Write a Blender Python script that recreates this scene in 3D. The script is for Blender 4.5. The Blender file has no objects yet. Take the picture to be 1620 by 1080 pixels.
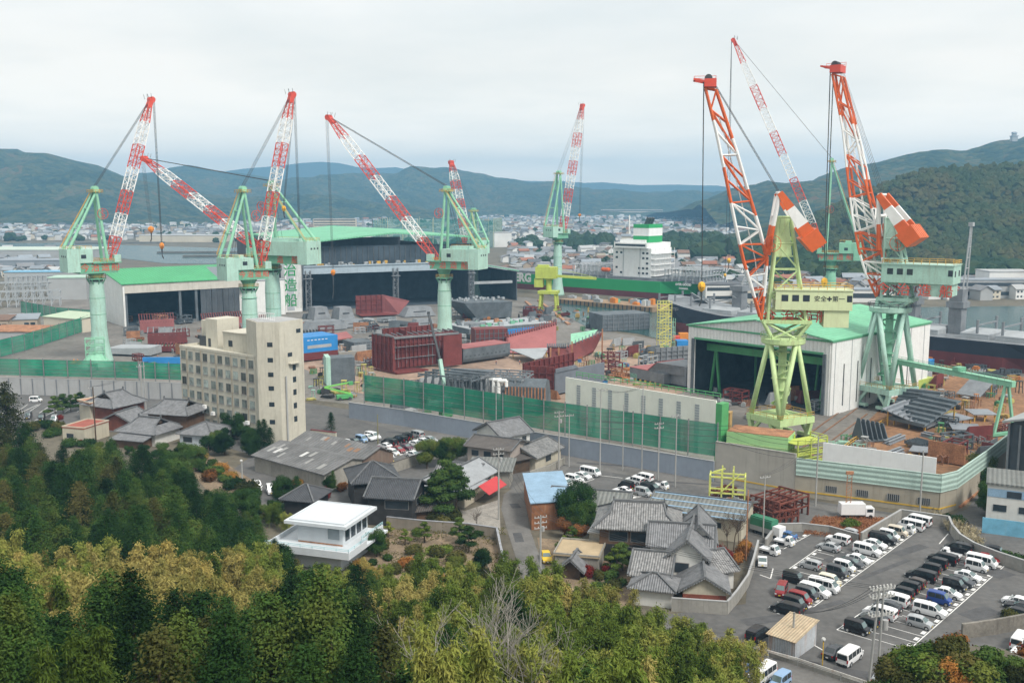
import bpy, math, random
import numpy as np
from mathutils import Vector, Matrix, noise as mnoise
rng = random.Random(11)
SC = bpy.context.scene
COL = SC.collection
F, H = 1575.0, 60.0
TH = math.atan(225/1575)
CT, ST = math.cos(TH), math.sin(TH)

def ray(px, py):
    a, b = (px-810)/F, (540-py)/F
    return Vector((a, CT + b*ST, -ST + b*CT))
def G(px, py, z=0.0):
    """ground point (height z) that the photograph shows at a place in the frame"""
    d = ray(px, py); t = (z-H)/d.z
    return Vector((d.x*t, d.y*t, z))
def P(px, py, Y):
    d = ray(px, py); t = Y/d.y
    return Vector((d.x*t, Y, H+d.z*t))
def proj(v):
    x, y, z = v[0], v[1], v[2]-H
    dep = y*CT - z*ST
    if dep < 1: return (-9999, -9999)
    return (810+F*x/dep, 540-F*(y*ST+z*CT)/dep)
def lerp(a, b, t): return a+(b-a)*t
def rot2(x, y, a):
    c, s = math.cos(a), math.sin(a); return (x*c-y*s, x*s+y*c)

# ------------------------------------------------------------------ materials
MATS = {}
def _n(nt, t, **kw):
    n = nt.nodes.new(t)
    for k, v in kw.items(): setattr(n, k, v)
    return n
def mat(name, col, rough=.65, metal=0., var=.14, scale=.35, streak=0., scol=(.16, .10, .06), bump=0., bscale=3., objspace=False, spec=.35, rand=0., fine=0.):
    if name in MATS: return MATS[name]
    m = bpy.data.materials.new(name); m.use_nodes = True; MATS[name] = m
    nt = m.node_tree; b = nt.nodes['Principled BSDF']; L = nt.links.new
    b.inputs['Roughness'].default_value = rough; b.inputs['Metallic'].default_value = metal
    b.inputs['Specular IOR Level'].default_value = spec
    if objspace: co = _n(nt, 'ShaderNodeTexCoord').outputs['Object']
    else: co = _n(nt, 'ShaderNodeNewGeometry').outputs['Position']
    nz = _n(nt, 'ShaderNodeTexNoise'); nz.inputs['Scale'].default_value = scale; nz.inputs['Detail'].default_value = 6; nz.inputs['Roughness'].default_value = .65
    L(co, nz.inputs['Vector'])
    mr = _n(nt, 'ShaderNodeMapRange'); mr.inputs[1].default_value = .3; mr.inputs[2].default_value = .7
    mr.inputs[3].default_value = 1-var; mr.inputs[4].default_value = 1+var
    L(nz.outputs['Fac'], mr.inputs[0])
    mul = _n(nt, 'ShaderNodeVectorMath', operation='SCALE'); mul.inputs[0].default_value = col
    L(mr.outputs[0], mul.inputs['Scale'])
    out = mul.outputs[0]
    if fine:
        n3 = _n(nt, 'ShaderNodeTexNoise'); n3.inputs['Scale'].default_value = scale*9; n3.inputs['Detail'].default_value = 4
        L(co, n3.inputs['Vector'])
        m3 = _n(nt, 'ShaderNodeMapRange'); m3.inputs[1].default_value = .32; m3.inputs[2].default_value = .68; m3.inputs[3].default_value = 1-fine; m3.inputs[4].default_value = 1+fine
        L(n3.outputs['Fac'], m3.inputs[0])
        u3 = _n(nt, 'ShaderNodeVectorMath', operation='SCALE'); L(out, u3.inputs[0]); L(m3.outputs[0], u3.inputs['Scale']); out = u3.outputs[0]
    if rand:
        oi = _n(nt, 'ShaderNodeObjectInfo')
        m4 = _n(nt, 'ShaderNodeMapRange'); m4.inputs[3].default_value = 1-rand; m4.inputs[4].default_value = 1+rand
        L(oi.outputs['Random'], m4.inputs[0])
        u4 = _n(nt, 'ShaderNodeVectorMath', operation='SCALE'); L(out, u4.inputs[0]); L(m4.outputs[0], u4.inputs['Scale']); out = u4.outputs[0]
    if streak:
        mp = _n(nt, 'ShaderNodeMapping'); mp.inputs['Scale'].default_value = (1.1, 1.1, .09)
        L(co, mp.inputs['Vector'])
        n2 = _n(nt, 'ShaderNodeTexNoise'); n2.inputs['Scale'].default_value = 1.0; n2.inputs['Detail'].default_value = 5; n2.inputs['Roughness'].default_value = .7
        L(mp.outputs[0], n2.inputs['Vector'])
        m2 = _n(nt, 'ShaderNodeMapRange'); m2.inputs[1].default_value = .52; m2.inputs[2].default_value = .74; m2.inputs[3].default_value = 0; m2.inputs[4].default_value = streak
        L(n2.outputs['Fac'], m2.inputs[0])
        mx = _n(nt, 'ShaderNodeMix', data_type='RGBA'); mx.inputs['B'].default_value = (*scol, 1)
        L(m2.outputs[0], mx.inputs['Factor']); L(out, mx.inputs['A']); out = mx.outputs['Result']
    L(out, b.inputs['Base Color'])
    if bump:
        n5 = _n(nt, 'ShaderNodeTexNoise'); n5.inputs['Scale'].default_value = bscale; n5.inputs['Detail'].default_value = 5
        L(co, n5.inputs['Vector'])
        bp = _n(nt, 'ShaderNodeBump'); bp.inputs['Distance'].default_value = bump; bp.inputs['Strength'].default_value = 1
        L(n5.outputs['Fac'], bp.inputs['Height']); L(bp.outputs[0], b.inputs['Normal'])
    return m

def ribmat(name, col, pitch=.5, depth=.06, rough=.6, var=.15, axis='auto', dark=.55, scale=.5, streak=0., scol=(.2, .1, .05), panels=None, metal=0.):
    """ribbed sheet or tile roof: ribs run down the slope (or upright on walls)"""
    m = mat(name, col, rough=rough, var=var, scale=scale, streak=streak, scol=scol, metal=metal, fine=.10)
    nt = m.node_tree; b = nt.nodes['Principled BSDF']; L = nt.links.new
    src = b.inputs['Base Color'].links[0].from_socket
    tc = _n(nt, 'ShaderNodeTexCoord')
    sep = _n(nt, 'ShaderNodeSeparateXYZ'); L(tc.outputs['Object'], sep.inputs[0])
    if axis == 'auto':
        sn = _n(nt, 'ShaderNodeSeparateXYZ'); L(tc.outputs['Normal'], sn.inputs[0])
        ax = _n(nt, 'ShaderNodeMath', operation='ABSOLUTE'); L(sn.outputs[0], ax.inputs[0])
        ay = _n(nt, 'ShaderNodeMath', operation='ABSOLUTE'); L(sn.outputs[1], ay.inputs[0])
        gt = _n(nt, 'ShaderNodeMath', operation='GREATER_THAN'); L(ax.outputs[0], gt.inputs[0]); L(ay.outputs[0], gt.inputs[1])
        mx = _n(nt, 'ShaderNodeMix', data_type='FLOAT'); L(gt.outputs[0], mx.inputs['Factor']); L(sep.outputs[0], mx.inputs['A']); L(sep.outputs[1], mx.inputs['B'])
        u = mx.outputs['Result']
    else: u = sep.outputs['XYZ'.index(axis)]
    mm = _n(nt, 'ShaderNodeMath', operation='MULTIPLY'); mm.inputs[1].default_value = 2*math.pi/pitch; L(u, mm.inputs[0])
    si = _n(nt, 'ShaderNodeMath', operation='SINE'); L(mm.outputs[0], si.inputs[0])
    mr = _n(nt, 'ShaderNodeMapRange'); mr.inputs[1].default_value = -1; mr.inputs[2].default_value = -.2; mr.inputs[3].default_value = dark; mr.inputs[4].default_value = 1  # groove shade and weather staining painted into the colour between the ribs
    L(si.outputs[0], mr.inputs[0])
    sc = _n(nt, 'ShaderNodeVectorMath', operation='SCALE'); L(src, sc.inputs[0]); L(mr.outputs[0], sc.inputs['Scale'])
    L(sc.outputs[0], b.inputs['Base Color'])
    bp = _n(nt, 'ShaderNodeBump'); bp.inputs['Distance'].default_value = depth; bp.inputs['Strength'].default_value = 1
    L(si.outputs[0], bp.inputs['Height']); L(bp.outputs[0], b.inputs['Normal'])
    return m

def leafmat(name, cols, rand=.25, clump=.22, trans=0.):
    if name in MATS: return MATS[name]
    m = bpy.data.materials.new(name); m.use_nodes = True; MATS[name] = m
    nt = m.node_tree; b = nt.nodes['Principled BSDF']; L = nt.links.new
    b.inputs['Roughness'].default_value = .85; b.inputs['Specular IOR Level'].default_value = .04
    co = _n(nt, 'ShaderNodeNewGeometry').outputs['Position']
    nz = _n(nt, 'ShaderNodeTexNoise'); nz.inputs['Scale'].default_value = clump; nz.inputs['Detail'].default_value = 8; nz.inputs['Roughness'].default_value = .72
    L(co, nz.inputs['Vector'])
    oi = _n(nt, 'ShaderNodeObjectInfo')
    ad = _n(nt, 'ShaderNodeMath', operation='MULTIPLY_ADD'); ad.inputs[1].default_value = .5; L(oi.outputs['Random'], ad.inputs[0])
    sb = _n(nt, 'ShaderNodeMath', operation='SUBTRACT'); sb.inputs[1].default_value = .25; L(nz.outputs['Fac'], sb.inputs[0]); L(sb.outputs[0], ad.inputs[2])
    cr = _n(nt, 'ShaderNodeValToRGB'); e = cr.color_ramp.elements
    k = len(cols)
    while len(e) < k: e.new(.5)
    for i, c in enumerate(cols):
        e[i].position = .22+.56*i/max(1, k-1); e[i].color = (*c, 1)
    L(ad.outputs[0], cr.inputs[0])
    m4 = _n(nt, 'ShaderNodeMapRange'); m4.inputs[3].default_value = 1-rand; m4.inputs[4].default_value = 1+rand
    L(oi.outputs['Random'], m4.inputs[0])
    u4 = _n(nt, 'ShaderNodeVectorMath', operation='SCALE'); L(cr.outputs[0], u4.inputs[0]); L(m4.outputs[0], u4.inputs['Scale'])
    L(u4.outputs[0], b.inputs['Base Color'])
    return m

# ------------------------------------------------------------------ mesh builder
class MB:
    def __init__(s): s.v = []; s.f = []; s.mi = []; s.m = 0; s.M = None
    def pt(s, p):
        p = Vector(p)
        if s.M is not None: p = s.M @ p
        s.v.append(p); return len(s.v)-1
    def face(s, ids, m=None): s.f.append(tuple(ids)); s.mi.append(s.m if m is None else m)
    def poly(s, pts, m=None): s.face([s.pt(p) for p in pts], m)
    def hexa(s, p, m=None):
        i = [s.pt(q) for q in p]
        for f in ((3,2,1,0),(4,5,6,7),(0,1,5,4),(1,2,6,5),(2,3,7,6),(3,0,4,7)): s.face([i[k] for k in f], m)
    def box(s, x0, x1, y0, y1, z0, z1, m=None):
        s.hexa([(x0,y0,z0),(x1,y0,z0),(x1,y1,z0),(x0,y1,z0),(x0,y0,z1),(x1,y0,z1),(x1,y1,z1),(x0,y1,z1)], m)
    def bar(s, p, q, w, h=None, m=None, up=(0,0,1)):
        p, q = Vector(p), Vector(q); d = q-p
        if d.length < 1e-5: return
        h = h or w; d.normalize(); u = Vector(up)
        if abs(d.dot(u)) > .98: u = Vector((1,0,0))
        r = d.cross(u).normalized(); u = r.cross(d)
        r *= w/2; u *= h/2
        s.hexa([p-r-u, p+r-u, p+r+u, p-r+u, q-r-u, q+r-u, q+r+u, q-r+u], m)
    def tube(s, p, q, r0, r1=None, n=8, m=None, cap=True):
        p, q = Vector(p), Vector(q); d = q-p
        if d.length < 1e-6: return
        r1 = r0 if r1 is None else r1; d.normalize()
        u = Vector((0,0,1)) if abs(d.z) < .95 else Vector((1,0,0))
        a = d.cross(u).normalized(); b = d.cross(a)
        A = [s.pt(p+(a*math.cos(2*math.pi*k/n)+b*math.sin(2*math.pi*k/n))*r0) for k in range(n)]
        B = [s.pt(q+(a*math.cos(2*math.pi*k/n)+b*math.sin(2*math.pi*k/n))*r1) for k in range(n)]
        for k in range(n): s.face([A[k], A[(k+1)%n], B[(k+1)%n], B[k]], m)
        if cap: s.face(A[::-1], m); s.face(B, m)
    def prism(s, pts, z0, z1, m=None, mtop=None):
        n = len(pts)
        A = [s.pt((p[0],p[1],z0)) for p in pts]; B = [s.pt((p[0],p[1],z1)) for p in pts]
        for k in range(n): s.face([A[k], A[(k+1)%n], B[(k+1)%n], B[k]], m)
        s.face(B, m if mtop is None else mtop); s.face(A[::-1], m)
    def lathe(s, prof, c=(0,0,0), n=16, m=None, cap=True):
        rings = []
        for r, z in prof:
            rings.append([s.pt((c[0]+r*math.cos(2*math.pi*k/n), c[1]+r*math.sin(2*math.pi*k/n), c[2]+z)) for k in range(n)])
        for A, B in zip(rings, rings[1:]):
            for k in range(n): s.face([A[k], A[(k+1)%n], B[(k+1)%n], B[k]], m)
        if cap: s.face(rings[0][::-1], m); s.face(rings[-1], m)
    def loft(s, rings, m=None, cap=True, closed=True, ms=None):
        R = [[s.pt(p) for p in r] for r in rings]; n = len(R[0])
        for j, (A, B) in enumerate(zip(R, R[1:])):
            for k in range(n if closed else n-1):
                s.face([A[k], A[(k+1)%n], B[(k+1)%n], B[k]], ms(j, k) if ms else m)
        if cap: s.face(R[0][::-1], m); s.face(R[-1], m)
    def blob(s, c, r, m=None, sub=0, jit=.15):
        phi = (1+5**.5)/2
        V = [(-1,phi,0),(1,phi,0),(-1,-phi,0),(1,-phi,0),(0,-1,phi),(0,1,phi),(0,-1,-phi),(0,1,-phi),(phi,0,-1),(phi,0,1),(-phi,0,-1),(-phi,0,1)]
        T = [(0,11,5),(0,5,1),(0,1,7),(0,7,10),(0,10,11),(1,5,9),(5,11,4),(11,10,2),(10,7,6),(7,1,8),(3,9,4),(3,4,2),(3,2,6),(3,6,8),(3,8,9),(4,9,5),(2,4,11),(6,2,10),(8,6,7),(9,8,1)]
        if not hasattr(r, '__len__'): r = (r,r,r)
        ids = []
        for a in V:
            k = (1+rng.uniform(-jit, jit))/1.902
            ids.append(s.pt((c[0]+a[0]*r[0]*k, c[1]+a[1]*r[1]*k, c[2]+a[2]*r[2]*k)))
        for t in T: s.face([ids[x] for x in t], m)
    def mesh(s, name, mats, smooth=False):
        me = bpy.data.meshes.new(name)
        me.from_pydata([tuple(p) for p in s.v], [], s.f)
        for m in (mats if isinstance(mats, (list, tuple)) else [mats]): me.materials.append(m)
        if any(s.mi): me.polygons.foreach_set('material_index', s.mi)
        if smooth: me.polygons.foreach_set('use_smooth', [True]*len(s.f))
        me.update(); return me
    def build(s, name, mats, parent=None, smooth=False):
        if not s.f: return None
        return put(name, s.mesh(name, mats, smooth), parent)

def put(name, data, parent=None, loc=None, rz=None):
    o = bpy.data.objects.new(name, data); COL.objects.link(o)
    if parent is not None: o.parent = parent
    if loc is not None: o.location = loc
    if rz is not None: o.rotation_euler = (0, 0, rz)
    return o
def tag(o, label=None, cat=None, group=None, kind=None):
    if label: o['label'] = label
    if cat: o['category'] = cat
    if group: o['group'] = group
    if kind: o['kind'] = kind
    return o
def thing(name, label, cat, loc=(0,0,0), rz=0., group=None):
    o = put(name, None, None, loc, rz); o.empty_display_size = .5
    return tag(o, label, cat, group)
def struct(name, mb, mats, smooth=False):
    return tag(mb.build(name, mats, None, smooth), kind='structure')
def children_of(root):
    return [o for o in root.children]
def copy_tree(o, parent=None):
    c = o.copy(); COL.objects.link(c); c.parent = parent
    for ch in o.children: copy_tree(ch, c)
    return c
ORD = ['nearest','second','third','fourth','fifth','sixth','seventh','eighth','ninth','tenth','eleventh','twelfth','thirteenth','fourteenth','fifteenth','sixteenth','seventeenth','eighteenth']

def text_mesh(body, size, depth=.02):
    cu = bpy.data.curves.new('lettering', 'FONT'); cu.body = body; cu.size = size; cu.extrude = depth; cu.offset = size*(.05 if body.isascii() else .006)
    cu.align_x = 'CENTER'; cu.align_y = 'CENTER'; cu.resolution_u = 2
    o = bpy.data.objects.new('lettering', cu); COL.objects.link(o)
    dg = bpy.context.evaluated_depsgraph_get(); dg.update()
    me = bpy.data.meshes.new_from_object(o.evaluated_get(dg))
    bpy.data.objects.remove(o); bpy.data.curves.remove(cu)
    me.name = 'lettering'; return me
def lettering(body, size, m, parent, M, depth=.02, bold=0.):
    """text standing on a surface: M maps text x,y,z to parent space"""
    me = text_mesh(body, size, depth)
    me.materials.clear(); me.materials.append(m)
    me.transform(M)
    return put('lettering', me, parent)
def basis(o, x, y):
    x, y = Vector(x).normalized(), Vector(y).normalized(); z = x.cross(y)
    return Matrix(((x.x,y.x,z.x,o[0]),(x.y,y.y,z.y,o[1]),(x.z,y.z,z.z,o[2]),(0,0,0,1)))
def sheet(name, pix, m, z, kind='structure', zg=0.):
    mb = MB(); mb.poly([(lambda g: (g.x, g.y, z))(G(px, py, zg)) for px, py in pix])
    return tag(mb.build(name, m), kind=kind)
# ------------------------------------------------------------------ camera, light, air
cam = bpy.data.cameras.new('camera'); co = bpy.data.objects.new('camera', cam); COL.objects.link(co)
co.location = (0, 0, H); co.rotation_euler = (math.pi/2-TH, 0, 0)
cam.sensor_width = 36; cam.lens = 35; cam.clip_start = .5; cam.clip_end = 30000
SC.camera = co
SC.view_settings.view_transform = 'Standard'; SC.view_settings.look = 'None'; SC.view_settings.exposure = 0.5; SC.view_settings.gamma = 1
SC.render.resolution_x, SC.render.resolution_y = 1024, 682
SC.cycles.max_bounces = 5; SC.cycles.diffuse_bounces = 2; SC.cycles.glossy_bounces = 2; SC.cycles.transmission_bounces = 3; SC.cycles.transparent_max_bounces = 8; SC.cycles.volume_bounces = 0
SC.cycles.use_denoising = True
SUN_EL, SUN_AZ = math.radians(50), math.radians(140)   # azimuth from +Y towards +X
w = bpy.data.worlds.new('World'); SC.world = w; w.use_nodes = True
nt = w.node_tree; L = nt.links.new; bg = nt.nodes['Background']; bg.inputs['Strength'].default_value = .15
sky = _n(nt, 'ShaderNodeTexSky', sky_type='NISHITA'); sky.sun_disc = False; sky.sun_elevation = SUN_EL; sky.sun_rotation = SUN_AZ
tc = _n(nt, 'ShaderNodeTexCoord'); sp = _n(nt, 'ShaderNodeSeparateXYZ'); L(tc.outputs['Generated'], sp.inputs[0])
az = _n(nt, 'ShaderNodeMath', operation='MAXIMUM'); az.inputs[1].default_value = 0; L(sp.outputs[2], az.inputs[0])
ad = _n(nt, 'ShaderNodeMath', operation='ADD'); ad.inputs[1].default_value = .09; L(az.outputs[0], ad.inputs[0])
dv = _n(nt, 'ShaderNodeVectorMath', operation='DIVIDE'); L(tc.outputs['Generated'], dv.inputs[0])
cb = _n(nt, 'ShaderNodeCombineXYZ'); [L(ad.outputs[0], cb.inputs[i]) for i in range(3)]; L(cb.outputs[0], dv.inputs[1])
nz = _n(nt, 'ShaderNodeTexNoise'); nz.inputs['Scale'].default_value = .55; nz.inputs['Detail'].default_value = 7; nz.inputs['Roughness'].default_value = .55; L(dv.outputs[0], nz.inputs['Vector'])
cr = _n(nt, 'ShaderNodeValToRGB'); e = cr.color_ramp.elements
e[0].position = .3; e[0].color = (.70, .745, .765, 1); e[1].position = .64; e[1].color = (.90, .91, .91, 1); L(nz.outputs['Fac'], cr.inputs[0])
sc_ = _n(nt, 'ShaderNodeVectorMath', operation='SCALE'); sc_.inputs['Scale'].default_value = 6.35; L(cr.outputs[0], sc_.inputs[0])
mx = _n(nt, 'ShaderNodeMix', data_type='RGBA'); mx.inputs['Factor'].default_value = .93; L(sky.outputs[0], mx.inputs['A']); L(sc_.outputs[0], mx.inputs['B'])
gz = _n(nt, 'ShaderNodeMapRange'); gz.interpolation_type = 'SMOOTHSTEP'; gz.inputs[1].default_value = 0; gz.inputs[2].default_value = .14; gz.inputs[3].default_value = 1.42; gz.inputs[4].default_value = 1.0; L(az.outputs[0], gz.inputs[0])
gs = _n(nt, 'ShaderNodeVectorMath', operation='SCALE'); L(mx.outputs['Result'], gs.inputs[0]); L(gz.outputs[0], gs.inputs['Scale'])
wm = _n(nt, 'ShaderNodeMix', data_type='RGBA'); wm.inputs['A'].default_value = (1.22, 1.03, .84, 1); wm.inputs['B'].default_value = (1.04, .985, .915, 1); wf = _n(nt, 'ShaderNodeMapRange'); wf.inputs[2].default_value = .2; L(az.outputs[0], wf.inputs[0]); L(wf.outputs[0], wm.inputs['Factor'])
gm_ = _n(nt, 'ShaderNodeVectorMath', operation='MULTIPLY'); L(gs.outputs[0], gm_.inputs[0]); L(wm.outputs['Result'], gm_.inputs[1])
L(gm_.outputs[0], bg.inputs['Color'])
sl = bpy.data.lights.new('sun', 'SUN'); sl.energy = 2.5; sl.angle = math.radians(14); sl.color = (1, .95, .88)
so = bpy.data.objects.new('sun', sl); COL.objects.link(so)
sd = Vector((math.sin(SUN_AZ)*math.cos(SUN_EL), math.cos(SUN_AZ)*math.cos(SUN_EL), math.sin(SUN_EL)))
so.rotation_euler = sd.to_track_quat('Z', 'Y').to_euler(); so.location = (0, 0, 200)
hz = MB(); hz.box(-6500, 6500, -390, 7200, -4, 335)
hm = bpy.data.materials.new('air'); hm.use_nodes = True; n = hm.node_tree; n.nodes.clear()
o_ = n.nodes.new('ShaderNodeOutputMaterial'); pv = n.nodes.new('ShaderNodeVolumePrincipled')
pv.inputs['Color'].default_value = (.31, .655, 1, 1); pv.inputs['Density'].default_value = 2.15e-4; pv.inputs['Anisotropy'].default_value = .1
n.links.new(pv.outputs[0], o_.inputs['Volume'])
tag(hz.build('haze', hm), kind='stuff')

# ------------------------------------------------------------------ ground
FOOT = [(-3,230),(-.8,230),(-.51,212),(-.40,203),(-.34,194),(-.28,178),(-.24,163),(-.2,148),(0,139),(.1,134),(.19,121),(.26,110),(.35,108),(.45,112),(.6,116),(3,116)]
def foot(a):
    for (a0, f0), (a1, f1) in zip(FOOT, FOOT[1:]):
        if a <= a1: return lerp(f0, f1, (a-a0)/(a1-a0))
    return 116
def hgt(x, y):
    if y < 1: d = max(0, math.hypot(x, min(y, 0))*.5); return 56.
    f = foot(x/y); t = y/f
    h = 56*(1-t)**max(1.6, min(2.7, 1.6*f/128)) if t < 1 else 0.
    k = math.exp(-(((x-43)/15)**2+((y-88)/11)**2))*14
    return h+k
xs = np.concatenate([np.linspace(-6400,-260,20), np.arange(-250,170,4.), np.linspace(175,6400,20)])
ys = np.concatenate([np.linspace(-380,-10,6), np.arange(0,236,4.), np.linspace(240,7100,26)])
gm = MB()
ids = [[gm.pt((x, y, hgt(x, y)+(mnoise.noise(Vector((x*.07,y*.07,0)))*1.2*min(1, hgt(x,y)/6)))) for x in xs] for y in ys]
for j in range(len(ys)-1):
    for i in range(len(xs)-1): gm.face([ids[j][i], ids[j][i+1], ids[j+1][i+1], ids[j+1][i]])
m_ground = mat('earth', (.13, .115, .085), rough=.9, var=.3, scale=.05, fine=.2, bump=.3, bscale=.6)
struct('ground', gm, m_ground, True)

m_asph = mat('asphalt', (.116, .114, .111), rough=.85, var=.24, scale=.10, fine=.13)
m_asph2 = mat('asphalt_worn', (.155, .15, .142), rough=.88, var=.2, scale=.2, fine=.1)
m_conc = mat('concrete', (.30, .29, .265), rough=.85, var=.15, scale=.2, streak=.55, scol=(.13,.12,.10), fine=.07)
m_yard = mat('yard_concrete', (.185, .172, .155), rough=.9, var=.28, scale=.06, fine=.15)
m_yardtan = mat('yard_rusty', (.33, .235, .175), rough=.9, var=.3, scale=.05, fine=.18)
m_yardrust = mat('yard_orange', (.25, .135, .07), rough=.92, var=.38, scale=.09, fine=.25)
m_soil = mat('soil', (.22, .165, .11), rough=.95, var=.35, scale=.3, fine=.25)
m_gravel = mat('gravel_grey', (.30, .28, .25), rough=.95, var=.25, scale=.6, fine=.25)
m_line = mat('road_paint', (.72, .72, .70), rough=.7, var=.12, scale=1.5, fine=.12)
m_yline = mat('yellow_paint', (.62, .40, .05), rough=.7, var=.15, scale=1.)

# sea water: sheets a little above the sheet they cover
def watermat(name, col):
    m = bpy.data.materials.new(name); m.use_nodes = True; nt = m.node_tree; b = nt.nodes['Principled BSDF']
    b.inputs['Base Color'].default_value = (*col, 1); b.inputs['Roughness'].default_value = .2; b.inputs['IOR'].default_value = 1.33; b.inputs['Specular IOR Level'].default_value = .2
    co = _n(nt, 'ShaderNodeNewGeometry').outputs['Position']; nz = _n(nt, 'ShaderNodeTexNoise'); nz.inputs['Scale'].default_value = .35; nz.inputs['Detail'].default_value = 5
    nt.links.new(co, nz.inputs['Vector']); bp = _n(nt, 'ShaderNodeBump'); bp.inputs['Distance'].default_value = .35; bp.inputs['Strength'].default_value = .6
    nt.links.new(nz.outputs['Fac'], bp.inputs['Height']); nt.links.new(bp.outputs[0], b.inputs['Normal'])
    return m
m_sea = watermat('sea_water', (.028, .075, .072))
sheet('inlet_water', [(-30,409),(60,401),(150,404),(260,417),(330,418),(470,412),(480,384),(440,388),(360,393),(260,390),(200,388),(130,383),(60,385),(-30,384)], m_sea, .25)
sheet('dock_water', [(880,478),(1060,470),(1110,484),(1200,490),(1450,486),(1650,484),(1650,540),(1300,530),(1150,540),(1040,536),(1010,528),(930,518),(895,500)], m_sea, .12)
sheet('shipyard_ground', [(-60,596),(200,600),(300,610),(560,640),(700,665),(900,695),(1140,740),(1300,776),(1520,800),(1640,640),(1640,540),(1300,530),(1040,537),(930,519),(880,478),(830,470),(470,460),(150,470),(20,480),(-60,520)], m_yard, .03)
sheet('assembly_ground', [(430,560),(600,535),(740,560),(900,545),(985,535),(1060,560),(1085,620),(1000,640),(880,680),(700,650),(560,620)], m_yardtan, .06)
sheet('stockyard_ground', [(1300,735),(1500,790),(1620,690),(1640,600),(1500,575),(1430,590),(1400,640)], m_yardrust, .06)
# roads and parking ground
sheet('road', [(-60,676),(-60,622),(290,630),(300,610),(555,648),(700,683),(880,716),(1140,760),(1290,792),(1480,822),(1530,805),(1590,720),(1680,720),(1680,900),(1680,1120),(1180,1120),(1130,1000),(1000,990),(960,985),(1180,955),(1185,860),(1150,830),(940,790),(870,800),(800,770),(790,745),(690,760),(560,800),(380,800),(330,770),(400,720),(300,690),(120,680)], m_asph, .035)
sheet('village_lane', [(838,950),(822,900),(806,850),(793,805),(797,782),(812,771),(850,745),(905,735),(880,760),(832,790),(836,830),(848,865),(866,905),(880,950),(866,985),(845,985)], m_asph2, .055)
sheet('lower_lane', [(1120,1000),(1200,1034),(1300,1062),(1420,1090),(1400,1140),(1250,1120),(1160,1060),(1120,1050)], m_asph2, .05)
sheet('yard_road', [(555,650),(700,685),(880,718),(1140,764),(1290,796),(1480,826),(1500,836),(1300,806),(1140,775),(880,733),(700,700),(555,662)], m_asph2, .05)

# ------------------------------------------------------------------ hills
def forestmat(name, cols, cell=.11, bump=5., rand=0):
    m = bpy.data.materials.new(name); m.use_nodes = True; nt = m.node_tree; b = nt.nodes['Principled BSDF']; L = nt.links.new
    b.inputs['Roughness'].default_value = .9; b.inputs['Specular IOR Level'].default_value = .05
    co = _n(nt, 'ShaderNodeNewGeometry').outputs['Position']
    vo = _n(nt, 'ShaderNodeTexVoronoi'); vo.inputs['Scale'].default_value = cell; L(co, vo.inputs['Vector'])
    nz = _n(nt, 'ShaderNodeTexNoise'); nz.inputs['Scale'].default_value = .008; nz.inputs['Detail'].default_value = 6; nz.inputs['Roughness'].default_value = .7; L(co, nz.inputs['Vector'])
    sp = _n(nt, 'ShaderNodeSeparateColor'); L(vo.outputs['Color'], sp.inputs[0])
    ma = _n(nt, 'ShaderNodeMath', operation='MULTIPLY_ADD'); ma.inputs[1].default_value = .42; L(sp.outputs[0], ma.inputs[0])
    sb = _n(nt, 'ShaderNodeMath', operation='MULTIPLY_ADD'); sb.inputs[1].default_value = 1.3; sb.inputs[2].default_value = -.36; L(nz.outputs['Fac'], sb.inputs[0]); L(sb.outputs[0], ma.inputs[2])
    cr = _n(nt, 'ShaderNodeValToRGB'); e = cr.color_ramp.elements
    while len(e) < len(cols): e.new(.5)
    for i, c in enumerate(cols): e[i].position = .15+.75*i/(len(cols)-1); e[i].color = (*c, 1)
    L(ma.outputs[0], cr.inputs[0]); L(cr.outputs[0], b.inputs['Base Color'])
    iv = _n(nt, 'ShaderNodeMath', operation='SUBTRACT'); iv.inputs[0].default_value = 1; L(vo.outputs['Distance'], iv.inputs[1])
    bp = _n(nt, 'ShaderNodeBump'); bp.inputs['Distance'].default_value = bump; bp.inputs['Strength'].default_value = 1
    L(iv.outputs[0], bp.inputs['Height']); L(bp.outputs[0], b.inputs['Normal'])
    return m
GRN = [(.010,.023,.012),(.018,.036,.017),(.034,.052,.022),(.062,.076,.03),(.105,.088,.036),(.13,.07,.033)]
m_hill = forestmat('hill_forest', GRN, .07, 7.)
m_hilln = forestmat('hill_forest_near', GRN, .12, 4.)
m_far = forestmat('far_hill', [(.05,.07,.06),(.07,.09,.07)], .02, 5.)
def ridge_at(pts, x):
    for (x0,z0),(x1,z1) in zip(pts, pts[1:]):
        if x <= x1:
            t = (x-x0)/(x1-x0); return lerp(z0, z1, t)
    return pts[-1][1]
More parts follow.
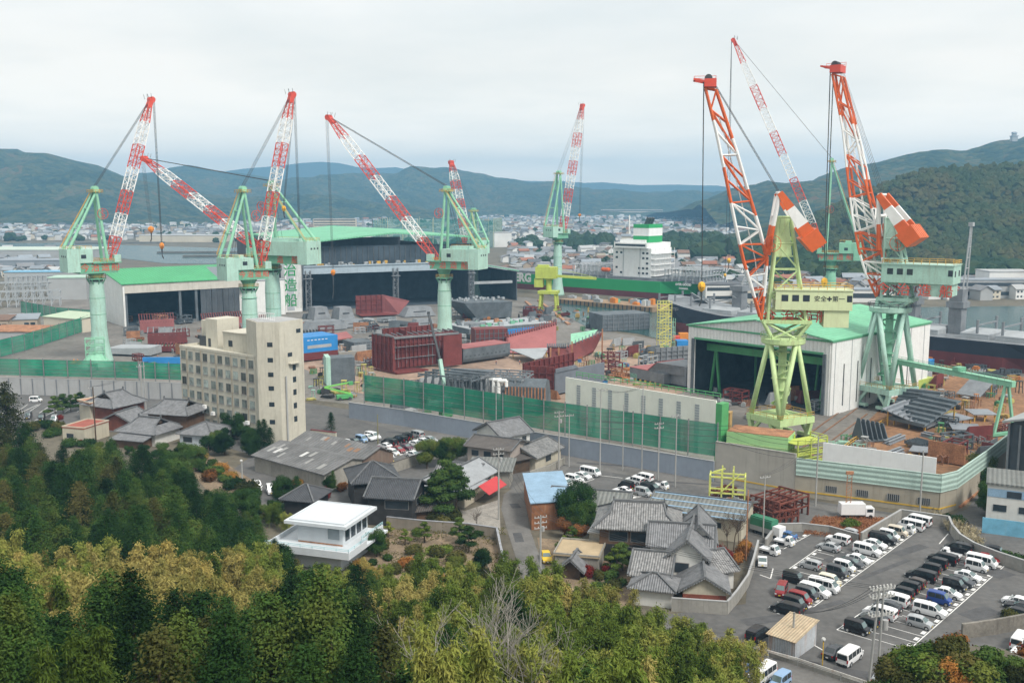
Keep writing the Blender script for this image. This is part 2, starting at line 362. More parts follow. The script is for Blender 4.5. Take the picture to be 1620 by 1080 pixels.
def hill(name, rid, Yr, Yf, Yb, m, step=40., amp=.22, rows=14, rough=5.):
    R_ = [(lambda p: (p.x, p.z))(P(a, b, Yr)) for a, b in rid]
    n = int((R_[-1][0]-R_[0][0])/step)+1
    mb = MB(); ids = []
    ts = [k/rows for k in range(rows+1)]+[1+k/5 for k in range(1, 6)]
    for t in ts:
        row = []
        for i in range(n+1):
            x = lerp(R_[0][0], R_[-1][0], i/n); z = ridge_at(R_, x)
            y = lerp(Yf, Yr, t) if t <= 1 else lerp(Yr, Yb, t-1)
            s = (3*t*t-2*t**3)*.55+.45*t if t <= 1 else 1-(t-1)**1.5
            nn = mnoise.fractal(Vector((x*.0022, y*.0016, Yr*.01)), 1., 2., 5)
            k = 1+amp*nn*(1-abs(min(t,2-t))**3)*2
            r2 = mnoise.noise(Vector((x*.02, y*.02, 1)))*rough*min(1, t*3)*(.35 if abs(t-1)<.01 else 1) if t < 1.9 else 0
            r2 += (mnoise.fractal(Vector((x*.006+7, y*.005, Yr*.02)), .9, 2.1, 4))*rough*4.5*min(1,t*2.5)*(.5 if abs(t-1)<.01 else 1) if t < 1.5 else 0
            row.append(mb.pt((x, y, max(-2 if t in (0,2) else .3, z*s*k+r2))))
        ids.append(row)
    for j in range(len(ts)-1):
        for i in range(n): mb.face([ids[j][i], ids[j][i+1], ids[j+1][i+1], ids[j+1][i]])
    struct(name, mb, m, True); return ids, mb
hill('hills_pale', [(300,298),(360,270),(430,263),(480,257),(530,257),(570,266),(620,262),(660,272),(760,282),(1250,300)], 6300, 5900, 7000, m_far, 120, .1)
hill('hills', [(-160,238),(-60,232),(0,236),(40,243),(75,243),(105,256),(130,267),(150,271),(170,270),(205,284),(250,292),(330,312),(420,335),(480,345)], 2900, 2150, 4200, m_hill, 18, .3, 22)
hill('hills', [(120,300),(200,282),(250,272),(300,262),(345,268),(390,276),(440,284),(500,284),(540,280),(580,276),(620,276),(660,268),(690,266),(740,270),(780,278),(810,284),(835,292),(870,287),(900,293),(940,302),(970,298),(1010,303),(1060,302),(1100,302),(1150,305),(1200,308),(1290,320)], 4300, 3150, 5600, m_hill, 24, .3, 24)
hill('hills', [(130,345),(180,322),(240,312),(300,318),(380,314),(450,308),(520,312),(590,318),(640,330),(700,338),(760,345)], 3000, 2700, 3500, m_hill, 18, .2, 16)
hill('hills', [(1090,330),(1150,318),(1200,305),(1260,290),(1330,275),(1400,258),(1440,247),(1480,242),(1530,240),(1570,229),(1620,218),(1700,206),(1800,215)], 2300, 1500, 3200, m_hill, 15, .2, 24)
hn_ids, hn = hill('hills', [(1180,392),(1260,362),(1330,331),(1400,300),(1440,281),(1480,269),(1530,265),(1620,262),(1700,256),(1820,262)], 1150, 850, 1600, m_hilln, 12, .16, 20, 3.)
# wooded mass of the near hill: crowns beyond counting
m_wood = leafmat('hill_crowns', [(.011,.026,.011),(.018,.038,.015),(.03,.052,.019),(.052,.07,.024),(.085,.078,.028)], 0, .02)
wd = MB(); vs = hn.v
for k in range(5200):
    j = rng.randrange(0, 21); i = rng.randrange(0, len(hn_ids[0])-1)
    a, b, c = vs[hn_ids[j][i]], vs[hn_ids[j][i+1]], vs[hn_ids[j+1][i]]
    p = a+(b-a)*rng.random()+(c-a)*rng.random()
    r = rng.uniform(2.6, 5.4)
    for q in range(2): wd.blob((p.x+rng.uniform(-2,2), p.y+rng.uniform(-2,2), p.z+r*rng.uniform(.1,.6)), (r*rng.uniform(.6,1), r*rng.uniform(.6,1), r*rng.uniform(.7,1.05)), jit=.28)
tag(wd.build('hillside_woods', m_wood), kind='stuff')
# ------------------------------------------------------------------ the far town
RC = [('grey', (.21,.215,.225)), ('blue grey', (.27,.30,.33)), ('dark', (.11,.115,.125)), ('brown', (.20,.125,.09)), ('pale', (.42,.43,.43)), ('rust red', (.30,.13,.085))]
roofs = [mat('town_roof_'+n.replace(' ','_'), c, rough=.75, var=.22, scale=.05) for n, c in RC]
walls = [mat('town_wall_'+n, c, rough=.8, var=.12, scale=.05) for n, c in (('white',(.72,.72,.70)),('cream',(.58,.53,.43)),('grey',(.38,.39,.39)),('tan',(.40,.33,.26)))]
def house_mb(mb, o, rz, w, d, h, rh, mw, mr, flat=False):
    c, s = math.cos(rz), math.sin(rz)
    T = lambda x, y, z: (o[0]+x*c-y*s, o[1]+x*s+y*c, o[2]+z)
    w2, d2 = w/2, d/2
    if flat:
        mb.hexa([T(-w2,-d2,0),T(w2,-d2,0),T(w2,d2,0),T(-w2,d2,0),T(-w2,-d2,h),T(w2,-d2,h),T(w2,d2,h),T(-w2,d2,h)], mw)
        mb.hexa([T(-w2-.2,-d2-.2,h),T(w2+.2,-d2-.2,h),T(w2+.2,d2+.2,h),T(-w2-.2,d2+.2,h),T(-w2-.2,-d2-.2,h+.4),T(w2+.2,-d2-.2,h+.4),T(w2+.2,d2+.2,h+.4),T(-w2-.2,d2+.2,h+.4)], mr); return
    for q in ((-w2,-d2,w2,-d2),(w2,-d2,w2,d2),(w2,d2,-w2,d2),(-w2,d2,-w2,-d2)): mb.poly([T(q[0],q[1],0),T(q[2],q[3],0),T(q[2],q[3],h),T(q[0],q[1],h)], mw)
    mb.poly([T(-w2,-d2,h),T(-w2,0,h+rh),T(-w2,d2,h)], mw); mb.poly([T(w2,-d2,h),T(w2,0,h+rh),T(w2,d2,h)], mw)
    o_ = .7; k = o_*rh/d2
    for sg in (-1,1): mb.hexa([T(-w2-o_,sg*(d2+o_),h-k),T(w2+o_,sg*(d2+o_),h-k),T(w2+o_,0,h+rh),T(-w2-o_,0,h+rh),T(-w2-o_,sg*(d2+o_),h-k+.3),T(w2+o_,sg*(d2+o_),h-k+.3),T(w2+o_,0,h+rh+.3),T(-w2-o_,0,h+rh+.3)], mr)
def in_town(px, py):
    if px < 470: return py < 381 or (py > 404 and px < 90 and py < 440)
    if px < 585: return py < 378
    if px < 800: return py < 388
    if px < 1110: return py < 437
    if px < 1190: return 340 < py < 474
    if px < 1260: return 395 < py < 474
    return 446 < py < 474
cand = []
y_ = 476.
while y_ > 331.5:
    Y = G(810, y_).y; sp = 14.0 if Y < 1500 else 15.5
    half = 900/F*(Y+40); x = -half
    while x < half:
        X = x+rng.uniform(-5,5); YY = Y+rng.uniform(-.3,.3)*Y*.02; px, py = proj((X,YY,0))
        if -40 < px < 1660 and in_town(px, py) and rng.random() < .90: cand.append((X, YY))
        x += sp*rng.uniform(.75,1.35)
    y_ -= 2.05 if y_ < 380 else 3.1
cand.sort(key=lambda p: p[1])
near, farr = cand[:290], cand[290:]
protos = []
for ri, (rn, _) in enumerate(RC):
    for wi in range(2):
        flat = (ri == 4 and wi == 1)
        wd_, dp_, h_ = rng.uniform(9,14), rng.uniform(7,9.5), rng.choice([3.4,5.6,6.0])
        mb = MB(); house_mb(mb, (0,0,0), 0, wd_, dp_, h_ if not flat else 6.5, rng.uniform(1.8,2.5), 0, 1, flat)
        for k in range(3):
            for z in ([1.2] if h_ < 4 else [1.0,3.8]): mb.box(-wd_*.4+k*wd_*.3, -wd_*.4+k*wd_*.3+1.5, -dp_/2-.03, -dp_/2-.005, z, z+1.1, 2)
        protos.append((mb.mesh('house', [walls[(ri+wi*2) % 4], roofs[ri], m_glass0 if False else mat('far_window',(.05,.06,.07),rough=.2)]), rn, flat))
for X, Y in near:
    me, rn, flat = protos[rng.choices(range(len(protos)), [5,5,4,3,4,3,2,2,2,2,1,1])[0]]
    o = put('house', me, None, (X, Y, 0), rng.choice([.25,.25+math.pi/2,.6,-.1])+rng.uniform(-.1,.1)); s = rng.uniform(.85,1.15); o.scale = (s, s, rng.uniform(.9,1.1))
    px = proj((X,Y,3))[0]; zn = next(b for a, b in ((480,'left beyond the pipe gantries'),(800,'behind the dark hall'),(960,'behind the slim mint crane'),(1110,'behind the white ship'),(1260,'beyond the black ship'),(9999,'below the right hill')) if px < a)
    tag(o, 'small house with %s %s roof in the town %s' % (rn, 'flat' if flat else 'pitched', zn), 'house', 'town houses with %s %s roofs %s' % (rn, 'flat' if flat else 'pitched', zn))
mb = MB()
for X, Y in farr:
    sc_k = 1+max(0,(Y-1500)/4500)
    house_mb(mb, (X,Y,0), rng.choice([.25,1.8,.6,-.1,2.2])+rng.uniform(-.2,.2), rng.uniform(8,14)*sc_k, rng.uniform(7,10)*sc_k, rng.choice([3.2,5.6,6,6,9]), rng.uniform(1.6,2.6)*sc_k, rng.choices([6,7,8,9],[5,2,2,1])[0], rng.choices(range(6),[6,6,4,2,3,1])[0], rng.random() < .12)
tag(mb.build('distant_town', roofs+walls), kind='stuff')
# bigger buildings one can tell apart
def slab(name, label, cat, px, py, w, d, h, rz, mw, mr, rows=0, cols=0, z0=0):
    g = G(px, py); o = thing(name, label, cat, g, rz)
    mb = MB(); mb.box(-w/2,w/2,0,d,0,h); mb.build('wall', mw, o); mb = MB(); mb.box(-w/2-.3,w/2+.3,-.3,d+.3,h+.005,h+.7); mb.build('roof', mr, o)
    if rows:
        for j in range(rows):
            mb = MB()
            mb.box(-w/2+.8, w/2-.8, -.05, -.01, (j+.35)*h/rows, (j+.75)*h/rows)
            for k in range(cols): pass
            mb.build('window_band', mat('far_window',(.05,.06,.07)), o)
    return o
slab('apartment_block','long beige apartment block among the far houses below the central hills','building',530,378,64,14,30,.05,walls[1],roofs[4],8)
slab('warehouse','flat white warehouse left of the green practice net','building',610,380,70,30,10,.0,walls[0],roofs[4])
slab('factory_block','white windowless factory block right of the small distant crane','building',795,391,24,18,18,.3,walls[0],roofs[4])
slab('school_building','long cream school building in the far town behind the white ship','building',1000,343,210,30,24,.0,walls[1],roofs[4],3)
slab('school_building','stepped pale building at the foot of the far central hills','building',985,338,120,30,40,.0,walls[2],roofs[4],3)
slab('office_building','white cube office above the roofs left of the slim crane','building',905,388,26,14,9,.2,walls[0],roofs[4],2)
slab('terminal_building','wide pale shed with low roof along the far shore of the inlet','building',285,383,120,40,9,-.1,walls[1],roofs[4])
slab('factory_shed','very long pale green roofed shed at the left edge beyond the yard','building',20,416,150,60,12,.0,walls[2],mat('pale_green_roof',(.50,.58,.50),rough=.7,var=.1,scale=.03))
slab('warehouse','grey ribbed warehouse in front of the pale green shed','building',55,432,70,26,10,.06,mat('shed_wall_blue',(.25,.28,.31),var=.1),roofs[1])
slab('warehouse','long blue edged low shed left of the first column crane','building',75,447,60,14,7.5,.08,walls[2],mat('blue_shed_roof',(.22,.45,.62),rough=.6,var=.1))
slab('silo_building','pale ribbed tank house with mint roof left of the green roofed hall','building',108,474,22,16,13,.1,m_pale0 if False else walls[2],mat('mint_shed_roof',(.42,.58,.48),rough=.6,var=.1))
slab('dormitory','long grey dormitory with two rows of windows at the foot of the right hill','building',1560,472,75,12,11,-.02,walls[2],roofs[1],2)
slab('temple_hall','big pale roofed hall at the right edge below the wooded hill','building',1600,462,30,20,13,.0,walls[0],roofs[4])
slab('warehouse','white harbour office with dark windows left of the lime crane','building',1150,478,26,14,10,.1,walls[0],roofs[2],2)
slab('warehouse','cream harbour shed behind the black ship','building',1215,480,36,14,8,-.05,walls[1],roofs[0],1)
slab('warehouse','low pale shed on the far quay between the two big cranes','building',1340,478,40,14,7,-.05,walls[0],roofs[1],1)
# castle on the hill
o = thing('castle_keep','tiny pale castle keep on the skyline of the right hill','castle', P(1604,221,2300))
mb = MB(); o.scale = (.7,.7,.7); mb.box(-9,9,-7,7,-6,10); mb.box(-6,6,-5,5,12,20); mb.build('wall', walls[2], o); mb = MB(); mb.box(-11,11,-9,9,10,12); mb.hexa([(-8,-7,20),(8,-7,20),(8,7,20),(-8,7,20),(-5,-1,25),(5,-1,25),(5,1,25),(-5,1,25)]); mb.build('roof', roofs[1], o)
# golf practice net
g0 = G(590,392); o = thing('practice_net','tall pale green golf practice net behind the dark hall','net', g0)
m_pnet = bpy.data.materials.new('practice_net'); m_pnet.use_nodes = True; q = m_pnet.node_tree; q.nodes['Principled BSDF'].inputs['Base Color'].default_value = (.03,.22,.17,1)
t_ = q.nodes.new('ShaderNodeBsdfTransparent'); x_ = q.nodes.new('ShaderNodeMixShader'); x_.inputs[0].default_value = .62; q.links.new(q.nodes['Principled BSDF'].outputs[0], x_.inputs[1]); q.links.new(t_.outputs[0], x_.inputs[2]); q.links.new(x_.outputs[0], q.nodes['Material Output'].inputs['Surface'])
mb = MB(); mp = MB()
for (xa, ya), (xb, yb) in (((0,0),(150,0)),((0,0),(10,120)),((150,0),(160,120)),((10,120),(160,120))):
    for k in range(8):
        t0, t1 = k/8, (k+1)/8; a, b = (lerp(xa,xb,t0),lerp(ya,yb,t0)), (lerp(xa,xb,t1),lerp(ya,yb,t1))
        mb.poly([(*a,0),(*b,0),(*b,34),(*a,34)]); mp.bar((*a,0),(*a,36),.6)
mb.build('netting', m_pnet, o); mp.build('poles', mat('net_pole',(.45,.45,.30)), o)
# tree clumps in the town and along the shores
m_tclump = leafmat('town_tree_crowns', [(.02,.042,.022),(.03,.056,.026),(.055,.075,.03),(.13,.10,.03)], 0, .03)
wd = MB()
def clump(x0, x1, y0, y1, n, r0, r1):
    for k in range(n):
        px, py = rng.uniform(x0,x1), rng.uniform(y0,y1); g = G(px, py); r = rng.uniform(r0,r1)
        for q in range(3): wd.blob((g.x+rng.uniform(-r,r)*.7, g.y+rng.uniform(-r,r)*.5, r*rng.uniform(.5,1.15)), (r*rng.uniform(.6,1), r*rng.uniform(.6,1), r*rng.uniform(.6,.95)), jit=.28)
clump(893,962,386,398,70,6,11); clump(826,850,388,396,14,5,8); clump(1052,1145,388,406,110,6,12); clump(1110,1190,396,418,60,7,12); clump(1180,1300,398,436,200,6,12)
clump(1250,1640,436,450,160,5,9); clump(0,480,345,381,60,4,7); clump(480,1150,338,372,90,4,8); clump(340,470,378,384,40,4,7); clump(10,60,378,382,10,4,7); clump(640,760,386,393,30,4,7)
clump(850,1100,398,430,40,3,6); clump(1090,1250,440,470,30,3,6)
tag(wd.build('town_trees', m_tclump), kind='stuff')
# breakwater spits in the inlet
mb = MB()
for pa, pb, yy in ((250,480,401),(290,420,407),(120,260,386)):
    a, b = G(pa,yy), G(pb,yy-1); mb.bar((a.x,a.y,1),(b.x,b.y,1),9,2.6)
tag(mb.build('breakwater', mat('breakwater_stone',(.14,.135,.12),var=.3,scale=.1)), kind='structure')
# ------------------------------------------------------------------ cranes
m_mint = mat('mint_paint', (.40, .61, .52), rough=.5, var=.10, scale=.25, streak=.6, scol=(.26,.27,.19), fine=.07)
m_mintd = mat('mint_paint_dark', (.16, .40, .26), rough=.5, var=.15, scale=.3, streak=.3, scol=(.1,.12,.08))
m_mintg = mat('mint_green_frame', (.26, .55, .38), rough=.5, var=.12, scale=.4, streak=.35, scol=(.25,.2,.1))
m_lime = mat('lime_paint', (.52, .68, .33), rough=.5, var=.10, scale=.3, streak=.5, scol=(.30,.22,.10), fine=.07)
m_cream = mat('lime_cream', (.62, .70, .42), rough=.5, var=.08, scale=.3, streak=.3, scol=(.35,.28,.14))
m_rust = mat('rust_sheet', (.35, .17, .09), rough=.85, var=.4, scale=.4, fine=.25)
m_red = mat('signal_red', (.62, .075, .045), rough=.45, var=.12, scale=.5)
m_org = mat('signal_orange', (.66, .125, .028), rough=.45, var=.12, scale=.4)
m_wht = mat('boom_white', (.80, .81, .80), rough=.5, var=.06, scale=.5, streak=.15, scol=(.4,.36,.3))
m_rope = mat('wire_rope', (.05, .052, .055), rough=.6, var=.1)
m_hook = mat('hook_yellow', (.80, .44, .03), rough=.5, var=.12, scale=.8)
m_hooko = mat('hook_orange', (.72, .26, .04), rough=.5, var=.12, scale=.8)
m_rail = mat('handrail_yellow', (.60, .36, .07), rough=.6, var=.2)
m_dark = mat('dark_steel', (.055, .06, .065), rough=.6, var=.3, scale=.5)
m_glass = mat('window_glass', (.035, .045, .055), rough=.12, var=.25, scale=.8, spec=.6)
m_text = mat('lettering_black', (.03, .03, .03), rough=.6)
m_textr = mat('lettering_red', (.62, .10, .06), rough=.6, var=.1)

def plane_pt(x0, y0, az, px, py):
    d = ray(px, py); c, s = math.cos(az), math.sin(az)
    det = -d.x*s+c*d.y
    t = (-x0*s+c*y0)/det; u = (d.x*y0-x0*d.y)/det
    return u, H+t*d.z
def lattice(mb, A, B, wA, wB, dA, dB, n, bands, rc, rb, y=Vector((0,1,0)), taper=None):
    """four-chord lattice from A to B; w across (y), d in the plane; bands: list of (t, material)"""
    A, B = Vector(A), Vector(B); ax = (B-A).normalized(); up = y.cross(ax).normalized()
    def bm(t):
        k = 0
        for tt, mm in bands:
            if t >= tt: k = mm
        return k
    def ring(t):
        c = A.lerp(B, t); wd, dp = (taper(t) if taper else (lerp(wA,wB,t), lerp(dA,dB,t)))
        return [c+y*(sy*wd/2)+up*(sz*dp/2) for sy, sz in ((-1,-1),(1,-1),(1,1),(-1,1))]
    prev = ring(0)
    for i in range(n):
        t = (i+1)/n; cur = ring(t); mb.m = bm((i+.5)/n)
        for k in range(4):
            mb.tube(prev[k], cur[k], rc, n=5, cap=False)
            k2 = (k+1) % 4
            a, b = (prev[k], cur[k2]) if i % 2 else (prev[k2], cur[k])
            mb.tube(a, b, rb, n=4, cap=False); mb.tube(cur[k], cur[k2], rb, n=4, cap=False)
        prev = cur
    mb.m = 0
def emblem(parent, c, r, nrm, m):
    mb = MB(); y = Vector(nrm).normalized(); zz = Vector((0,0,1)); xx = zz.cross(y).normalized()
    for k in range(20):
        a, b = 2*math.pi*k/20, 2*math.pi*(k+1)/20
        mb.bar(Vector(c)+(xx*math.cos(a)+zz*math.sin(a))*r, Vector(c)+(xx*math.cos(b)+zz*math.sin(b))*r, .18*r, .12)
    S = [(.38,.42),(.1,.6),(-.3,.5),(-.36,.2),(0,0),(.36,-.2),(.3,-.5),(-.1,-.6),(-.38,-.42)]
    for p, q in zip(S, S[1:]):
        mb.bar(Vector(c)+(xx*p[0]+zz*p[1])*r, Vector(c)+(xx*q[0]+zz*q[1])*r, .2*r, .12)
    mb.bar(Vector(c)-zz*r, Vector(c)+zz*r, .12*r, .12)
    return mb.build('emblem', m, parent)
def hook_block(parent, p, s, m, tail=3., mname='hook_block'):
    mb = MB(); x, z = p; s *= .68; tail *= 1.6
    mb.lathe([(.15*s,1.5*s),(.75*s,1.2*s),(.95*s,.3*s),(.7*s,-.5*s),(.25*s,-1.0*s)], (x,0,z), 8)
    for sy in (-1,1): mb.tube((x-.2*s, sy*.7*s, z+.4*s), (x+.2*s, sy*.7*s, z+.4*s), .75*s, n=10)
    mb.m = 1; mb.tube((x,0,z-s), (x,0,z-s-tail*.5), .28*s, .15*s, n=6); mb.tube((x,0,z-s-tail*.5), (x+.5*s,0,z-s-tail*.75), .2*s, n=6)
    mb.box(x-.4*s, x+.4*s, -.97*s, .97*s, z-.05*s, z+.15*s)
    return mb.build(mname, [m, m_dark], parent)
def railing(mb, pts, h=1.1, r=.05, m=None, every=2.):
    for p, q in zip(pts, pts[1:]):
        p, q = Vector(p), Vector(q); n = max(1, int((q-p).length/every))
        for zz in (h, h*.5): mb.tube(p+Vector((0,0,zz)), q+Vector((0,0,zz)), r, n=4, cap=False, m=m)
        for k in range(n+1):
            a = p.lerp(q, k/n); mb.tube(a, a+Vector((0,0,h)), r, n=4, cap=False, m=m)

def column_crane(label, cx, cy, az, rcol, d, hooks=(), big=1., body=None, ropes=True, group='jib cranes on columns', letters=True):
    body = body or m_mint
    g = G(cx, cy); r = thing('jib_crane', label, 'crane', g, az, group)
    pp = lambda p: plane_pt(g.x, g.y, az, *p)
    zc = pp((cx, d['ctop']))[1]; zb = pp((cx, d['deck']))[1]
    mb = MB(); mb.lathe([(rcol*1.7,0),(rcol*1.55,1.2),(rcol*1.42,3),(rcol*1.12,8),(rcol*1.0,13),(rcol,zc-7),(rcol*.86,zc-1.5),(rcol*.8,zc)], n=22)
    mb.m = 1
    for z in np.arange(12, zc-3, 6.): mb.lathe([(rcol*1.015,z),(rcol*1.015,z+.18)], n=22)
    mb.m = 2; mb.lathe([(rcol*.83,zc-1.4),(rcol*.83,zc-.2)], n=22)
    mb.build('column', [body, m_mintd, m_dark], r, True)
    mb = MB(); mb.lathe([(rcol*1.25,zc),(rcol*1.25,zc+.35)], n=20); mb.m = 1
    railing(mb, [(rcol*1.25*math.cos(2*math.pi*k/12), rcol*1.25*math.sin(2*math.pi*k/12), zc+.3) for k in range(13)], 1.2, .07)
    for k in range(8):
        a = 2*math.pi*k/8; mb.m = 0; mb.bar((rcol*.75*math.cos(a),rcol*.75*math.sin(a),zc-2.2),(rcol*1.2*math.cos(a),rcol*1.2*math.sin(a),zc),.3)
    mb.build('platform', [m_mintd, m_rail], r)
    mb = MB(); mb.lathe([(rcol*.72,zc+.3),(rcol*.8,(zc+zb)/2),(rcol*1.15,zb)], n=18); mb.build('slewing_ring', m_mintd, r)
    W = 8.6*big; y0, y1 = -W/2, W/2
    fx, fz = pp(d['foot']); tx, tz = pp(d['tip']); ax_, az_ = pp(d['apex'])
    ex = pp((d['end'], d['htop']))[0]; hz1 = pp((cx, d['htop']))[1]; hz0 = pp((cx, d['hbot']))[1]; hx = pp((d['hfront'], d['htop']))[0]; ebz = pp((cx, d['ebot']))[1]
    mb = MB(); mb.box(ex+4.2*big, max(fx+1.5, rcol*1.2), y0+.7, y1-.7, zb, hz0-.02)
    for s in (-1,1):
        mb.m = 1; railing(mb, [(hx+.2, s*(W/2-.2), hz0), (fx+2.5, s*(W/2-.2), hz0)], 1.2, .07); mb.m = 0
    mb.box(hx, fx+2.8, y0, y1, hz0-.35, hz0)
    mb.build('deck', [m_mintd, m_rail], r)
    mb = MB(); mb.box(ex+4.4*big, hx, y0, y1, hz0+.01, hz1); mb.box(ex+4.4*big+1, hx-3, y0+1.5, y1-1.5, hz1, hz1+1.1)
    h = mb.build('machine_house', body, r)
    mb = MB()
    for s in (-1,1):
        mb.box(hx-4.2, hx-2.4, s*(W/2+.03)-.02, s*(W/2+.03)+.02, hz0+1.6, hz0+3.0)
    mb.build('window', m_glass, h)
    mb = MB(); mb.box(ex, ex+4.38*big, y0-.15, y1+.15, ebz, hz1+.15)
    for k in range(3): mb.m = 1; mb.box(ex-.03, ex+.01, y0+1.5+k*1.9, y0+2.4+k*1.9, (ebz*.35+hz1*.65), (ebz*.35+hz1*.65)+.7)
    mb.build('counterweight', [body, m_dark], r)
    mb = MB()
    railing(mb, [(ex+.3,y0+.2,hz1+.15),(hx-.3,y0+.2,hz1+.15)], 1.2, .06); railing(mb, [(ex+.3,y1-.2,hz1+.15),(ex+.3,y0+.2,hz1+.15)], 1.2, .06)
    mb.build('railing', m_rail, r)
    if letters:
        sz = min(3.6*big, (hz0-zb)*1.0); L0 = hx-ex
        for s in (-1, 1):
            n4 = '今治造船'
            xa, xb = ex+6.2*big, fx+.6; sz = min(sz, (xb-xa)/3*.86)
            for i, chh in enumerate(n4 if s*math.cos(az) < 0 else n4[::1]):
                t = i/3
                # read left to right from outside on either side
                xpos = lerp(xa, xb, t) if s < 0 else lerp(xb, xa, t)
                lettering(chh, sz, m_textr, r, basis((xpos, s*(W/2-.66), (zb+hz0)/2), (1 if s < 0 else -1,0,0), (0,0,1)), .04)
    # A-frame
    mb = MB(); apw = 1.5
    for s in (-1,1):
        mb.tube((d.get('fx', fx)-2.5 if 'fleg' not in d else pp(d['fleg'])[0], s*3.0*big, hz0), (ax_, s*apw, az_), .62*big, .5*big, n=8)
        bl = pp(d['bleg']); mb.tube((bl[0], s*3.3*big, min(bl[1], hz1)), (ax_, s*apw, az_), .58*big, .46*big, n=8)
    for t in (.35, .7):
        bl = pp(d['bleg']); p = Vector((bl[0],0,bl[1])).lerp(Vector((ax_,0,az_)), t); wv = lerp(3.3*big, apw, t)
        mb.tube((p.x,-wv,p.z),(p.x,wv,p.z),.26,n=6)
    mb.m = 1
    bl = pp(d['bleg'])
    for s in (.35,1.05): mb.tube((bl[0]-.5, s+3.2*big, bl[1]+.5), (ax_-.8, s+1.4, az_), .09, n=4)
    mb.build('mast', [body if body is not m_mint else m_mintg, m_rail], r)
    mb = MB(); mb.box(ax_-1.3, ax_+1.3, -2.4, 2.4, az_-.2, az_+.25)
    for s in (-1.3,-.4,.4,1.3): mb.tube((ax_, s-.2, az_+1.0), (ax_, s+.2, az_+1.0), 1.0, n=12)
    mb.m = 1; railing(mb, [(ax_-2,-2.6,az_-.6),(ax_-2,2.6,az_-.6),(ax_+2,2.6,az_-.6),(ax_+2,-2.6,az_-.6),(ax_-2,-2.6,az_-.6)], 1.2, .08, every=1.3)
    mb.build('mast_head', [m_mintg, m_rail], r)
    # boom
    n7 = d.get('bands', 7); bands = [(k/n7, k % 2) for k in range(n7)]
    wB = d.get('bw', 4.6)*big; dB = d.get('bd', 2.7)*big
    def tp(t):
        wv = wB*(1 if t < .82 else lerp(1, .42, (t-.82)/.18)); dv = dB*(lerp(.35,1,t/.12) if t < .12 else (1 if t < .8 else lerp(1,.35,(t-.8)/.2)))
        return wv, dv
    mb = MB(); Lb = math.hypot(tx-fx, tz-fz)
    lattice(mb, (fx,0,fz), (tx,0,tz), 0,0,0,0, max(14, int(Lb/2.9)//n7*n7+n7), bands, .21*big, .10*big, taper=tp)
    mb.build('boom', [m_red, m_wht], r)
    ux, uz = (tx-fx)/Lb, (tz-fz)/Lb
    mb = MB(); mb.hexa([(tx-ux*3-uz*.6, -1.3*big, tz-uz*3+ux*.6),(tx-ux*3-uz*.6,1.3*big,tz-uz*3+ux*.6),(tx-ux*3+uz*.6,1.3*big,tz-uz*3-ux*.6),(tx-ux*3+uz*.6,-1.3*big,tz-uz*3-ux*.6),
             (tx+ux*.8-uz*.7,-1.3*big,tz+uz*.8+ux*.7),(tx+ux*.8-uz*.7,1.3*big,tz+uz*.8+ux*.7),(tx+ux*.8+uz*1.3,1.3*big,tz+uz*.8-ux*.9),(tx+ux*.8+uz*1.3,-1.3*big,tz+uz*.8-ux*.9)])
    for s in (-1.1,-.35,.35,1.1): mb.tube((tx+.3, s*big-.18, tz), (tx+.3, s*big+.18, tz), 1.15*big, n=12)
    mb.m = 1
    for s in (-1.3,1.3): mb.tube((tx,s*big,tz+.5),(tx-.4,s*big*1.3,tz+2.2),.08,n=4); mb.tube((tx-1.6,s*big,tz+.2),(tx-1.9,s*big*1.3,tz+1.9),.08,n=4)
    mb.build('boom_head', [m_red, m_dark], r)
    mb = MB()
    for s in (-1.3,-.5,.5,1.3): mb.tube((ax_, s, az_+1.8), (tx-ux*.5, s*.8, tz-uz*.5+.4), .055*big, n=4, cap=False)
    for s in (-1,1): mb.tube((ax_,s*.8,az_+.5),(hx-6,s*1.2,hz1+1), .07, n=4, cap=False)
    mb.build('luffing_rope', m_rope, r)
    for (hp, sz, hm_, tail) in hooks:
        hxx, hzz = pp(hp); mb = MB()
        for s in (-.9,-.3,.3,.9): mb.tube((tx+1.2, s, tz), (hxx, s*.7, hzz+sz), .055*big, n=4, cap=False)
        mb.build('hoist_rope', m_rope, r); hook_block(r, (hxx, hzz), sz, hm_, tail)
    if 'emb' in d:
        e = pp(d['emb']); s = -1 if math.cos(az) > 0 else 1
        emblem(r, (e[0], s*(3.0*big), e[1]), 1.9*big, (0, s, 0), m_textr)
    # driver's cab by the boom foot
    mb = MB(); s = -1 if math.cos(az) > 0 else 1
    mb.box(fx+.2, fx+2.6, s*(W/2-1.2)-1.2, s*(W/2-1.2)+1.2, hz0, hz0+2.6); c = mb.build('cab', body, r)
    mb = MB(); mb.box(fx+2.58, fx+2.66, s*(W/2-1.2)-1.0, s*(W/2-1.2)+1.0, hz0+1.1, hz0+2.3); mb.build('window', m_glass, c)
    return r

